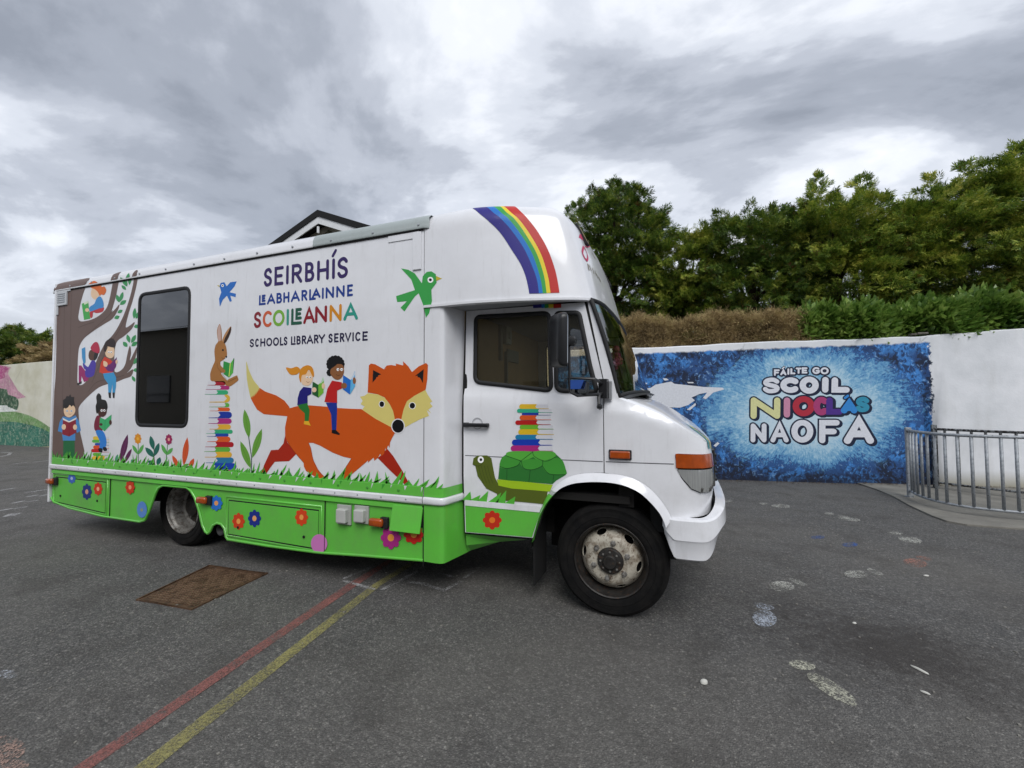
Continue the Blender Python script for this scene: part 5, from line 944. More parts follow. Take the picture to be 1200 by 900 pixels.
("GG",2,0,0.082,[1641,1940,1727,1938,1731,2030,1645,2032]),
("GG",2,0,0.077,[1650,1935,1736,1933,1739,2024,1653,2026]),
("GG",175,4,0.032,[1641,1940,1727,1938,1731,2030,1645,2032]),
("GO",2,0,0.082,[1771,1933,1869,1931,1872,2022,1775,2025]),
("GO",2,0,0.077,[1780,1928,1877,1926,1881,2017,1783,2019]),
("GO",175,4,0.032,[1771,1933,1869,1931,1872,2022,1775,2025]),
("s",2,2,0.045,[1144,2030,1174,2057]),
("s",175,4,0.022,[1144,2030,1174,2057])]),
("mural_lettering","wall",[("GS",2,0,0.128,[843,1626,1060,1624,1067,1829,849,1833]),
("GS",2,0,0.123,[863,1613,1081,1610,1088,1815,870,1819]),
("GS",175,4,0.078,[843,1626,1060,1624,1067,1829,849,1833]),
("GC",2,0,0.152,[1150,1641,1360,1638,1367,1817,1157,1821]),
("GC",2,0,0.147,[1177,1623,1387,1620,1394,1799,1184,1803]),
("GC",175,4,0.102,[1150,1641,1360,1638,1367,1817,1157,1821]),
("GO",2,0,0.152,[1461,1625,1666,1622,1675,1826,1470,1831]),
("GO",2,0,0.147,[1488,1607,1693,1604,1702,1808,1497,1813]),
("GO",175,4,0.102,[1461,1625,1666,1622,1675,1826,1470,1831]),
("GI",2,0,0.152,[1821,1640,1821,1640,1829,1817,1829,1817]),
("GI",2,0,0.147,[1848,1622,1848,1622,1856,1799,1856,1799]),
("GI",175,4,0.102,[1821,1640,1821,1640,1829,1817,1829,1817]),
("GL",2,0,0.152,[1970,1639,2153,1637,2161,1805,1978,1809]),
("GL",2,0,0.147,[1997,1621,2180,1619,2188,1787,2005,1791]),
("GL",175,4,0.102,[1970,1639,2153,1637,2161,1805,1978,1809])]),
("mural_lettering","wall",[("GN",2,0,0.154,[648,1173,1035,1175,1045,1457,657,1460]),
("GN",2,0,0.149,[675,1155,1063,1157,1073,1438,685,1441]),
("GN",168,4,0.104,[648,1173,1035,1175,1045,1457,657,1460]),
("GI",2,0,0.154,[1196,1199,1196,1199,1205,1456,1205,1456]),
("GI",2,0,0.149,[1224,1180,1224,1180,1233,1438,1233,1438]),
("GI",157,4,0.104,[1196,1199,1196,1199,1205,1456,1205,1456]),
("GO",2,0,0.154,[1340,1222,1589,1223,1599,1477,1350,1479]),
("GO",2,0,0.149,[1368,1204,1616,1205,1626,1458,1377,1460]),
("GO",135,4,0.104,[1340,1222,1589,1223,1599,1477,1350,1479]),
("GC",2,0,0.154,[1673,1239,1812,1240,1821,1464,1682,1465]),
("GC",2,0,0.149,[1701,1221,1839,1221,1849,1445,1710,1447]),
("GC",125,4,0.104,[1673,1239,1812,1240,1821,1464,1682,1465]),
("GL",2,0,0.154,[1876,1251,2032,1251,2041,1451,1884,1453]),
("GL",2,0,0.149,[1903,1233,2059,1233,2068,1433,1912,1434]),
("GL",75,4,0.104,[1876,1251,2032,1251,2041,1451,1884,1453]),
("GA",2,0,0.154,[2106,1274,2259,1274,2266,1405,2113,1406]),
("GA",2,0,0.149,[2134,1256,2287,1256,2294,1387,2141,1388]),
("GA",50,4,0.104,[2106,1274,2259,1274,2266,1405,2113,1406]),
("GS",2,0,0.13,[2319,1285,2461,1285,2470,1472,2327,1473]),
("GS",2,0,0.125,[2340,1271,2483,1271,2491,1458,2348,1459]),
("GS",51,4,0.08,[2319,1285,2461,1285,2470,1472,2327,1473]),
("s",2,2,0.075,[2128,1496,2173,1532]),
("s",50,4,0.04,[2128,1496,2173,1532])]),
("mural_lettering","wall",[("GN",2,0,0.13,[626,733,810,737,818,999,634,997]),
("GN",2,0,0.125,[647,718,831,722,839,985,655,983]),
("GN",175,4,0.08,[626,733,810,737,818,999,634,997]),
("GA",2,0,0.13,[955,738,1174,742,1183,1024,964,1022]),
("GA",2,0,0.125,[976,723,1195,728,1204,1010,985,1008]),
("GA",175,4,0.08,[955,738,1174,742,1183,1024,964,1022]),
("GO",2,0,0.15,[1305,748,1558,754,1569,1057,1316,1056]),
("GO",2,0,0.145,[1331,731,1584,736,1595,1040,1342,1038]),
("GO",175,4,0.1,[1305,748,1558,754,1569,1057,1316,1056]),
("GF",2,0,0.15,[1748,746,1969,751,1981,1059,1760,1058]),
("GF",2,0,0.145,[1775,728,1996,733,2008,1042,1787,1040]),
("GF",175,4,0.1,[1748,746,1969,751,1981,1059,1760,1058]),
("GA",2,0,0.168,[2143,748,2489,755,2504,1102,2157,1100]),
("GA",2,0,0.163,[2174,727,2520,734,2535,1081,2188,1079]),
("GA",175,4,0.118,[2143,748,2489,755,2504,1102,2157,1100])]),
("white_map_shape","wall",[("p",171,0,0,[-1370,1648,-1283,1678,-1139,1706,-1052,1765,-909,1793,-768,1821,-707,1776,-573,1760,-379,1737,-187,1711,138,1696,159,1661,-26,1608,-159,1483,-210,1507,-134,1609,-272,1580,-411,1514,-351,1464,-469,1376,-622,1326,-776,1332,-1029,1422,-1200,1452,-1343,1543]),
("p",171,0,0,[-922,1883,-851,1882,-809,1852,-880,1838]),
("p",171,0,0,[-1355,1723,-1252,1807,-1195,1797,-1311,1708]),
("p",171,0,0,[-498,1288,-344,1414,-336,1376,-443,1279]),
("p",171,0,0,[-46,622,23,690,62,667,-6,600]),
("p",171,0,0,[-488,1809,-377,1807,-364,1784,-461,1785])]),
("painted_landscape","lwall",[("P",143,0,0,[-2173,2911,2444,2773,2631,2489,3265,1897,3372,1609,-2073,1799]),
("P",118,1,0,[-2173,2911,2354,2761,2425,2494,2024,2281,-2116,2281]),
("P",45,2,0,[-2073,1799,2176,1983,2708,1758,3220,1646,3359,1430,3190,1179,2614,1286,1963,1321,-2000,998]),
("P",98,1,0,[-2008,1078,2235,1175,2876,1178,3996,1041,5134,672,5183,433,-1936,283]),
("P",46,2,0,[-1972,680,2262,809,3773,756,5145,500,5173,36,2321,-6,-1902,-97]),
("P",172,3,0,[-2029,1318,2220,1380,2739,1322,3124,1236,3003,1164,-2008,1078])]),
("red_line","gnd",[("p",114,0,0,[-1875,-1940,-1805,-1913,-1988,-105,-2039,521,-2100,498,-2073,-136])]),
("yellow_line","gnd",[("p",117,0,0,[-1644,-1853,-1561,-1822,-1805,-71,-1801,911,-1866,887,-1876,-97])]),
("white_line","gnd",[("s",129,1,0.035,[-2139,-113,-1812,-160])]),
("white_line","gnd",[("s",129,1,0.035,[-2174,-68,-2125,176])]),
("white_line","gnd",[("s",129,1,0.035,[-1742,-134,-1685,254])]),
("white_line","gnd",[("s",129,1,0.035,[-1625,55,-1472,68])]),
("white_line","gnd",[("s",129,1,0.035,[-1461,51,-1285,15,-1241,197])]),
("white_line","gnd",[("s",129,1,0.035,[-1530,296,-1349,268])]),
("white_line","gnd",[("s",129,1,0.035,[-1239,286,-1226,507])]),
("white_line","gnd",[("s",129,1,0.035,[-2664,4,-2650,19])]),
("white_dash","gnd",[("s",119,0,0.07,[-18357,3548,-17784,3562,-17108,3280,-16787,3008])]),
("white_dash","gnd",[("s",119,0,0.07,[-14429,2405,-14524,2668])]),
("white_dash","gnd",[("s",119,0,0.07,[-14388,2766,-14420,3017])]),
("white_dash","gnd",[("s",119,0,0.07,[-10194,741,-10243,907])]),
("white_dash","gnd",[("s",119,0,0.07,[-9552,829,-9518,888])]),
("white_dash","gnd",[("s",119,0,0.07,[-9567,964,-9521,1029])]),
("white_dash","gnd",[("s",119,0,0.07,[-9081,668,-9094,748])]),
("white_dash","gnd",[("s",119,0,0.07,[-8944,759,-8989,851])]),
("white_dash","gnd",[("s",119,0,0.07,[-8677,361,-8719,458])]),
("white_dash","gnd",[("s",119,0,0.07,[-8603,481,-8582,545])]),
("white_dash","gnd",[("s",119,0,0.07,[-8225,77,-8230,156])]),
("white_dash","gnd",[("s",119,0,0.07,[-8181,207,-8178,275])]),
("white_dash","gnd",[("s",119,0,0.07,[-7712,-57,-7820,29])]),
("white_dash","gnd",[("s",119,0,0.07,[-7689,-5,-7774,69])]),
("painted_footprint","gnd",[("p",137,0,0,[1178,4044,1170,4009,1154,3974,1132,3944,1106,3920,1079,3905,1053,3901,1031,3907,1014,3924,1004,3949,1003,3981,1010,4017,1025,4052,1047,4084,1073,4109,1101,4124,1128,4128,1151,4121,1168,4103,1177,4077])]),
("painted_footprint","gnd",[("p",137,0,0,[1620,4026,1612,4000,1601,3976,1587,3956,1572,3943,1556,3937,1542,3940,1530,3950,1523,3967,1520,3990,1522,4017,1529,4043,1541,4068,1555,4089,1571,4102,1587,4108,1601,4105,1613,4094,1620,4076,1622,4053]),
("p",137,0,0,[1877,3936,1863,3898,1839,3864,1808,3837,1773,3819,1737,3813,1703,3818,1674,3834,1654,3860,1645,3894,1646,3932,1660,3971,1683,4007,1715,4035,1752,4053,1789,4060,1824,4054,1853,4036,1872,4009,1880,3974])]),
("painted_footprint","gnd",[("p",137,0,0,[2300,3681,2290,3658,2277,3638,2261,3623,2244,3613,2227,3611,2213,3615,2202,3626,2195,3643,2194,3664,2198,3687,2207,3710,2221,3730,2237,3746,2254,3756,2271,3759,2286,3754,2297,3742,2303,3725,2304,3704]),
("p",137,0,0,[2497,3437,2479,3404,2453,3380,2422,3368,2388,3368,2355,3381,2326,3405,2302,3439,2288,3479,2284,3522,2291,3563,2309,3598,2336,3624,2369,3637,2404,3636,2438,3621,2468,3595,2490,3559,2503,3518,2505,3476])]),
("painted_footprint","gnd",[("p",137,0,0,[2724,2983,2710,2957,2691,2934,2669,2915,2646,2904,2624,2900,2605,2904,2591,2916,2583,2934,2583,2958,2590,2984,2604,3011,2623,3034,2645,3053,2669,3065,2692,3069,2711,3065,2725,3052,2732,3033,2732,3009]),
("p",137,0,0,[2777,2714,2756,2678,2729,2649,2699,2630,2668,2624,2640,2630,2618,2648,2603,2677,2596,2714,2599,2756,2613,2799,2634,2837,2662,2868,2694,2888,2726,2895,2755,2888,2777,2867,2792,2836,2797,2797,2792,2756])]),
("painted_footprint","gnd",[("p",127,0,0,[2597,2121,2588,2107,2574,2098,2559,2093,2543,2094,2527,2100,2514,2111,2504,2126,2499,2144,2499,2162,2504,2180,2513,2194,2527,2204,2543,2209,2560,2208,2575,2201,2589,2190,2598,2174,2603,2156,2603,2138]),
("p",127,0,0,[2495,1962,2473,1925,2447,1893,2417,1870,2388,1856,2361,1854,2339,1863,2324,1884,2318,1913,2321,1949,2334,1989,2355,2027,2382,2061,2413,2087,2444,2101,2472,2103,2495,2092,2509,2070,2513,2038,2509,2001])]),
("painted_footprint","gnd",[("p",137,0,0,[2031,1560,2022,1545,2009,1535,1995,1533,1980,1537,1966,1548,1955,1564,1947,1585,1943,1608,1944,1631,1950,1651,1959,1667,1973,1677,1987,1680,2003,1675,2017,1663,2028,1646,2036,1625,2039,1602,2037,1580]),
("p",137,0,0,[1907,1510,1892,1479,1870,1450,1844,1425,1815,1407,1787,1396,1762,1395,1742,1403,1729,1420,1725,1444,1731,1472,1745,1504,1766,1534,1793,1560,1823,1580,1853,1590,1879,1591,1899,1582,1911,1564,1914,1539])]),
("painted_footprint","gnd",[("p",137,0,0,[1370,1099,1362,1087,1351,1080,1336,1079,1320,1085,1304,1096,1290,1112,1278,1132,1270,1153,1267,1174,1270,1191,1277,1205,1289,1212,1304,1212,1321,1206,1337,1194,1352,1177,1363,1157,1370,1136,1373,1116]),
("p",137,0,0,[1273,1021,1260,987,1240,955,1215,929,1187,909,1159,899,1132,899,1111,909,1096,929,1089,956,1091,988,1102,1023,1122,1056,1148,1084,1177,1105,1207,1115,1235,1115,1257,1103,1271,1082,1277,1053])]),
("painted_footprint","gnd",[("p",138,0,0,[1051,574,1044,560,1032,548,1015,540,996,536,977,537,958,543,942,552,931,566,925,581,925,597,932,612,944,624,961,633,981,636,1001,635,1020,629,1036,618,1047,605,1052,590]),
("p",138,0,0,[1029,389,1016,351,997,317,976,292,953,275,930,270,911,277,895,295,886,322,884,357,889,396,901,436,919,473,942,502,967,520,991,525,1012,516,1027,496,1035,465,1036,428])]),
("painted_footprint","gnd",[("p",144,0,0,[1118,-110,1110,-125,1097,-138,1080,-149,1061,-156,1041,-159,1022,-157,1007,-151,996,-141,991,-127,992,-113,1000,-98,1013,-84,1030,-73,1050,-65,1071,-63,1090,-65,1106,-72,1116,-82,1120,-96]),
("p",144,0,0,[1218,-381,1204,-394,1185,-397,1162,-391,1136,-374,1110,-349,1087,-318,1069,-282,1057,-246,1054,-214,1060,-188,1074,-173,1096,-170,1123,-179,1151,-199,1177,-228,1199,-262,1215,-297,1224,-331,1225,-360])]),
("painted_footprint","gnd",[("p",62,0,0,[1893,2552,1884,2531,1869,2510,1850,2490,1828,2474,1806,2464,1785,2459,1768,2460,1756,2468,1750,2482,1752,2500,1760,2521,1775,2542,1794,2562,1816,2579,1839,2590,1860,2595,1878,2593,1890,2584,1895,2570])]),
("painted_footprint","gnd",[("p",62,0,0,[2127,2388,2115,2362,2097,2336,2075,2312,2052,2294,2028,2282,2007,2278,1991,2281,1980,2293,1977,2312,1981,2335,1992,2361,2009,2388,2031,2412,2056,2432,2080,2444,2101,2448,2118,2444,2128,2432,2131,2412])]),
("painted_footprint","gnd",[("p",128,0,0,[-2196,-1935,-2168,-1950,-2156,-1968,-2160,-1986,-2181,-2002,-2216,-2015,-2260,-2023,-2310,-2026,-2359,-2022,-2402,-2012,-2434,-1998,-2450,-1980,-2448,-1961,-2426,-1943,-2389,-1930,-2341,-1921,-2288,-1919,-2238,-1924]),
("p",128,0,0,[-2067,-1973,-2059,-1979,-2060,-1987,-2070,-1997,-2087,-2006,-2110,-2015,-2135,-2021,-2160,-2025,-2182,-2025,-2199,-2023,-2207,-2017,-2207,-2009,-2197,-1999,-2180,-1990,-2157,-1981,-2131,-1974,-2105,-1971,-2083,-1970])]),
("painted_footprint","gnd",[("p",136,0,0,[-2945,-1689,-2931,-1697,-2924,-1706,-2926,-1715,-2937,-1723,-2955,-1730,-2978,-1734,-3004,-1735,-3029,-1733,-3050,-1728,-3066,-1721,-3073,-1712,-3071,-1702,-3060,-1693,-3042,-1686,-3018,-1682,-2991,-1681,-2966,-1684])])]
# ---------------------------------------------------------------- printed and painted pictures (real flat print, built as thin sheets)
def _arc(cx, cy, rx, ry, a0, a1, n=10): return [(cx+rx*math.cos(math.radians(a0+(a1-a0)*k/n)), cy+ry*math.sin(math.radians(a0+(a1-a0)*k/n))) for k in range(n+1)]
_S = catmull([(.93, .84), (.72, .98), (.45, 1.0), (.15, .9), (.06, .72), (.22, .58), (.5, .5), (.8, .42), (.95, .26), (.85, .08), (.55, 0), (.25, .02), (.04, .18)], 3)
GL = {'A': [[(0, 0), (.5, 1), (1, 0)], [(.2, .33), (.8, .33)]],
 'B': [[(0, 0), (0, 1), (.45, 1)]+_arc(.45, .76, .42, .24, 80, -80, 8)+[(0, .52)], [(.02, .52), (.5, .52)]+_arc(.5, .26, .5, .26, 80, -80, 8)+[(.02, 0)]],
 'C': [_arc(.55, .5, .55, .5, 48, 312, 16)], 'E': [[(1, 1), (0, 1), (0, 0), (1, 0)], [(0, .5), (.85, .5)]], 'F': [[(1, 1), (0, 1), (0, 0)], [(0, .5), (.8, .5)]],
 'G': [_arc(.55, .5, .55, .5, 48, 330, 16)+[(1.0, .45), (.6, .45)]], 'H': [[(0, 0), (0, 1)], [(1, 0), (1, 1)], [(0, .5), (1, .5)]], 'I': [[(.5, 0), (.5, 1)]],
 'L': [[(0, 1), (0, 0), (1, 0)]], 'N': [[(0, 0), (0, 1)], [(0, 1), (1, 0)], [(1, 0), (1, 1)]], 'O': [_arc(.5, .5, .5, .5, 0, 360, 26)],
 'R': [[(0, 0), (0, 1), (.5, 1)]+_arc(.5, .75, .45, .25, 80, -80, 8)+[(0, .5)], [(.4, .5), (1, 0)]], 'S': [_S], 'T': [[(0, 1), (1, 1)], [(.5, 1), (.5, 0)]],
 'V': [[(0, 1), (.5, 0), (1, 1)]], 'Y': [[(0, 1), (.5, .45), (1, 1)], [(.5, .45), (.5, 0)]]}
def ribbon(pts, w, caps=True):
    """outline strip of a polyline: list of (left, right) pairs, plus round caps"""
    P = [Vector(p) for p in pts]; P = [p for i, p in enumerate(P) if i == 0 or (p-P[i-1]).length > 1e-5]; n = len(P)
    if n < 2: return []
    closed = (P[0]-P[-1]).length < 1e-4
    L = []
    for i in range(n):
        if closed: a = P[(i-1) if i else n-2]; b = P[(i+1) if i < n-1 else 1]
        else: a = P[max(0, i-1)]; b = P[min(n-1, i+1)]
        d0 = (P[i]-a); d1 = (b-P[i]); d0 = d0.normalized() if d0.length > 0 else d1.normalized(); d1 = d1.normalized() if d1.length > 0 else d0
        t = d0+d1; t = t.normalized() if t.length > 1e-3 else d1; q = Vector((-t.y, t.x)); k = 1/max(.55, abs(q.dot(Vector((-d1.y, d1.x)))))
        L.append((P[i]+q*w/2*k, P[i]-q*w/2*k))
    polys = [[L[i][0], L[i+1][0], L[i+1][1], L[i][1]] for i in range(n-1)]
    if caps and not closed:
        for p, q in ((P[0], P[1]), (P[-1], P[-2])):
            d = (p-q).normalized(); a0 = math.atan2(d.y, d.x); polys.append([p+Vector((math.cos(a0+t), math.sin(a0+t)))*w/2 for t in [math.pi*(-.5+k/6) for k in range(7)]])
    return polys
FR = {}
FR['box'] = lambda u, v, o: (u, -.2-o, v)
FR['cab'] = lambda u, v, o: (u, cab_y(u, v)-o, v)
def _nrm(fn, u, v, o, e=.004):
    a = Vector(fn(u, v)); n = (Vector(fn(u+e, v))-a).cross(Vector(fn(u, v+e))-a).normalized(); 
    if n.y > .2 or n.z < -.3: n = -n
    return tuple(a+n*o)
FR['lut'] = lambda u, v, o: _nrm(lut_pt, u, v, o)
FR['bon'] = lambda u, v, o: (lambda p: (p[0], p[1], p[2]+o+.002))(bonnet_pt(u, v))
FR['gnd'] = lambda u, v, o: (u, v, o)
FR['wall'] = lambda u, v, o: (u, -o, v)
FR['lwall'] = FR['wall']
OFF = {'box': (.0012, .0003), 'cab': (.003, .0003), 'lut': (.0028, .0003), 'bon': (.003, .0003), 'gnd': (.004, .0012), 'wall': (.002, .0006), 'lwall': (.003, .001)}
def vinyl(hexc):
    m_ = plain('print_'+hexc, hexc, .5, 0, .08, .05, 3); m_.node_tree.nodes['Principled BSDF'].inputs['Specular IOR Level'].default_value = .3; return m_
def wallpaint(hexc):
    k = ('wallpaint', hexc)
    if k in _mc: return _mc[k]
    t = NT('wall_paint_'+hexc); P = t.obj(); n = t.noise(P, 30, 5, .7); m_ = t.noise(P, 3, 4, .6); col = t.mix(t.ramp(n, [(.35, 0.), (.7, .7)]), lin(hexc), tuple(x*.78 for x in lin(hexc)[:3])+(1,))
    t.base(col, .8); t.bump(n, .4, .006); _mc[k] = t.m; return t.m
def softpaint(hexc):
    k = ('soft', hexc)
    if k in _mc: return _mc[k]
    t = NT('faded_wall_paint_'+hexc); P = t.obj(); n = t.noise(P, 3, 6, .75); f = t.noise(P, 14, 6, .8)
    col = t.mix(t.ramp(f, [(.42, 0.), (.6, 1.)]), lin(hexc), tuple(min(1, x*1.35+.02) for x in lin(hexc)[:3])+(1,)); g = t.noise(P, 1.7, 5, .7); col = t.mix(t.ramp(g, [(.42, 0.), (.62, .6)]), col, tuple(x*.55 for x in lin(hexc)[:3])+(1,)); col = t.mix(t.ramp(t.noise(P, 7, 5, .8), [(.5, 0.), (.62, .5)]), col, lin('#b9bda8')); t.base(col, .85)
    t.set(t.b.inputs['Alpha'], t.ramp(t.math('ADD', t.math('MULTIPLY', n, .5), t.math('MULTIPLY', f, .5)), [(.34, 0.), (.44, 1.)])); _mc[k] = t.m; return t.m
GKEEP = {'red_line': (.60, .24), 'yellow_line': (.50, .24), 'white_line': (.42, .10), 'white_dash': (.70, .12), 'painted_footprint': (.38, .12)}
def make_decal(name, frame, items, parent, label=None, **kw):
    fn = FR[frame]; k = 2000. if frame in ('box', 'cab', 'lut', 'bon') else 1000.; o0, dl = OFF[frame]
    mats = {}; v = []; f = []; mi = []; cnt = 0
    for kind, ci, lay, w_, flat in items:
        hexc = ART_COLOURS[ci]; pts = [(flat[i]/k, flat[i+1]/k) for i in range(0, len(flat), 2)]
        if hexc not in mats:
            mats[hexc] = (len(mats), vinyl(hexc) if frame in ('box', 'cab', 'lut', 'bon') else wallpaint(hexc) if frame == 'wall' else softpaint(hexc) if frame == 'lwall' else worn('worn_paint_'+name+hexc, hexc, *GKEEP[name][:1], 95, GKEEP[name][1]))
        m_i = mats[hexc][0]; polys = []
        if kind in 'pP':
            if kind == 'P': pts = catmull(pts, 3, True)
            if frame == 'lut':
                h = len(pts)//2; A, B = catmull(pts[:h], 5), catmull(pts[h:][::-1], 5); h = len(A)
                for i in range(h-1):
                    for j in range(3):
                        g = lambda p, q, t: (lerp(p[0], q[0], t), lerp(p[1], q[1], t)); polys.append([g(A[i], B[i], j/3), g(A[i+1], B[i+1], j/3), g(A[i+1], B[i+1], (j+1)/3), g(A[i], B[i], (j+1)/3)])
            else: polys = [pts]
        elif kind in 'sS': polys = ribbon(catmull(pts, 4) if kind == 'S' else pts, w_)
        else:
            ch = kind[1]; q = pts
            for g in GL[ch]:
                P = [(lerp(lerp(q[0][0], q[1][0], a), lerp(q[3][0], q[2][0], a), b), lerp(lerp(q[0][1], q[1][1], a), lerp(q[3][1], q[2][1], a), b)) for a, b in g]
                polys += ribbon(P, w_)
        off = o0+dl*lay
        for pl in polys:
            cnt += 1; oo = off+(cnt % 40)*(2e-6 if frame not in ('wall', 'gnd') else 8e-6)
            b = len(v); v += [fn(p[0], p[1], oo) for p in pl]
            if len(pl) <= 4: f.append(tuple(range(b, b+len(pl)))); mi.append(m_i)
            else:
                for tr in tessellate_polygon([[Vector((p[0], p[1], 0)) for p in pl]]): f.append(tuple(b+i for i in tr)); mi.append(m_i)
    if frame == 'box' and max(p[2] for p in v) > 2.78:      # the vinyl also follows the roof rail: cut it along the rail's folds and wrap it round
        me = bpy.data.meshes.new(name); me.from_pydata(v, [], f); me.polygons.foreach_set('material_index', mi); bm = bmesh.new(); bm.from_mesh(me)
        for zz in (2.783, 2.797, 2.831, 2.85, 2.866, 2.88, 2.892): bmesh.ops.bisect_plane(bm, geom=bm.verts[:]+bm.edges[:]+bm.faces[:], plane_co=(0, 0, zz), plane_no=(0, 0, 1), clear_outer=zz == 2.892)
        pr = [(2.783, 0), (2.797, .0195), (2.831, .0152), (2.866, .0030), (2.895, -.028)]
        for vv in bm.verts:
            z = vv.co.z
            for (a, b), (a2, b2) in zip(pr, pr[1:]):
                if a <= z < a2+1e-6: vv.co.y -= lerp(b, b2, (z-a)/(a2-a)); break
        bm.to_mesh(me); v = [tuple(q.co) for q in me.vertices]; f = [tuple(p.vertices) for p in me.polygons]; mi = [p.material_index for p in me.polygons]; bm.free()
    me = bpy.data.meshes.new(name); me.from_pydata(v, [], f)
    for h, (i, m_) in sorted(mats.items(), key=lambda x: x[1][0]): me.materials.append(m_)
    me.polygons.foreach_set('material_index', mi)
    bm = bmesh.new(); bm.from_mesh(me)
    want = Vector((0, 0, 1)) if frame in ('gnd', 'bon') else Vector((.3, -1, .1))
    fl = [fc for fc in bm.faces if fc.normal.dot(want) < 0]; bmesh.ops.reverse_faces(bm, faces=fl); bm.to_mesh(me); bm.free()
    return add(name, me, parent, **kw)
# ---------------------------------------------------------------- ground
mb = MB(); mb.quad((-400, -400, 0), (400, -400, 0), (400, 6.9, 0), (-400, 6.9, 0)); ground = mb.build('ground', ASPH, None, kind='structure')
# ---------------------------------------------------------------- walls
WO = Vector((1.121, 5.808, 0)); WA = math.atan2(6.296-5.808, 4.073-1.121)
def wtop(u): return 2.488+.0135*u+(.010*math.sin(u*2.1)) if u < 3.3 else 2.533+.055*(u-3.3)
wall = empty('school_wall', WO, WA, label='white rendered wall with blue welcome mural behind the truck', cat='wall')
mw = render_wall(True); mwt = render_wall(False)
def wall_mesh(name, u0, u1, zt, mat, parent, th=.24, step=.35):
    mb = MB(); us = [u0+(u1-u0)*k/int((u1-u0)/step) for k in range(int((u1-u0)/step)+1)]
    rows = []
    for y, dz in ((0, None), (0, 0), (.012, .012), (.10, .03), (th-.02, .022), (th, -.02)): rows.append([(u, y, -.3 if dz is None else zt(u)+dz+.006*math.sin(u*7.3)+.004*math.sin(u*17)) for u in us])
    rows.append([(u, th, -.3) for u in us]); mb.grid(rows)
    mb.quad((u0, 0, -.3), (u0, 0, zt(u0)), (u0, th, zt(u0)), (u0, th, -.3)); mb.quad((u1, 0, -.3), (u1, 0, zt(u1)), (u1, th, zt(u1)), (u1, th, -.3))
    return mb.build(name, mat, parent, angle=40)
wall_mesh('wall_panel', -3.0, 3.30, wtop, mw, wall); wall_mesh('wall_panel', 3.302, 12, wtop, mw, wall, .26)
mb = MB(); mb.box((3.35, .07, 2.60), (.16, .12, .03)); mb.box((3.22, .05, 2.585), (.09, .08, .03)); mb.build('coping_stone', concrete('coping_grey', '#77746c', '#4d4a44', 6), wall, bevel=.008)
LO = Vector((-24.0, 4.6, 0)); LA = math.atan2(.7, 18.0)
lw = empty('painted_wall', LO, LA, label='cream wall with painted pink and green landscape beyond the truck rear', cat='wall')
wall_mesh('wall_panel', -30, 17.99, lambda u: 2.74+.02*u*(1 if u < 8 else 0)+(.16-.042*(u-8) if u > 8 else 0), mwt, lw, .24, .8)
a = Vector((-6.0, 5.3)); p0 = WO.xy+Vector((math.cos(WA), math.sin(WA)))*(-3.0); d = p0-a
cw = empty('connecting_wall', (a.x, a.y, 0), math.atan2(d.y, d.x), label='plain wall stretch hidden behind the truck body', cat='wall')
wall_mesh('wall_panel', 0.002, d.length-.004, lambda u: 2.47, mwt, cw, .22)
for name, frame, items in ART:
    if frame == 'wall': o = make_decal(name, frame, items, wall)
    elif frame == 'lwall': make_decal(name, frame, items, lw)
# ---------------------------------------------------------------- raised bank behind the walls
mb = MB(); us = [-60, -40, -24, -12, -6, -1.9, 1.1, 4.1, 8, 13, 40]
def wy(x): return 4.6+.0389*(x+24) if x < -6 else (5.3+(x+6)*.005 if x < -1.84 else 5.808+(x-1.121)*.1653)
mb.grid([[(x, wy(x)+dy, z) for x in us] for dy, z in ((.22, 2.2), (.8, 2.35), (3, 2.5), (60, 3.0), (400, 3.0))]); mb.build('bank', SOIL, None, kind='structure')
# ---------------------------------------------------------------- concrete path in the corner
pl = [(3.36, 6.17), (3.44, 5.65), (3.46, 5.165), (3.40, 4.5), (3.395, 3.95), (3.43, 3.72), (3.56, 3.60), (4.06, 3.61), (6, 3.68), (12, 3.9), (12, 7.6), (4.07, 6.29)]
mb = MB(); mb.prism(pl, lambda p: (p[0], p[1], -.05), lambda p: (p[0], p[1], .022)); mb.build('concrete_path', CONC, None, bevel=.006, kind='structure')
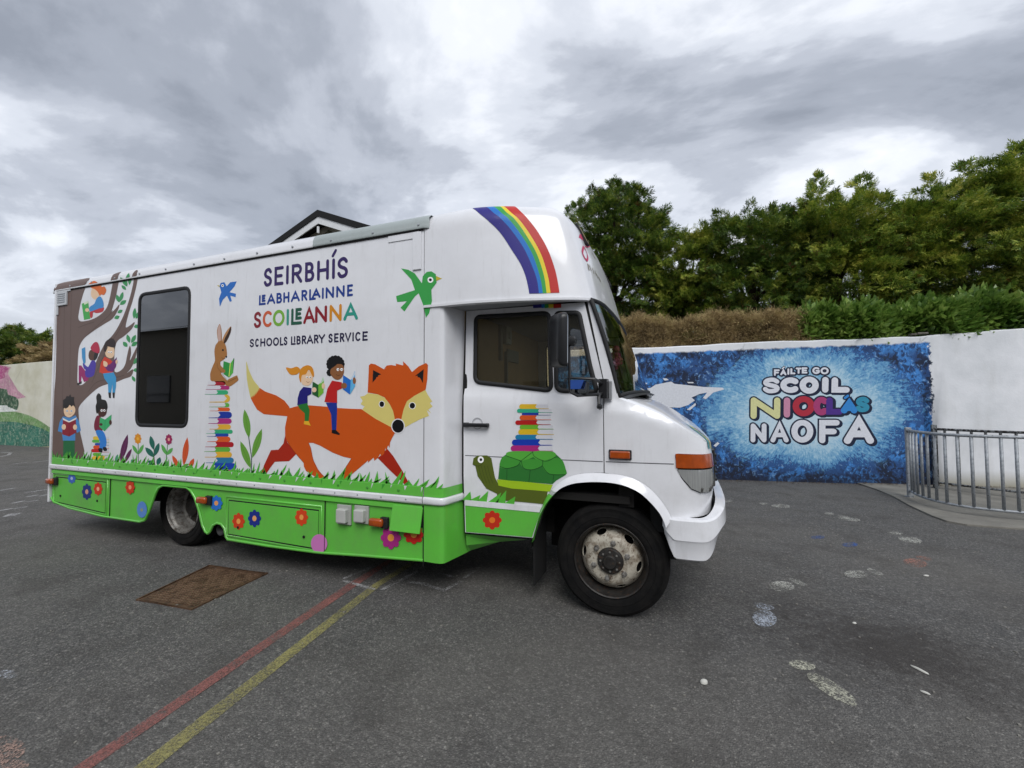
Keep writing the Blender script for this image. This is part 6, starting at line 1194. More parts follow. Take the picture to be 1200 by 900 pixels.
# ---------------------------------------------------------------- railings
def smooth_path(p, n=8): return catmull([(x, y, 0) for x, y in p], n)
def railing(pts, mat, label, zt=1.01, zb=.12, gap=.115, post_every=0, r=.0165, group=None):
    P = smooth_path(pts); o0 = P[0]; rl = empty('railing', (o0[0], o0[1], 0), label=label, cat='railing', group=group); P = [(p[0]-o0[0], p[1]-o0[1], 0) for p in P]
    MB().tube([(x, y, zt) for x, y, _ in P], .021, 8).build('top_rail', mat, rl, smooth=True)
    MB().tube([(x, y, zb) for x, y, _ in P], .017, 8).build('bottom_rail', mat, rl, smooth=True)
    acc = 0; last = P[0]; nxt = gap; me = None; allp = []
    cum = [0]
    for a, b in zip(P, P[1:]): cum.append(cum[-1]+math.dist(a, b))
    def at(s):
        for i in range(len(cum)-1):
            if cum[i+1] >= s: k = (s-cum[i])/(cum[i+1]-cum[i]); return [lerp(P[i][j], P[i+1][j], k) for j in (0, 1)]
        return P[-1][:2]
    bar = MB().tube([(0, 0, zb), (0, 0, zt)], r, 8).mesh('baluster', mat); bar.polygons.foreach_set('use_smooth', [True]*len(bar.polygons))
    s = gap*.85; k = 0
    while s < cum[-1]:
        x, y = at(s); o = add('baluster', bar, rl); o.location = (x, y, 0); s += gap; k += 1
    pm = MB(); pm.box((0, 0, .52), (.07, .045, 1.02), 0); pm.lathe([(.02, 0), (.055, .012), (.055, 0)], (0, .03, .0), 10, 'z'); pm = pm.mesh('post', mat, .006)
    for s in [0]+([post_every*i for i in range(1, 9) if post_every*i < cum[-1]] if post_every else []):
        x, y = at(s); o = add('post', pm, rl); o.location = (x, y, .02)
    return rl
railing([(3.655, 5.10), (3.60, 4.75), (3.64, 4.38), (3.80, 4.14), (4.06, 4.03), (4.5, 3.97), (5.6, 3.92), (7.2, 3.92)], GALV, 'grey galvanised railing curving across the front of the concrete path', gap=.125, post_every=2.6)
railing([(4.36, 6.02), (4.62, 5.80), (4.95, 5.55), (5.4, 5.32), (6.2, 5.1), (7.5, 4.95)], CHIP, 'peeling dark railing close against the white wall behind the grey railing', gap=.15, zt=.98, post_every=2.4)
# ---------------------------------------------------------------- things on the ground
cov = empty('access_cover', (-3.14, -.565, 0), label='rusty brown rectangular access cover set in the asphalt', cat='access cover')
q = [(-3.349, -.908), (-3.51, -.287), (-2.881, -.235), (-2.823, -.866)]; C0 = Vector((-3.14, -.565)); q = [Vector(p)-C0 for p in q]
q = [q[0], q[3], q[2], q[1]]
RUST = rimmat('rusty_cast_iron', '#5e4634', '#3a2a1e', .15)
mb = MB(); mb.prism([tuple(p) for p in q], lambda p: (p[0], p[1], .0005), lambda p: (p[0], p[1], .004)); mb.build('cover_plate', RUST, cov)
fr = MB(); fr.tube([(p.x*1.03, p.y*1.03, .003) for p in q], .011, 4, closed=True); fr.build('frame', RUST, cov)
mb = MB()
for i in range(22):
    for j in range(20):
        u, v_ = (i+.5)/22*.92+.04, (j+.5)/20*.92+.04; p = (q[0].lerp(q[1], u)).lerp(q[3].lerp(q[2], u), v_); mb.box((p.x, p.y, .0055), (.019, .010, .004), (0 if (i+j) % 2 else 1.57)+.08)
mb.build('tread_pattern', rimmat('worn_rusty_tread', '#7a6350', '#55402f', .15), cov, kind='stuff')
gl = {'red_line': ('long faded red line painted on the asphalt', 'painted line'), 'yellow_line': ('long faded yellow line painted on the asphalt beside the red line', 'painted line')}
wl = ['short worn white marks painted beside the green skirt of the truck', 'worn white dashes painted on the asphalt behind the truck rear']
fl = ['small worn white footprint nearest the truck bumper', 'worn white footprint in front of the mural, second from the bumper', 'long thin white footprint below the right part of the mural', 'white footprint nearest the concrete path corner', 'reddish worn footprint painted near the path', 'white footprint left of the reddish footprint', 'white footprint between the bumper and the reddish one', 'bluish white footprint above the dark stain', 'large worn cream footprint on the dark stain, nearest the viewer', 'faint blue painted mark, the left of two', 'faint blue painted mark, the right of two', 'pinkish round painted marks at the bottom left corner', 'small pale paint mark at the left edge of the yard']
wi_ = fi_ = 0
for name, frame, items in ART:
    if frame != 'gnd': continue
    o = make_decal(name, frame, items, None)
    if name in gl: prop(o, gl[name][0], gl[name][1])
    elif name == 'white_line': prop(o, 'short worn white line painted on the asphalt below the green skirt', 'painted line', 'broken white lines beside the truck')
    elif name == 'white_dash': prop(o, 'small worn white dash painted on the asphalt behind the truck rear', 'painted line', 'white dashes beyond the truck rear')
    else: prop(o, fl[fi_], 'footprint'); fi_ += 1
    o['kind'] = 'thing'
r4 = random.Random(9)
def pebble(name, x, y, rx, ry, rz, mat, a, label, cat):
    mb = MB(); n = 9; rows = []
    for i in range(5):
        t = i/4*math.pi/2; rows.append([(rx*math.cos(t)*math.cos(2*math.pi*k/n+a)*(1+.15*math.sin(3*k+i)), ry*math.cos(t)*math.sin(2*math.pi*k/n+a)*(1+.12*math.cos(5*k)), rz*math.sin(t)) for k in range(n)]); rows[-1].append(rows[-1][0])
    mb.grid(rows); o = mb.build(name, mat, None, smooth=True); o.location = (x, y, .003); o.rotation_euler = (0, 0, a); prop(o, label, cat)
LIT = plain('pale_litter', '#c4c3bc', .7)
pebble('litter', .537, -.461, .020, .017, .018, LIT, .3, 'round white crumb of litter on the asphalt ahead of the front wheel', 'litter')
pebble('litter', 1.64, .063, .045, .009, .008, LIT, -.9, 'thin white scrap lying right of the dark stain', 'litter')
pebble('litter', 1.50, .531, .014, .010, .007, LIT, .5, 'tiny white speck above the dark stain', 'litter')
pebble('litter', 2.353, 1.653, .020, .013, .009, LIT, .1, 'small white scrap just below the reddish footprint', 'litter')
pebble('litter', 1.57, -.158, .020, .008, .007, LIT, -.5, 'small pale scrap right of the large cream footprint', 'litter')
# loose grit in the yard
mb = MB(); 
for k in range(1400):
    x, y = r4.uniform(-6, 5), r4.uniform(-2.2, 5.2)
    s = r4.uniform(.0025, .007); mb.box((x, y, s*.4), (s*2, s*1.5, s), r4.uniform(0, 3))
mb.build('grit', plain('grit_stone', '#8a8780', .8, var=.5, scale=40), None, kind='stuff')
# fallen leaves and dirt line along the foot of the wall
mb = MB()
for k in range(900):
    u = r4.uniform(-2.5, 7); dd = abs(r4.gauss(0, .10)); p = WO+Vector((math.cos(WA), math.sin(WA), 0))*u+Vector((math.sin(WA), -math.cos(WA), 0))*(.02+dd)
    s = r4.uniform(.006, .022); a_ = r4.uniform(0, 6.3); z0 = .03 if u > 2.3 else .006
    mb.quad(*[(p.x+s*math.cos(a_+t)*(1 if i % 2 else .6), p.y+s*math.sin(a_+t)*(1 if i % 2 else .6), z0+r4.uniform(0, .008)) for i, t in enumerate((0, 1.57, 3.14, 4.71))])
mb.build('leaf_litter', plain('dead_leaf', '#4c3a26', .9, var=.5, scale=30), None, kind='stuff')
# ---------------------------------------------------------------- house gable behind the truck
hs = empty('house', (-14.87, 12.74, 0), 0, label='white gabled house top with black bargeboards showing above the truck roof', cat='house')
# ---------------------------------------------------------------- the mobile library
van = empty('library_van', (0, 0, 0), label='white and green mobile library truck covered in fox, tree and rainbow pictures', cat='truck')
bx = lambda u, z, o=0.: (u, -.2-o, z)
box_fn = lambda u, z: (u, -.2, z)
TOP = 2.795
win = rounded([(-4.785, 1.24), (-3.995, 1.24), (-4.0, 2.60), (-4.79, 2.60)], .085)
panel('side_panel', [(-6.34, .74), (-1.337, .74), (-1.337, TOP), (-6.34, TOP)], [win], box_fn, WHITE, van, .25, .03, False)
band('window_rubber', win, lambda u, z: (u, -.2, z), .036, .006, RUB, van)
mb = MB(); mb.prism(win, lambda p: (p[0], -.198, p[1]), lambda p: (p[0], -.194, p[1])); mb.build('tinted_window', TINT, van)
# a shelf of books and a blind seen dimly through the glass
# far side, rear, roof and floor of the box
mb = MB()
roofz = 2.905
sec = [(-.2, TOP+.004), (-.2, 2.82), (-.19, 2.86), (-.165, 2.888), (-.12, 2.90), (.3, 2.907), (1.0, 2.915)]
full = sec+[(2*YC-y, z) for y, z in sec[-2::-1]]
mb.grid([[(x, y, z) for y, z in full] for x in (-6.34, -5, -3.5, -2, -1.30)])
mb.build('roof', WHITE, van, smooth=True)
mb = MB(); mb.box((-3.82, 2.185, 1.77), (5.04, .03, 2.06)); mb.build('far_side_panel', WHITE, van)
mb = MB(); mb.box((-6.335, 1.0, 1.62), (.03, 2.33, 2.42)); mb.build('rear_panel', WHITE, van)
mb = MB(); mb.box((-3.75, 1.0, .70), (5.1, 2.2, .06)); mb.box((-3.3, .45, .52), (5.6, .09, .20)); mb.box((-3.3, 1.55, .52), (5.6, .09, .20)); mb.box((-3.0, 1.0, .45), (1.3, 1.2, .3)); mb.tube([(-4.31, .1, .385), (-4.31, 1.9, .385)], .07); mb.tube([(-.0, .2, .385), (-.0, 1.8, .385)], .06)
mb.build('chassis', DARK, van)
mb = MB(); mb.box((-2.3, 1.2, .45), (1.0, 1.8, .35)); mb.box((-5.6, 1.2, .48), (1.2, 1.9, .3)); mb.build('underfloor_locker', DARK, van)
# roof rail, with its lip and screws
def railrows(x0, x1, off=0.):
    pr = [(-.215, TOP-.012), (-.219, TOP-.002), (-.214, TOP+.012), (-.2145, 2.83), (-.202, 2.866), (-.172, 2.894), (-.12, 2.908), (-.06, 2.911)]
    return [[(x, y-off, z+off) for y, z in pr] for x in (x0, x1)]
MB().grid(railrows(-6.35, -2.42)).build('roof_rail', WHITE, van, smooth=True)
MB().grid(railrows(-2.42, -1.33, .002)+[[(-1.29, max(y, -.2005), min(z, 2.899)) for y, z in [(p[1], p[2]) for p in railrows(-1.3, -1.28)[0]]]]).build('roof_rail', GREYP, van, smooth=True, label='grey taped section of roof rail')
mb = MB(); mb.box((-3.84, -.2045, TOP-.018), (5.0, .009, .010)); mb.build('rail_seam', SEAL, van)
mb = MB()
for k in range(12):
    mb.lathe([(.011, 0), (.009, -.006), (.0, -.008)], (-6.05+k*.425, -.216, TOP+.02), 8)
mb.build('rail_screw', ALU, van)
mb = MB(); mb.box((-1.395, -.206, 2.62), (.075, .012, .29)); mb.build('cover_strip', WHITE, van, bevel=.003)
mb = MB(); mb.box((-1.52, -.203, 2.752), (.28, .006, .062)); mb.build('rail_patch', WHITE, van, bevel=.001)
# rear corner trim and the little grille plate
mb = MB(); mb.box((-6.352, -.188, 1.6), (.03, .06, 2.54)); mb.build('corner_trim', ALU if 0 else WHITE, van, bevel=.006)
mb = MB(); mb.box((-6.225, -.209, 2.69), (.20, .016, .17)); mb.box((-6.24, -.206, 2.775), (.36, .012, .03)); mb.box((-6.335, -.207, 2.60), (.06, .012, .20)); g = mb.build('vent_plate', plain('vent_white', '#c9ccd0', .5), van, bevel=.003)
mb = MB()
for k in range(5): mb.box((-6.225, -.2185, 2.64+k*.024), (.15, .003, .010))
mb.build('louvre', plain('vent_slot', '#8d9299', .6), g)
# green lower kick strip, white rub strip, both carried round the front corner
CORN = Plan([(-1.50, -.2), (-1.30, -.2), (-1.225, -.2), (-1.185, -.193), (-1.165, -.165), (-1.145, -.07), (-1.125, .03), (-1.11, .12)], 6)
def corn_rows(zs, off=0.):
    rows = []
    for z, o in zs:
        r = []
        for i in range(len(CORN.p)):
            x, y = CORN.p[i]; a = CORN.p[max(0, i-1)]; b = CORN.p[min(len(CORN.p)-1, i+1)]; dx, dy = b[0]-a[0], b[1]-a[1]; l = math.hypot(dx, dy)
            if x < -1.334: continue
            r.append((x+dy/l*o, y-dx/l*o, z))
        rows.append(r)
    return rows
MB().grid(corn_rows([(.745, 0), (2.22, 0)])).build('corner_panel', WHITE, van, smooth=True)
MB().grid(corn_rows([(.302, -.02), (.296, .002), (.745, .002)])).build('corner_skirt', GREEN, van, angle=30)
kick = plain('green_kick_strip', '#5bb53f', .35, 0, .4)
MB().grid([[(x, y, z) for x in (-6.33, -4, -1.334)] for y, z in ((-.2005, .845), (-.2055, .84), (-.206, .77), (-.201, .768))]).build('kick_strip', GREEN, van)
MB().grid(corn_rows([(.84, .003), (.77, .003)])).build('kick_strip', GREEN, van, smooth=True)
mb = MB(); prof = [(.768, .000), (.766, .014), (.757, .019), (.727, .019), (.716, .014), (.713, .0)]
mb.grid([[(x, -.2-o, z) for x in (-6.345, -3.5, -1.3345)] for z, o in prof]); mb.build('rub_strip', WHITE, van)
MB().grid(corn_rows([(z, o+.002) for z, o in prof])).build('rub_strip', WHITE, van, smooth=True)
mb = MB()
for k in range(22): mb.lathe([(.008, 0), (.006, -.005), (0, -.006)], (-6.2+k*.225, -.2175, .742), 6)
mb.build('strip_screw', ALU, van)
mb = MB()
for k in range(16): mb.lathe([(.012, 0), (.010, -.007), (0, -.009)], (-5.9+k*.29, -.2045, .803), 7)
mb.build('kick_strip_bolt', plain('green_bolt', '#4c9a3a', .4), van)
# green skirt with the wheel arch
sk = [(-6.315, .716), (-6.33, .38), (-6.27, .335), (-5.95, .292), (-5.32, .259), (-4.68, .262), (-4.60, .285), (-4.53, .40), (-4.445, .57), (-4.40, .625), (-4.33, .652), (-3.98, .655), (-3.92, .63), (-3.86, .57), (-3.79, .44), (-3.745, .32), (-3.70, .262), (-3.665, .25), (-3.64, .27), (-3.60, .335), (-3.545, .36), (-3.49, .355), (-3.445, .32), (-3.425, .25), (-3.40, .225), (-2.9, .226), (-2.33, .238), (-1.9, .268), (-1.5, .292), (-1.334, .302), (-1.334, .716)]
panel('skirt', sk, [], lambda u, z: (u, -.1945, z), GREEN, van, .2, .012, False)
band('skirt_edge', sk[1:-1], lambda u, z: (u, -.197, z), .022, .010, GREEN, van, closed=False)
def locker_door(x0, x1, z0, z1, zb=None):
    pts = rounded([(x0, z0), (x1, zb if zb is not None else z0), (x1, z1), (x0, z1)], .008, 2)
    mb = MB(); mb.prism(pts, lambda p: (p[0], -.190, p[1]), lambda p: (p[0], -.1985, p[1])); d = mb.build('locker_door', GREEN, van, bevel=.0015)
    band('door_seam', [(x0-.006, z0-.006), (x1+.006, (zb if zb is not None else z0)-.006), (x1+.006, z1+.006), (x0-.006, z1+.006)], lambda u, z: (u, -.1948, z), .012, .0012, SEAL, d)
    band('door_frame', [(x0-.035, z0-.02), (x1+.035, (zb if zb is not None else z0)-.02), (x1+.035, z1+.04), (x0-.035, z1+.04)], lambda u, z: (u, -.1943, z), .018, .006, GREEN, d)
    for fx in (.12, .86):
        m2 = MB(); m2.lathe([(.012, 0), (.012, -.006), (.0, -.007)], (x0+(x1-x0)*fx, -.1985, z0+.07), 10); m2.build('lock', SEAL, d)
locker_door(-3.395, -2.345, .278, .572, .268)
locker_door(-6.25, -5.29, .345, .615, .30)
mb = MB(); mb.grid([[(x, y, z) for x in (-6.31, -3.5, -1.34)] for y, z in ((-.197, .700), (-.209, .697), (-.212, .668), (-.197, .664))]); mb.build('drip_rail', GREEN, van)
mb = MB()
for x in (-5.20, -2.27, -1.335): mb.box((x, -.1985, .47), (.007, .006, .42 if x > -5 else .40))
mb.build('skirt_seam', SEAL, van)
for x, z in ((-6.25, .575), (-3.675, .562), (-1.70, .548)):
    o = MB(); o.box((x+.03, -.212, z), (.07, .03, .085)); o = o.build('side_marker', RUB, van, bevel=.008)
    l = MB(); l.box((x-.035, -.228, z), (.125, .05, .062)); l.build('lens', ORANGE, o, bevel=.016, smooth=True)
for x, z, dx, dz in ((-2.066, .572, .118, .135), (-1.893, .588, .116, .118)):
    o = MB(); o.box((x, -.204, z), (dx+.02, .016, dz+.02)); o = o.build('socket_cover', plain('socket_plate', '#a7aaa4', .6), van, bevel=.004)
    l = MB(); l.box((x, -.228, z-.004), (dx*.8, .045, dz*.8)); l.build('flap', plain('socket_flap', '#b9bab6', .5), o, bevel=.008)
o = MB(); o.box((-1.465, -.1975, .62), (.27, .004, .16)); o = o.build('open_hatch', SEAL, van)
M = Matrix.Rotation(math.radians(-13), 3, 'X'); mb = MB(); mb.box((-1.463, -.232, .600), (.262, .014, .188), 0, M); mb.build('hatch_flap', GREEN, o, bevel=.003)
mb = MB(); mb.lathe([(.052, -.05), (.052, -.2), (.045, -.2), (.045, .1)], (-3.53, .02, .29), 18); mb.build('exhaust_pipe', RUB, van, smooth=True)
mb = MB(); mb.box((-6.36, .9, .42), (.05, 2.1, .12)); mb.build('rear_bumper', PLAST, van, bevel=.01)
mb = MB(); mb.box((-6.362, -.1, .46), (.03, .10, .20)); mb.build('tail_light', plain('red_lens', '#8a1a10', .25, 0, .6), van, bevel=.01)
# inner arch liners (dark)
mb = MB()
for cx_, ys in ((-4.31, (-.18, .75)), (-.02, (.02, .75))):
    for s_ in (0, 1):
        a, b = ys if not s_ else (2-ys[1], 2-ys[0])
        mb.grid([[(cx_+.56*math.cos(t), y, .40+.56*math.sin(t)) for t in [math.pi*k/12 for k in range(13)]] for y in (a, b)])
        mb.quad((cx_-.6, (.75 if not s_ else 1.25), .2), (cx_+.6, (.75 if not s_ else 1.25), .2), (cx_+.6, (.75 if not s_ else 1.25), 1.0), (cx_-.6, (.75 if not s_ else 1.25), 1.0))
mb.build('arch_liner', DARK, van, kind='stuff')
# ------------------------------------------------ pod over the cab
ss = [-.143]+[LUT.L*k/80 for k in range(81)]; ts = [2.2, 2.26, 2.34, 2.42, 2.5, 2.56, 2.62, 2.68, 2.73, 2.77]+[2.77+.2*k/16 for k in range(1, 17)]
half = [[lut_pt(s, t) for s in ss] for t in ts]
rows = [r+[(p[0], 2*YC-p[1], p[2]) for p in r[-2::-1]] for r in half]
mb = MB(); mb.grid(rows)
top = rows[-1]; n = len(top)//2
mb.grid([top[:n+1], [(top[k][0], lerp(top[k][1], top[-1-k][1], .5), top[k][2]+.02) for k in range(n+1)], top[:n-1:-1]])
mb.build('cab_pod', WHITE, van, angle=40)
mb = MB()
b0 = rows[0]; lip = [[(p[0], p[1], 2.2) for p in b0], [(p[0], p[1]-.012 if p[1] < 1 else p[1]+.012, 2.196) for p in b0], [(p[0], p[1]-.012 if p[1] < 1 else p[1]+.012, 2.178) for p in b0], [(p[0], p[1]+(.02 if p[1] < 1 else -.02), 2.172) for p in b0]]
mb.grid(lip); mb.build('pod_lip', WHITE, van, angle=35)
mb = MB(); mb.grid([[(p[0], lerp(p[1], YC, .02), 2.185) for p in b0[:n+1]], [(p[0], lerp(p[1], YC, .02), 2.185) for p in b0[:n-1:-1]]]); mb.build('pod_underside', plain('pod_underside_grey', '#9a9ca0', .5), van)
lp = MB(); a = [lut_pt(LUT.L*.66, 2.69), lut_pt(LUT.L*.66, 2.84), lut_pt(LUT.L*.70, 2.84), lut_pt(LUT.L*.70, 2.69)]
nn = (Vector(a[2])-Vector(a[0])).cross(Vector(a[1])-Vector(a[3])).normalized()
if nn.x < 0: nn = -nn
for f in (0, 1):
    q = [Vector(p)+nn*.022 for p in a]; q0 = [Vector(p)-nn*.005 for p in a]
    if f: q = [Vector((p.x, 2-p.y, p.z)) for p in q]; q0 = [Vector((p.x, 2-p.y, p.z)) for p in q0]
    lp = MB(); lp.quad(*q); [lp.quad(q0[k], q0[(k+1) % 4], q[(k+1) % 4], q[k]) for k in range(4)]; o = lp.build('roof_marker', RUB, van)
    c = sum(q, Vector())/4; l = MB(); l.quad(*[c+(p-c)*.75+Vector((nn.x, nn.y*(-1 if f else 1), nn.z))*.003 for p in q]); l.build('lens', plain('pale_lens', '#c9b37a', .3, 0, .5), o)
# ------------------------------------------------ cab
cab_fn = lambda x, z: (x, cab_y(x, z), z)
arch_out = [(-.535, .49), (-.515, .60), (-.485, .70), (-.445, .79), (-.385, .87), (-.30, .935), (-.20, .97), (-.10, .982), (.0, .982), (.10, .975), (.18, .95), (.26, .90), (.325, .83), (.37, .76), (.39, .715)]
arch_in = [(-.545, .47), (-.505, .60), (-.465, .70), (-.41, .785), (-.335, .86), (-.25, .90), (-.15, .918), (-.05, .925), (.04, .922), (.12, .905), (.20, .868), (.265, .81), (.315, .75), (.34, .70), (.352, .66)]
mainw = rounded([(-1.018, 1.622), (-.41, 1.548), (-.425, 2.115), (-1.018, 2.13)], [.05, .045, .05, .04]); quart = rounded([(-.372, 1.548), (-.082, 1.535), (-.13, 1.72), (-.205, 2.10), (-.375, 2.11)], [.05, .03, .03, .03, .03])
door_o = [(-1.100, 2.182), (-1.104, 1.4), (-1.104, .9), (-1.090, .475), (-.548, .492)]+arch_out[1:8]+[(-.04, .985), (-.038, 1.60), (-.166, 2.172)]
def cab_side(far):
    nm = dict(mirror=far)
    d = panel('door', door_o, [mainw, quart], cab_fn, WHITE, van, .06, .03, **nm)
    for wn, lab in ((mainw, 'door_window'), (quart, 'quarter_window')):
        band('window_rubber', wn, cab_fn, .034, .010, RUB, d, **nm)
        mb = MB(); f0 = lambda p, e: ((p[0], (2*YC-(cab_y(*p)+e)) if far else cab_y(*p)+e, p[1]))
        mb.prism(wn, lambda p: f0(p, .008), lambda p: f0(p, .012)); mb.build(lab, GLASS, d)
    band('door_seal', door_o, lambda x, z: (x, cab_y(x, z)+.012, z), .04, .001, SEAL, d, **nm)
    mb = MB(); y = 2-.0 if far else 0.; sg = -1 if far else 1
    mb.box((-.99, y-sg*.030, 1.293), (.212, .022, .030)); mb.box((-1.075, y-sg*.014, 1.293), (.05, .03, .036)); mb.box((-.90, y-sg*.012, 1.293), (.03, .024, .03)); h = mb.build('door_handle', PLAST, d, bevel=.007, smooth=True)
    mb = MB(); mb.lathe([(.045, -.001), (.045, -.0035), (.038, -.004)], (-.985, y-sg*.001, 1.305), 20) if not far else None
    if not far: mb.build('handle_recess', plain('recess_grey', '#b5b7bb', .4), d)
    # lower green sill and strip on the door
    lowg = [(-1.089, .685), (-1.083, .48), (-.555, .497), (-.528, .62), (-.505, .70), (-.50, .713)]
    panel('door_sill_paint', [(-1.0905, .71), (-1.083, .48), (-.555, .497), (-.519, .60), (-.497, .672), (-.481, .71)], [], lambda x, z: (x, cab_y(x, z)-.0025, z), GREEN, d, .15, .002, **nm)
    panel('door_strip', [(-1.0885, .721), (-1.0875, .679), (-.496, .679), (-.480, .721)], [], lambda x, z: (x, cab_y(x, z)-.006, z), WHITE, d, .15, .003, **nm)
    # crease
    band('body_crease', [(-1.09, 1.0585), (-.6, 1.0585), (-.045, 1.0595)], lambda x, z: (x, cab_y(x, z)-.001, z), .006, .0008, plain('crease_shadow', '#5c5d62', .6), d, closed=False, **nm)
    # wing
    nfn = lambda s, z: nose_pt(s, z)
    tp = [(s, nose_top(s)) for s in (.09, .15, .22, .3, .36, .42, .5, .55, .6, .65, .7, .8, .9, 1.05, 1.2, NOSE.L)]
    head = rounded([(.444, 1.132), (.80, 1.118), (.83, 1.02), (.80, .92), (.70, .875), (.60, .878), (.535, .905), (.475, .975), (.450, 1.05)], .02, 3)
    wing = [(-.121, 2.172), (-.095, 2.182), (.085, 1.505)]+tp+[(NOSE.L, .80), (.95, .745), (.6, .725), (.425, .716), (.418, .715)]+[(x+.025, z) for x, z in arch_out[:7:-1]]+[(-.008, .985), (-.008, 1.60)]
    grille = rounded([(1.02, .80), (NOSE.L-.001, .80), (NOSE.L-.001, 1.12), (1.0, 1.12)], .0001, 1)
    wg = panel('front_wing', wing, [head], nfn, WHITE, van, .045, .014, **nm)
    bd = lambda s, z: nose_pt(s, z)
    band('crease', [(.0, 1.0605), (.1, 1.061), (.2, 1.062), (.3, 1.063), (.36, 1.0635), (.40, 1.064), (.435, 1.064)], lambda s, z: (nose_pt(s, z)[0], nose_pt(s, z)[1]-.001, z), .006, .0008, plain('crease_shadow', '#5c5d62', .6), wg, closed=False, **nm)
    # headlight: orange indicator above a clear lens, set into the corner
    def inset(s, z, e):
        x, y, z = nose_pt(s, z); a = nose_pt(s-.01, z); b = nose_pt(s+.01, z); dx, dy = b[0]-a[0], b[1]-a[1]; l = math.hypot(dx, dy); x, y = x+dy/l*e, y-dx/l*e
        return (x, y, z)
    ind = [(.448, 1.130), (.798, 1.118), (.824, 1.032), (.447, 1.040)]
    hl = [p for p in head if p[1] < 1.05]
    hl = [(.450, 1.030), (.824, 1.024)]+[(.828, 1.0), (.80, .925), (.70, .882), (.60, .884), (.537, .91), (.48, .978)]
    ho = panel('headlight', hl, [], lambda s, z: inset(s, z, .002+.012*math.sin(math.pi*min(1, max(0, (s-.44)/.4)))), LENS, van, .04, .02, **nm)
    band('reflector_edge', [(.60, .90), (.68, .895), (.76, .925), (.80, .985)], lambda s, z: inset(s, z, .014), .030, .003, CHR, ho, closed=False, **nm)
    panel('indicator', ind, [], lambda s, z: inset(s, z, .008), ORANGE, ho, .04, .02, **nm)
    band('headlight_rim', head, lambda s, z: inset(s, z, -.004), .014, .002, SEAL, ho, **nm)
    # side repeater
    o = MB(); yy = nose_pt(.094, 1.112)[1]; sg2 = (lambda v: 2-v) if far else (lambda v: v)
    o.box((.072, sg2(yy-.006), 1.112), (.150, .012, .066)); o = o.build('side_repeater', RUB, wg, bevel=.006); l = MB(); l.box((.072, sg2(yy-.018), 1.112), (.132, .022, .050)); l.build('lens', ORANGE, wg, bevel=.008)
    # arch flare: a shaped lip
    rows = []
    pi, po = catmull(arch_in, 3), catmull(arch_out, 3)
    for t in (0, .06, .30, .75, 1.0, 1.02):
        r = []
        for a, b in zip(pi, po):
            x, z = lerp(a[0], b[0], min(1, t)), lerp(a[1], b[1], min(1, t)); yb = nose_pt(x+.025, z)[1]
            y = yb-(.006 if t >= 1.02 else .004+.040*(1-t)**.7) if t > 0 else yb+.02
            r.append((x, 2-y if far else y, z))
        rows.append(r)
    for nmn, sel, mt in (('arch_flare', lambda x: x >= -.40, WHITE), ('arch_flare', lambda x: x <= -.36, GREEN)):
        idx = [i for i in range(len(pi)) if sel(pi[i][0])]
        MB().grid([[r[i] for i in idx] for r in rows]).build(nmn, mt, van, angle=50, **({'label': 'green rear end of the front wheel arch lip'} if mt is GREEN else {}))
    return d
door_near = cab_side(False); cab_side(True)
# valance below the door, running in under the sill
mb = MB(); mb.grid([[(-1.10, .02, .468), (-.545, .02, .485)], [(-1.10, .03, .44), (-.55, .05, .468)], [(-1.105, .05, .36), (-.85, .10, .40)], [(-1.11, .09, .30), (-1.10, .12, .30)]]); mb.build('sill_valance', GREEN, van)
mb = MB()
for y in (.06, 1.64): mb = MB(); mb.box((-.56, y+.15, .38), (.012, .30, .50)); mb.build('mud_flap', SEAL, van)
# bonnet
mb = MB(); S2 = [.09+(NOSE.L-.09)*k/26 for k in range(27)]; V2 = [0, .02, .05, .1, .18, .3, .45, .6, .8, 1.0]
rows = []
for s in S2:
    r = [bonnet_pt(s, v) for v in V2]; rows.append(r+[(p[0], 2-p[1], p[2]) for p in r[-2::-1]])
mb.grid(rows); mb.build('bonnet', WHITE, van, angle=60)
# three painted stripes running over the wing edge towards the lamp
for i_, hx_ in enumerate(('#3c8a90', '#d8c84a', '#2a7888', '#d88a6a')):
    pth = [(.56+.045*i_, .20+.03*i_), (.62+.05*i_, .12+.02*i_), (.68+.055*i_, .055), (.715+.06*i_, .004)]
    rows = []
    for (s_, v_), (s2_, v2_) in zip(pth, pth[1:]+[(pth[-1][0]+.01, 0)]):
        a_ = Vector(bonnet_pt(s_, v_)); b_ = Vector(bonnet_pt(s_+.032, v_)); rows.append([a_+Vector((0, 0, .004)), b_+Vector((0, 0, .004))])
    s_ = pth[-1][0]
    for z_ in (nose_top(s_)-.003, nose_top(s_)-.045): rows.append([Vector(nose_pt(q_, z_))+Vector((.003, -.003, 0)) for q_ in (s_, s_+.032)])
    mb = MB(); mb.grid(rows); mb.build('painted_stripe', plain('stripe_'+hx_, hx_, .4), van)
# radiator grille slats on the front
mb = MB(); xg = nose_pt(NOSE.L, 1.0)[0]
g = MB(); g.box((xg-.005, 1.0, .97), (.03, .84, .28)); g = g.build('radiator_grille', PLAST, van, bevel=.01)
for k in range(4):
    m2 = MB(); m2.box((xg+.015, 1.0, .88+k*.06), (.018, .80, .022)); m2.build('slat', PLAST, g, bevel=.004)
mb.lathe([(.07, 0), (.07, .012), (.055, .016)], (xg+.014, 1.0, .99), 24, 'x'); mb.build('round_badge', CHR, van)
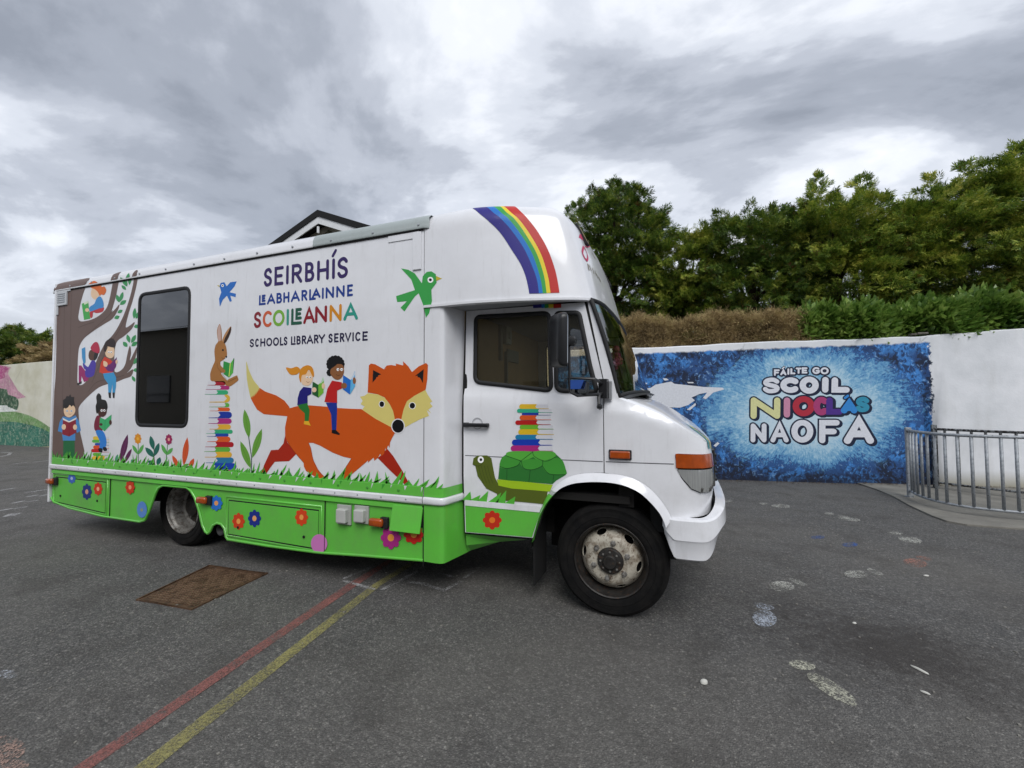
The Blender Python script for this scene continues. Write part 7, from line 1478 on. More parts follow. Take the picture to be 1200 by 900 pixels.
# bumper
BUM = Plan([(.335, .022), (.37, -.012), (.46, -.022), (.56, -.012), (.64, .035), (.69, .11), (.72, .23), (.738, .45), (.748, .75), (.752, 1.0)], 6)
def bum(k, z, e):
    x, y = BUM.p[k]; a = BUM.p[max(0, k-1)]; b = BUM.p[min(len(BUM.p)-1, k+1)]; dx, dy = b[0]-a[0], b[1]-a[1]; l = math.hypot(dx, dy)
    return (x+dy/l*e, y-dx/l*e, z)
rows = []
nB = len(BUM.p)
for f, e in ((0, -.06), (.0, -.012), (.04, .0), (.5, .004), (.55, -.004), (.95, -.012), (1, -.03), (1, -.08)):
    r = []
    for k in range(nB):
        x = BUM.p[k][0]; u = k/(nB-1); zt = .722+.075*sstep(.35, .75, u); zb = lerp(.458, .575, sstep(.36, .56, u)); zb = zb if x > .40 else lerp(.60, .458, (x-.335)/.065)
        tp_ = .0 if f < .5 else -.035*sstep(.5, 1.0, f)*sstep(.35, .7, u)
        r.append(bum(k, lerp(zt, zb, f), e+tp_))
    rows.append(r+[(p[0], 2-p[1], p[2]) for p in r[-2::-1]])
MB().grid(rows).build('front_bumper', WHITE, van, angle=28)
mb = MB(); mb.grid([[(p[0]-.10, p[1]+(.09 if p[1] < 1 else -.09), z) for p in rows[1][2:-2]] for z in (.60, .86)]); mb.build('bumper_gap', SEAL, van)
# windscreen, its rubber, scuttle
def ws(u, v):
    """u -1..1 across, v 0 bottom 1 top"""
    bot = [(.062, .045), (.10, .14), (.15, .33), (.19, .65), (.205, 1.0)]; tp_ = [(-.118, .035), (-.085, .12), (-.064, .24), (-.048, .6), (-.042, 1.0)]
    k = (1-abs(u))*4; i = min(3, int(k)); f = k-i
    b = [lerp(bot[i][j], bot[i+1][j], f) for j in (0, 1)]; t = [lerp(tp_[i][j], tp_[i+1][j], f) for j in (0, 1)]
    zb = 1.50+.045*(1-u*u); x, y = lerp(b[0], t[0], v), lerp(b[1], t[1], v); x += .015*math.sin(math.pi*v)
    return (x, (y if u < 0 else 2-y), lerp(zb, 2.185, v))
us = [-1+2*k/28 for k in range(29)]
MB().grid([[ws(u, v/6) for u in us] for v in range(7)]).build('windscreen', SCREEN, van, smooth=True)
ed = [ws(-1, k/8) for k in range(9)]+[ws(u, 1) for u in us]+[ws(1, 1-k/8) for k in range(9)]+[ws(-u, 0) for u in us]
MB().tube(ed, .016, 6, closed=True).build('windscreen_rubber', RUB, van, smooth=True)
mb = MB(); mb.grid([[ws(u, 0) for u in us], [(p[0]+.05, p[1], p[2]-.02) for p in [ws(u, 0) for u in us]]]); mb.build('scuttle_panel', PLAST, van)
for y0, y1, xx in ((.95, .32, .215), (1.72, 1.05, .16)):
    a = Vector((xx, y0, 1.515)); b = Vector((xx-.105 if y0 < 1 else xx+.015, y1, 1.60))
    mb = MB(); mb.tube([a, a.lerp(b, .5)+Vector((.02, 0, .0)), b], [.011, .008, .006], 6); mb.lathe([(.02, 0), (.02, .03), (.012, .035)], (xx, y0, 1.49), 12, 'z')
    wi = mb.build('wiper', STEELB, van); mb = MB(); mb.tube([b+Vector((-.01, .25, .0)), b+Vector((-.02, 0, .01)), b+Vector((-.05, -.12, .02))], .006, 6); mb.build('wiper_blade', RUB, wi)
o = MB(); q = [ws(-.90, .88), ws(-.74, .88), ws(-.74, .965), ws(-.90, .965)]; q = [Vector(p)+Vector((-.006, .004, 0)) for p in q]; o.quad(*q); o.build('windscreen_sticker', plain('cyan_sticker', '#3fb0c8', .4), van)
# tall pink thing stuck on the inside of the screen: a small pink bunch
mb = MB(); r2 = random.Random(3)
for k in range(60):
    c = Vector((-.005+r2.gauss(0, .012), .50+r2.gauss(0, .075), 1.80+r2.gauss(0, .035))); mb.lathe([(0, -.022), (.02, -.012), (.026, 0), (.02, .012), (0, .022)], c, 7, 'z')
mb.build('pink_pompom', plain('pink_paper', '#c84a78', .8), van, smooth=True)
mb = MB(); mb.tube([(-.01, .50, 1.77), (.05, .50, 1.56)], .035, 6); mb.build('pompom_stand', plain('olive_cloth', '#55483a', .9), van)
# interior
mb = MB(); mb.box((-1.125, 1.0, 1.45), (.04, 1.9, 1.5)); bh = mb.build('bulkhead', plain('bulkhead_brown', '#b09670', .7), van)
mb = MB(); mb.box((-1.085, .86, 2.14), (.06, .14, .24)); mb.box((-1.05, .86, 2.10), (.03, .05, .07)); mb.build('dispenser', plain('dispenser_white', '#b5b2a6', .4), bh, bevel=.01)
mb = MB(); mb.box((-1.095, 1.05, 1.92), (.02, .30, .12)); mb.box((-1.09, .86, 1.7), (.03, .02, .5)); mb.box((-1.09, .72, 2.1), (.03, .03, .5)); mb.build('notice_board', plain('board_grey', '#8f8c80', .6), bh)
mb = MB(); mb.box((-.5, 1.0, .80), (1.25, 1.92, .05)); mb.box((.10, 1.0, 1.0), (.10, 1.86, .5)); mb.build('cab_floor', DARK, van)
mb = MB(); mb.prism(rounded([(-.12, 1.30), (.14, 1.30), (.10, 1.50), (.0, 1.535), (-.12, 1.44)], .03, 3), lambda p: (p[0], .08, p[1]), lambda p: (p[0], 1.92, p[1])); mb.build('dashboard', plain('dash_grey', '#26262a', .7), van)
for y in (.5, 1.5):
    mb = MB(); mb.box((-.72, y, 1.13), (.5, .48, .14)); mb.box((-.95, y, 1.34), (.13, .46, .40)); mb.box((-.72, y, .94), (.36, .36, .26)); mb.build('seat', plain('seat_cloth', '#2c2e36', .9), van, bevel=.03, smooth=True)
mb = MB(); ang = math.radians(62); c = Vector((-.27, .5, 1.40)); ring = [c+Vector((.22*math.sin(t)*math.cos(ang)*-1, .22*math.cos(t), .22*math.sin(t)*math.sin(ang))) for t in [2*math.pi*k/24 for k in range(24)]]
mb.tube(ring, .014, 8, closed=True); mb.tube([ring[0], c, ring[12]], .014, 6); mb.tube([c, c+Vector((.25, 0, -.14))], .03, 8); mb.build('steering_wheel', RUB, van, smooth=True)
# mirrors
arm = MB()
arm.tube([(-.02, .01, 1.565), (-.045, -.12, 1.60), (-.06, -.20, 1.615), (-.21, -.25, 1.622), (-.215, -.25, 1.87), (-.21, -.25, 1.90)], .011, 8)
arm.tube([(-.02, .01, 1.525), (-.05, -.16, 1.515), (-.16, -.25, 1.508), (-.205, -.25, 1.53), (-.214, -.25, 1.622)], .011, 8)
arm.tube([(-.045, -.13, 1.52), (-.035, -.18, 1.44)], .012, 8); arm.lathe([(0, -.02), (.018, -.01), (.02, 0), (.018, .01), (0, .02)], (-.03, -.19, 1.435), 10, 'z')
arm.lathe([(.0, -.05), (.026, -.045), (.034, -.02), (.026, .02)], (-.185, -.265, 1.855), 14)
arm.box((-.028, -.03, 1.555), (.055, .09, .13))
ma = arm.build('mirror_arm', PLAST, van, angle=40)
mb = MB(); mb.box((.012, .004, 1.545), (.022, .02, .13)); mb.build('hinge_plate', ALU, ma, bevel=.004)
ml = rounded([(-.095, -.17), (.085, -.17), (.098, .175), (-.105, .19)], [.04, .02, .04, .05], 5)
Mz = Matrix.Rotation(math.radians(-52), 3, 'Z')
def mirror_head(name, c, pts, depth, sc=1.):
    mb = MB(); f = lambda p, d, k: tuple(Vector(c)+Mz @ Vector((p[0]*k*sc, d, p[1]*k*sc)))
    rings = [(1.0, 0), (1.0, depth*.45), (.93, depth*.8), (.7, depth)]
    rows = [[f(p, -d, k) for p in pts]+[f(pts[0], -d, k)] for k, d in rings]; mb.grid(rows); mb.face([len(mb.v)-len(pts)-1+i for i in range(len(pts))])
    o = mb.build(name, PLAST, ma, angle=50)
    m2 = MB(); m2.prism(pts, lambda p: f(p, .001, .97), lambda p: f(p, .004, .97)); m2.build('mirror_glass', MIRR, ma); return o
MIRR = plain('mirror_silver', '#c9ced6', .04, 1.)
mirror_head('mirror_head', (-.262, -.245, 1.862), ml, .06)
ms = rounded([(-.085, -.06), (.085, -.06), (.08, .055), (-.09, .055)], .035, 5)
Mz = Matrix.Rotation(math.radians(-20), 3, 'Z')
o = mirror_head('wide_mirror_head', (-.150, -.235, 1.562), ms, -.04, .72)
mb = MB(); q = [(-.05, -.034), (.022, -.034), (.048, .03), (-.05, .03)]; mb.prism(q, lambda p: (-.158+p[0]*.9, -.262, 1.580+p[1]*.9), lambda p: (-.158+p[0]*.9, -.258, 1.580+p[1]*.9)); mb.build('blue_sticker', plain('blue_sticker', '#2a4f9c', .4), ma)
# the other side's mirror, simply
mb = MB(); mb.box((-.2, 2.25, 1.86), (.07, .18, .36)); mb.tube([(-.02, 2.0, 1.56), (-.2, 2.25, 1.62), (-.2, 2.25, 1.9)], .012, 6); mb.build('far_mirror', PLAST, van, bevel=.02)
# wheels
def wheel(x, yf, r, front, sgn=1):
    """yf: outermost plane; sgn +1 near side"""
    Y = lambda h: yf+sgn*h
    wd = .205
    mb = MB(); prof = [(.250, .012), (.262, .004), (.285, .0), (.325, .0), (.350, .006), (.368, .020), (.380, .034), (r, .048), (r, .075), (r-.012, .077), (r-.012, .084), (r, .086), (r, .120), (r-.012, .122), (r-.012, .129), (r, .131), (r, wd-.045), (.37, wd-.02), (.33, wd), (.255, wd-.012), (.245, wd-.02)]
    mb.lathe([(a, sgn*h) for a, h in prof], (x, yf, r-.004), 64); t = mb.build('tyre', TYRE, None, angle=35)
    wv = empty('wheel', (0, 0, 0)); wv.parent = van; t.parent = wv
    mb = MB(); mb.lathe([(.296, -.0005*sgn), (.298, -.004*sgn), (.302, -.0005*sgn)], (x, yf, r-.004), 64)
    for k in range(4): mb.lathe([(.33+.006*k, -.0002*sgn), (.3325+.006*k, -.002*sgn), (.335+.006*k, -.0002*sgn)], (x, yf+sgn*.002, r-.004), 64)
    mb.build('sidewall_ring', TYRE, wv)
    c = (x, yf, r-.004)
    if front:
        mb = MB(); mb.lathe([(.247, sgn*.03), (.252, sgn*.004), (.247, -sgn*.002), (.240, sgn*.003), (.236, sgn*.02), (.222, sgn*.06), (.215, sgn*.10)], c, 56); mb.build('rim_flange', RIMD, wv, angle=40)
        rr_ = [(.09, .010), (.11, .010), (.146, .013), (.16, .020), (.172, .030), (.186, .044), (.197, .060), (.206, .080), (.216, .104)]
        def disc(u, v_):
            q = math.hypot(u, v_); d = rr_[0][1]
            for (a, b), (a2, b2) in zip(rr_, rr_[1:]):
                if q >= a: d = lerp(b, b2, min(1, (q-a)/(a2-a)))
            return (x+u, Y(d), c[2]+v_)
        ho = []
        for k in range(6):
            a = 2*math.pi*(k+.5)/6+.35; ho.append([(.190*math.cos(a)+.017*math.cos(t)*math.cos(a)-.038*math.sin(t)*math.sin(a), .190*math.sin(a)+.017*math.cos(t)*math.sin(a)+.038*math.sin(t)*math.cos(a)) for t in [2*math.pi*i/16 for i in range(16)]])
        panel('rim', [(.216*math.cos(2*math.pi*k/64), .216*math.sin(2*math.pi*k/64)) for k in range(64)], ho, disc, RIM, wv, .016, .006, mirror=False)
        mb = MB(); mb.lathe([(.24, sgn*.11), (.10, sgn*.12), (0, sgn*.12)], c, 32); mb.build('brake_drum', SEAL, wv)
        mb = MB(); mb.lathe([(.090, sgn*.012), (.086, -sgn*.004), (.080, -sgn*.010), (.050, -sgn*.014), (.046, -sgn*.030), (.040, -sgn*.036), (0, -sgn*.038)], c, 32); mb.build('hub', RIMD, wv, angle=35)
        for k in range(6):
            a = 2*math.pi*k/6+.35; m2 = MB(); cc = (x+.120*math.cos(a), Y(.012), c[2]+.120*math.sin(a)); m2.lathe([(.020, 0), (.020, -sgn*.006), (.014, -sgn*.008), (.013, -sgn*.024), (.0, -sgn*.027)], cc, 6); m2.build('wheel_nut', RIMS, wv)
        for k in range(8):
            a = 2*math.pi*k/8; m2 = MB(); cc = (x+.064*math.cos(a), Y(-.010), c[2]+.064*math.sin(a)); m2.lathe([(.007, 0), (.007, -sgn*.008), (.0, -sgn*.009)], cc, 6); m2.build('hub_bolt', RIMS, wv)
    else:
        mb = MB(); mb.lathe([(.247, sgn*.03), (.252, sgn*.002), (.244, -sgn*.004), (.238, sgn*.004), (.236, sgn*.02), (.222, sgn*.03), (.214, sgn*.05), (.208, sgn*.10), (.200, sgn*.135), (.17, sgn*.15)], c, 56); mb.build('rim', RIMS, wv, angle=40)
        mb = MB(); mb.lathe([(.18, sgn*.148), (.12, sgn*.15), (.095, sgn*.14), (.09, sgn*.09), (.06, sgn*.07), (0, sgn*.068)], c, 40); mb.build('hub', RIMD, wv, angle=35)
        for k in range(6):
            a = 2*math.pi*k/6; m2 = MB(); m2.lathe([(.016, 0), (.014, -sgn*.022), (.0, -sgn*.025)], (x+.13*math.cos(a), Y(.148), c[2]+.13*math.sin(a)), 6); m2.build('wheel_nut', RIMS, wv)
        mb = MB(); mb.lathe([(a_, sgn*h) for a_, h in prof], (x, yf+sgn*.23, r-.004), 40); mb.build('inner_tyre', TYRE, wv, angle=35)
wheel(-.01, .045, .385, True); wheel(-.01, 2-.045, .385, True, -1)
wheel(-4.315, -.03, .385, False); wheel(-4.315, 2.03, .385, False, -1)
# painted grass along the bottom edge
mb = MB(); r3 = random.Random(5); x = -6.30; gm = [plain('grass_print_a', '#58b83c', .4), plain('grass_print_b', '#3f9c34', .4), plain('print_white', '#d8dade', .4)]
while x < -1.20:
    hh = r3.uniform(.035, .115)*(1 if r3.random() < .8 else .6); wv_ = r3.uniform(.03, .055); lean = r3.uniform(.01, .09) if r3.random() < .85 else -r3.uniform(0, .04); i = 0 if r3.random() < .88 else 1
    mb.mat(i); zb = .838; y = -.2034-.0003*i
    mb.quad((x-wv_/2, y, zb), (x+wv_/2, y, zb), (x+lean*.7+wv_*.2, y, zb+hh*.6), (x+lean, y, zb+hh), (x+lean*.5-wv_*.22, y, zb+hh*.5)); x += r3.uniform(.022, .055)
x = -6.1
while x < -1.3:
    mb.mat(2 if r3.random() < .55 else 1); y = -.2068; h0 = r3.uniform(.018, .05); mb.quad((x, y, .8385), (x+r3.uniform(.012, .028), y, .8385), (x+r3.uniform(-.02, .01), y, .8385-h0)); x += r3.uniform(.06, .26)
mb.build('painted_grass', gm, van)
mb = MB(); mb.mat(0)
for a, b, h in ((-1.075, .03, .07), (-1.02, .06, .05), (-.95, .055, .085), (-.86, .07, .08), (-.80, .05, .10), (-.73, .05, .06)):
    mb.quad((a-.04, -.0032, .718), (a+.04, -.0032, .718), (a+b, -.0032, .718+h))
mb.build('painted_grass', gm[:1], door_near)
# ---------------------------------------------------------------- foliage
def spray_mesh(name, pts, dirs, size, mat, leaflets=9, spread=.85, width=.20, droop=.16, curl=.18):
    """many small fans of leaflets: pts (n,3) where each fan starts, dirs (n,3) the way it points"""
    n = len(pts); rg = nprng
    d = dirs/np.linalg.norm(dirs, axis=1, keepdims=True)
    up = rg.normal(size=(n, 3)); s = np.cross(d, up); s /= np.linalg.norm(s, axis=1, keepdims=True); nn = np.cross(s, d)
    sz = size*rg.uniform(.55, 1.35, n)[:, None]
    V = np.empty((n, leaflets, 4, 3)); 
    for j in range(leaflets):
        t = j/(leaflets-1); along = .08+.62*t; side = 1 if j % 2 else -1
        if j == leaflets-1: side = 0
        ang = side*spread*(1-.45*t)+rg.normal(0, .12, n); ca, sa = np.cos(ang)[:, None], np.sin(ang)[:, None]
        ax = d*ca+s*sa+nn*(rg.normal(0, curl, n)[:, None]); ax[:, 2] -= droop; ax /= np.linalg.norm(ax, axis=1, keepdims=True)
        L = sz*(.62-.22*t)*rg.uniform(.8, 1.2, n)[:, None]; b = pts+d*sz*along; w_ = np.cross(ax, nn); w_ /= (np.linalg.norm(w_, axis=1, keepdims=True)+1e-9); w_ = w_*L*width*.5
        V[:, j, 0] = b; V[:, j, 1] = b+ax*L*.5+w_; V[:, j, 2] = b+ax*L; V[:, j, 3] = b+ax*L*.5-w_
    V = V.reshape(-1, 3); nf = n*leaflets
    me = bpy.data.meshes.new(name); me.vertices.add(len(V)); me.vertices.foreach_set('co', V.astype(np.float32).ravel()); me.loops.add(nf*4); me.loops.foreach_set('vertex_index', np.arange(nf*4, dtype=np.int32)); me.polygons.add(nf)
    me.polygons.foreach_set('loop_start', np.arange(0, nf*4, 4, dtype=np.int32)); me.update(calc_edges=True); me.materials.append(mat); return me
def unit(n):
    v = nprng.normal(size=(n, 3)); return v/np.linalg.norm(v, axis=1, keepdims=True)
def clump_tree(name, x, y, z0, blobs, n, size, mat, label, group, trunk_h, spikes=(), bare=.30, drop=.22, **kw):
    """blobs: (dx, dy, z, rx, ry, rz). Foliage sits in clumps on each blob's shell, thinner inside."""
    t = empty(name, (x, y, z0), label=label, cat='tree', group=group)
    B = np.array(blobs, float); B[:, 2] -= z0; area = B[:, 3]*B[:, 5]; pr_ = area/area.sum()
    B[:, 2] -= drop
    # boughs: each starts inside a blob, reaches out past its shell and droops a little; sprays sit along it, thinner to the tip
    per = 52; nc = int(n/per); ci = nprng.choice(len(B), nc, p=pr_); u = unit(nc); u[:, 2] = u[:, 2]*.85+.12; u[:, 1] -= .25
    r0 = nprng.uniform(.25, .72, nc)[:, None]; b0 = B[ci, :3]+u*B[ci, 3:6]*r0
    b1 = B[ci, :3]+u*B[ci, 3:6]*nprng.uniform(.84, 1.26, nc)[:, None]+nprng.normal(0, .07, (nc, 3))
    k = nprng.integers(0, nc, n); tt = nprng.uniform(.1, 1, n)[:, None]**.75; ax = b1-b0; L_ = np.linalg.norm(ax, axis=1, keepdims=True); axn = ax/L_
    p = b0[k]+ax[k]*tt; p[:, 2] += (.16*np.sin(tt*np.pi)*L_[k])[:, 0]-(.05*tt)[:, 0]
    sd_ = np.cross(axn, [0, 0, 1.]); sd_ /= np.linalg.norm(sd_, axis=1, keepdims=True)+1e-6
    wv = nprng.normal(0, 1, n)[:, None]*(1.05-tt)*.24*np.minimum(1.3, L_[k]*1.6); p = p+sd_[k]*wv; p[:, 2] += nprng.normal(0, .035, n)-np.abs(wv[:, 0])*.25
    dd = axn[k]*.9+sd_[k]*np.sign(wv)*.75*(1.1-tt)+nprng.normal(0, .16, (n, 3)); dd[:, 2] += .10-.22*tt[:, 0]
    P = [p]; D = [dd]
    for sx, sy, sz, h, r in spikes:   # leading shoots standing above the crown
        m_ = int(150*h/.6); nt_ = max(5, int(h/.09)); ti = nprng.integers(0, nt_, m_); tt = (ti+.5)/nt_; a = ti*2.4+nprng.normal(0, .22, m_)+3.14*nprng.integers(0, 2, m_); rr = 1.7*r*(1-tt)**.7*nprng.uniform(.05, 1, m_)*(.55+.75*np.abs(np.sin(ti*1.7+sx*9))); tt = tt+.10*rr/r
        P.append(np.stack([sx+rr*np.cos(a), sy+rr*np.sin(a), sz-z0-drop+tt*h], 1)); D.append(np.stack([np.cos(a), np.sin(a), .5+tt*1.6], 1))
    P = np.concatenate(P); D = np.concatenate(D)
    me = spray_mesh('crown', P, D, size, mat, **kw); add('crown', me, t)
    mb = MB(); r = random.Random(int(x*100)+7); top = Vector((r.uniform(-.1, .1), 0, trunk_h)); mb.tube([(0, 0, -.3), (r.uniform(-.05, .05), 0, trunk_h*.4), top], [.13, .10, .05], 8)
    for b in blobs:
        for q in range(3):
            e = Vector((b[0]+r.uniform(-.6, .6)*b[3], b[1]+r.uniform(-.7, .5)*b[4], b[2]-drop-z0+r.uniform(-.3, .6)*b[5])); s = Vector((0, 0, r.uniform(.15, .75)*min(trunk_h, e.z+.3)))
            mb.tube([s, s.lerp(e, .5)+Vector((0, 0, .12)), e], [.045, .03, .010], 5)
    mb.build('trunk', BARK, t, smooth=True)
    return t
GRP = 'cypress trees behind the wall'
clump_tree('cypress_tree', -1.15, 8.9, 2.3, [(0, 0, 5.9, 1.35, 1.1, 1.35), (-.55, .1, 6.5, .8, .8, .85), (.35, -.1, 6.75, .7, .7, .75), (.75, 0, 5.6, .95, .9, 1.1), (.1, -.1, 4.6, 1.5, 1.1, 1.0), (-.9, 0, 5.4, .9, .8, 1.2), (.9, -.2, 4.5, .9, .8, .9), (-.1, 0, 7.0, .5, .5, .5)], 18850, .155, CYPD, 'tall dark cypress rising directly behind the truck cab', GRP, 3.6, [(-.35, 0, 7.1, .45, .18), (.1, 0, 7.2, .55, .2), (.55, 0, 7.05, .5, .18), (-.95, 0, 6.9, .35, .16), (.95, 0, 6.4, .45, .2)])
clump_tree('cypress_tree', .75, 8.7, 2.3, [(0, 0, 4.9, .95, .9, .95), (-.35, 0, 4.2, .9, .8, .8), (.35, -.1, 5.15, .6, .6, .55), (.3, -.2, 3.9, .9, .7, .8)], 10875, .155, CYP, 'low yellow green cypress in the dip between two taller trees', GRP, 2.2, [(-.1, 0, 5.6, .3, .15), (.3, 0, 5.5, .35, .15)])
clump_tree('cypress_tree', 2.2, 8.6, 2.3, [(0, 0, 5.1, 1.15, 1, 1.0), (.6, 0, 5.35, .75, .7, .65), (-.5, 0, 5.4, .65, .6, .55), (0, -.2, 4.1, 1.25, .9, .9)], 14500, .155, CYPD, 'broad dark cypress above the brown hedge with pale tips', GRP, 2.6, [(-.4, 0, 5.75, .3, .18), (.2, 0, 5.85, .3, .16), (.8, 0, 5.8, .35, .18)])
clump_tree('cypress_tree', 3.85, 8.5, 2.3, [(0, 0, 5.0, 1.1, 1, .95), (-.25, 0, 5.7, .38, .4, .6), (.5, 0, 5.55, .42, .4, .55), (.1, -.25, 4.1, 1.2, .9, .9)], 14500, .155, CYP, 'cypress with two pointed leading shoots above the mural lettering', GRP, 2.6, [(-.28, 0, 6.05, .75, .22), (.52, 0, 5.9, .7, .22), (-.7, 0, 5.55, .35, .15)])
clump_tree('cypress_tree', 5.35, 8.5, 2.3, [(0, 0, 4.9, 1.05, 1, .95), (.3, -.2, 4.1, 1.2, .9, .9), (.55, 0, 5.5, .75, .6, .6), (-.5, 0, 5.2, .6, .6, .5)], 14500, .155, CYP, 'yellow tipped cypress right of the twin leading shoots', GRP, 2.6, [(.2, 0, 5.95, .45, .2), (.8, 0, 5.95, .6, .22)])
clump_tree('cypress_tree', 7.1, 8.4, 2.3, [(0, 0, 5.4, 1.3, 1.1, 1.0), (.1, -.3, 4.2, 1.5, 1, .9), (.4, 0, 6.15, .8, .7, .55), (-.7, 0, 5.4, .6, .6, .5)], 15950, .155, CYP, 'tall cypress at the right edge of the view', GRP, 3.0, [(-.2, 0, 6.35, .35, .2), (.3, 0, 6.6, .45, .2)])
clump_tree('cypress_tree', 9.0, 8.6, 2.3, [(0, 0, 5.4, 1.4, 1.1, 1.4), (.1, -.2, 4.2, 1.4, 1, 1.0)], 7000, .15, CYPD, 'cypress standing just beyond the right edge of the view', GRP, 3.0)
# a rank of darker growth further back closes the gaps low down
mb_pts = nprng.uniform((-3.5, 9.6, 2.5), (10, 11.4, 4.6), (16000, 3)); mb_pts[:, 2] += .35*np.sin(mb_pts[:, 0]*2.3)
add('undergrowth', spray_mesh('undergrowth', mb_pts, unit(16000)+np.array([0, -.5, .4]), .30, CYPD, 5), None, kind='stuff')
# hedges on the bank: brown dead one, then laurel
def hedge_pts(u0, u1, n, z0, z1f, d0=.28, d1=1.2):
    u = nprng.uniform(u0, u1, n); t = nprng.uniform(0, 1, n); side = nprng.uniform(0, 1, n); zt = z1f(u)
    top = side < .38; z = np.where(top, zt+nprng.normal(0, .035, n), z0+(zt-z0)*t); dep = np.where(top, nprng.uniform(d0, d1, n), d0+np.abs(nprng.normal(0, .07, n))+.10*np.sin(u*5+z*4))
    ca, sa = math.cos(WA), math.sin(WA); x = WO.x+u*ca-dep*sa; y = WO.y+u*sa+dep*ca
    out = np.stack([np.where(top, 0, sa), np.where(top, 0, -ca), np.where(top, 1.2, .45)], 1)
    return np.stack([x, y, z], 1), out
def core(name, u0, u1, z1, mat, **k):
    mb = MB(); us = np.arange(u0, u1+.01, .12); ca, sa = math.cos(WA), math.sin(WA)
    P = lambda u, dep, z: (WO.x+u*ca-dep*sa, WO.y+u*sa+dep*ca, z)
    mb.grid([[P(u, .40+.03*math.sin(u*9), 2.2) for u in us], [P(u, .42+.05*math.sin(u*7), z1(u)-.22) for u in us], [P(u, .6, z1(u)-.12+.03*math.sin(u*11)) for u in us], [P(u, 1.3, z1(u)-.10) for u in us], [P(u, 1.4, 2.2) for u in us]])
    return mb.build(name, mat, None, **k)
zb_ = lambda u: 3.01+.05*np.sin(u*2.2)+.05*np.sin(u*5.1+1)+.03*np.sin(u*13)-.015*u
br = empty('brown_hedge', WO+Vector((0, .4, 0)), label='dry brown dead hedge along the wall top above the left of the mural', cat='hedge')
p, o_ = hedge_pts(-3.0, 1.85, 15000, 2.45, zb_); c_ = spray_mesh('twigs', p-np.array(br.location), o_+nprng.normal(0, .8, (15000, 3)), .17, DEAD, 6, 1.0, .085, .0, .5); add('twigs', c_, br)
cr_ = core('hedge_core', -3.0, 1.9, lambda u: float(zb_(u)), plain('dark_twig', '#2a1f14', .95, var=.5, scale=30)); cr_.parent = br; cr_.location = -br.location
zl_ = lambda u: 2.90+.06*np.sin(u*3.1+.5)+.05*np.sin(u*7.3)+.022*u
lr = empty('laurel_hedge', WO+Vector((2.4, .6, 0)), label='glossy green laurel hedge along the top of the white wall', cat='hedge')
p, o_ = hedge_pts(1.62, 11, 7800, 2.55, zl_, .30, 1.3); c_ = spray_mesh('leaves', p-np.array(lr.location), o_+nprng.normal(0, .45, (7800, 3)), .30, LAUR, 5, .95, .40, -.14, .25); add('leaves', c_, lr)
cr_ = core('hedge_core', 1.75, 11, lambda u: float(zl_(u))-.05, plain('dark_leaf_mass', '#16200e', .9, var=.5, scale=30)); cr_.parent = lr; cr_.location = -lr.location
# left, beyond the painted wall
LG = 'shrubs beyond the painted wall'
clump_tree('shrub', -29.5, 8.0, 2.3, [(0, 0, 4.1, 2.4, 1.5, 1.1), (2.2, 0, 4.1, 1.6, 1.2, .95), (-2.6, 0, 3.9, 2, 1.2, 1.1), (-5, 0, 3.9, 2, 1.2, 1.1)], 12000, .26, CYPD, 'rounded olive green shrub above the painted wall at far left', LG, 1.2)
clump_tree('shrub', -23.8, 7.0, 2.3, [(0, 0, 3.3, 1.2, .9, .7), (1.6, 0, 3.3, 1.3, .9, .7)], 6000, .22, DEAD, 'dry brown shrub between the painted wall and the truck rear', LG, 1.0)
clump_tree('cypress_tree', -26.6, 9.0, 2.3, [(0, 0, 4.5, .6, .6, 1.2), (1.2, 0, 4.6, 1.2, .8, 1.2), (0, 0, 5.3, .4, .4, .6)], 3500, .30, CYPD, 'small dark conifer tip peeking out beside the truck rear', None, 2.6, [(-.1, 0, 5.6, .7, .5), (.6, 0, 5.8, .8, .5)])
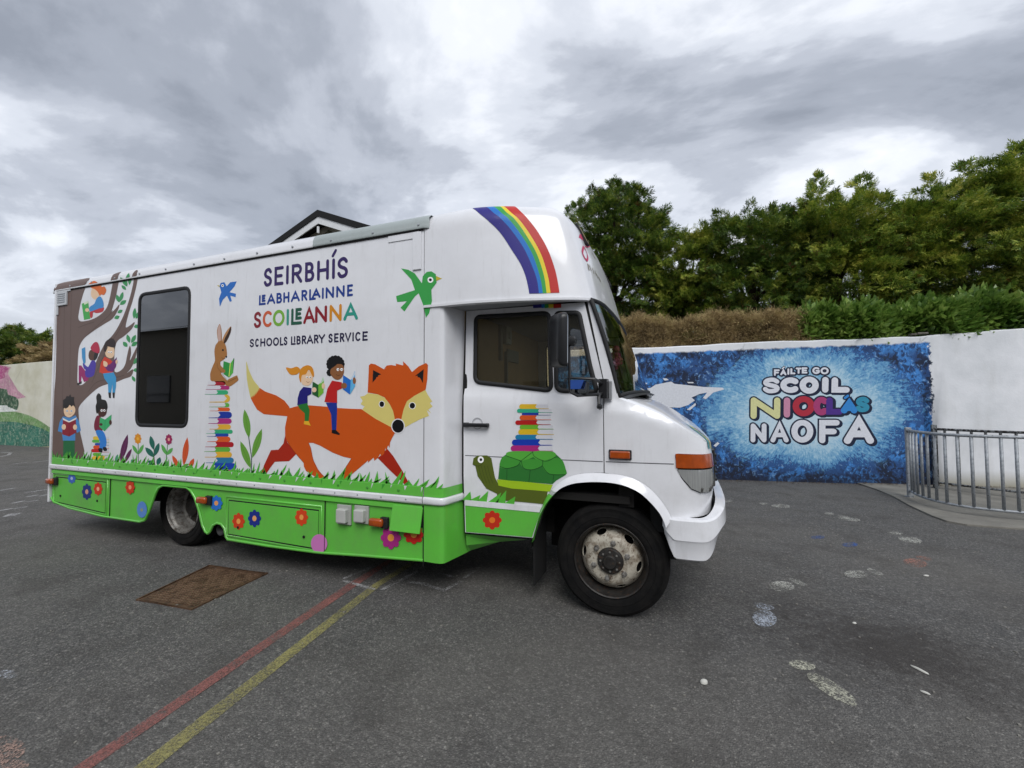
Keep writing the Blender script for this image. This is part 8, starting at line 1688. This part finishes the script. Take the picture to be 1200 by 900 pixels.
# ---------------------------------------------------------------- house
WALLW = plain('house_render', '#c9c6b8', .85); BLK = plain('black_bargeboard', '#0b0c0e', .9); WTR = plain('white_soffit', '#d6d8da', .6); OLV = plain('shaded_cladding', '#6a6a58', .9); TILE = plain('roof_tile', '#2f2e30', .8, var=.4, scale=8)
hx, hy, ap = 0., 0., 12.0
def gable_house():
    # front gable faces the yard; local x across, y away
    a = 10.30; hw = 4.2; e = 8.62; dep = 9.
    mb = MB(); mb.quad((-hw+.5, 0, 0), (hw-.5, 0, 0), (hw-.5, 0, e), (0, 0, a-.35), (-hw+.5, 0, e)); mb.quad((-hw+.5, 0, 0), (-hw+.5, 0, e), (-hw+.5, dep, e), (-hw+.5, dep, 0)); mb.quad((hw-.5, 0, 0), (hw-.5, 0, e), (hw-.5, dep, e), (hw-.5, dep, 0)); mb.build('wall', WALLW, hs)
    sl = (a-e)/hw
    for s in (-1, 1):
        mb = MB(); mb.quad((0, -.7, a), (s*(hw+.4), -.7, e-.4*sl), (s*(hw+.4), dep, e-.4*sl), (0, dep, a)); mb.quad((0, -.7, a-.10), (s*(hw+.4), -.7, e-.4*sl-.10), (s*(hw+.4), dep, e-.4*sl-.10), (0, dep, a-.10)); mb.build('roof', TILE, hs)
        mb = MB(); mb.prism([(0, a+.03), (s*(hw+.5), e-.5*sl+.03), (s*(hw+.5), e-.5*sl-.27), (0, a-.27)], lambda p: (p[0], -.74, p[1]), lambda p: (p[0], -.70, p[1])); mb.build('bargeboard', BLK, hs)
        mb = MB(); mb.prism([(0, a-.272), (s*(hw+.45), e-.45*sl-.272), (s*(hw+.45), e-.45*sl-.58), (0, a-.60)], lambda p: (p[0], -.69, p[1]), lambda p: (p[0], -.64, p[1])); mb.build('soffit', WTR, hs)
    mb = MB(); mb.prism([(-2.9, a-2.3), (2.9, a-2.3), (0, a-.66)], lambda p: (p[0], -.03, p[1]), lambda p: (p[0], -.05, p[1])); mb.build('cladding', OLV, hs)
    mb = MB(); mb.tube([(0, -.67, a-.75), (0, -.67, a-1.05)], .06, 8); mb.build('finial_lamp', WTR, hs)
    for x in (-1.6, 1.6):
        mb = MB(); mb.box((x, -.03, 6.0), (1.3, .06, 1.4)); w_ = mb.build('window', WTR, hs); mb = MB(); mb.box((x, -.065, 6.0), (1.1, .02, 1.2)); mb.build('pane', plain('window_pane', '#3a4048', .1, 0, .5), w_)
gable_house()
# ---------------------------------------------------------------- school building across the yard, behind the viewer (seen only as a reflection in the glass and paint)
sc_ = empty('school_building', (-6, -13, 0), label='long low school building across the yard, mirrored in the truck windows', cat='building')
BRK = plain('school_render', '#8a8478', .85); mb = MB(); mb.box((0, -3, 2.8), (46, 6, 5.6)); mb.build('wall', BRK, sc_)
mb = MB(); mb.quad((-23.6, .4, 5.55), (23.6, .4, 5.55), (23.6, -3, 6.5), (-23.6, -3, 6.5)); mb.quad((-23.6, -6.6, 5.55), (23.6, -6.6, 5.55), (23.6, -3, 6.5), (-23.6, -3, 6.5)); mb.build('roof', TILE, sc_)
wme = MB(); wme.box((0, 0, 0), (2.0, .08, 1.5)); wme = wme.mesh('window', plain('dark_window_pane', '#22262b', .08, 0, .5))
for k in range(12):
    o = add('window', wme, sc_); o.location = (-21+k*3.8, .03, 2.2)
# ---------------------------------------------------------------- decals on the truck
FP = {'lut': van, 'bon': van, 'box': van, 'cab': door_near}
lab = iter([])
for name, frame, items in ART:
    if frame in FP: make_decal(name, frame, items, FP[frame])
bpy.context.view_layer.update()
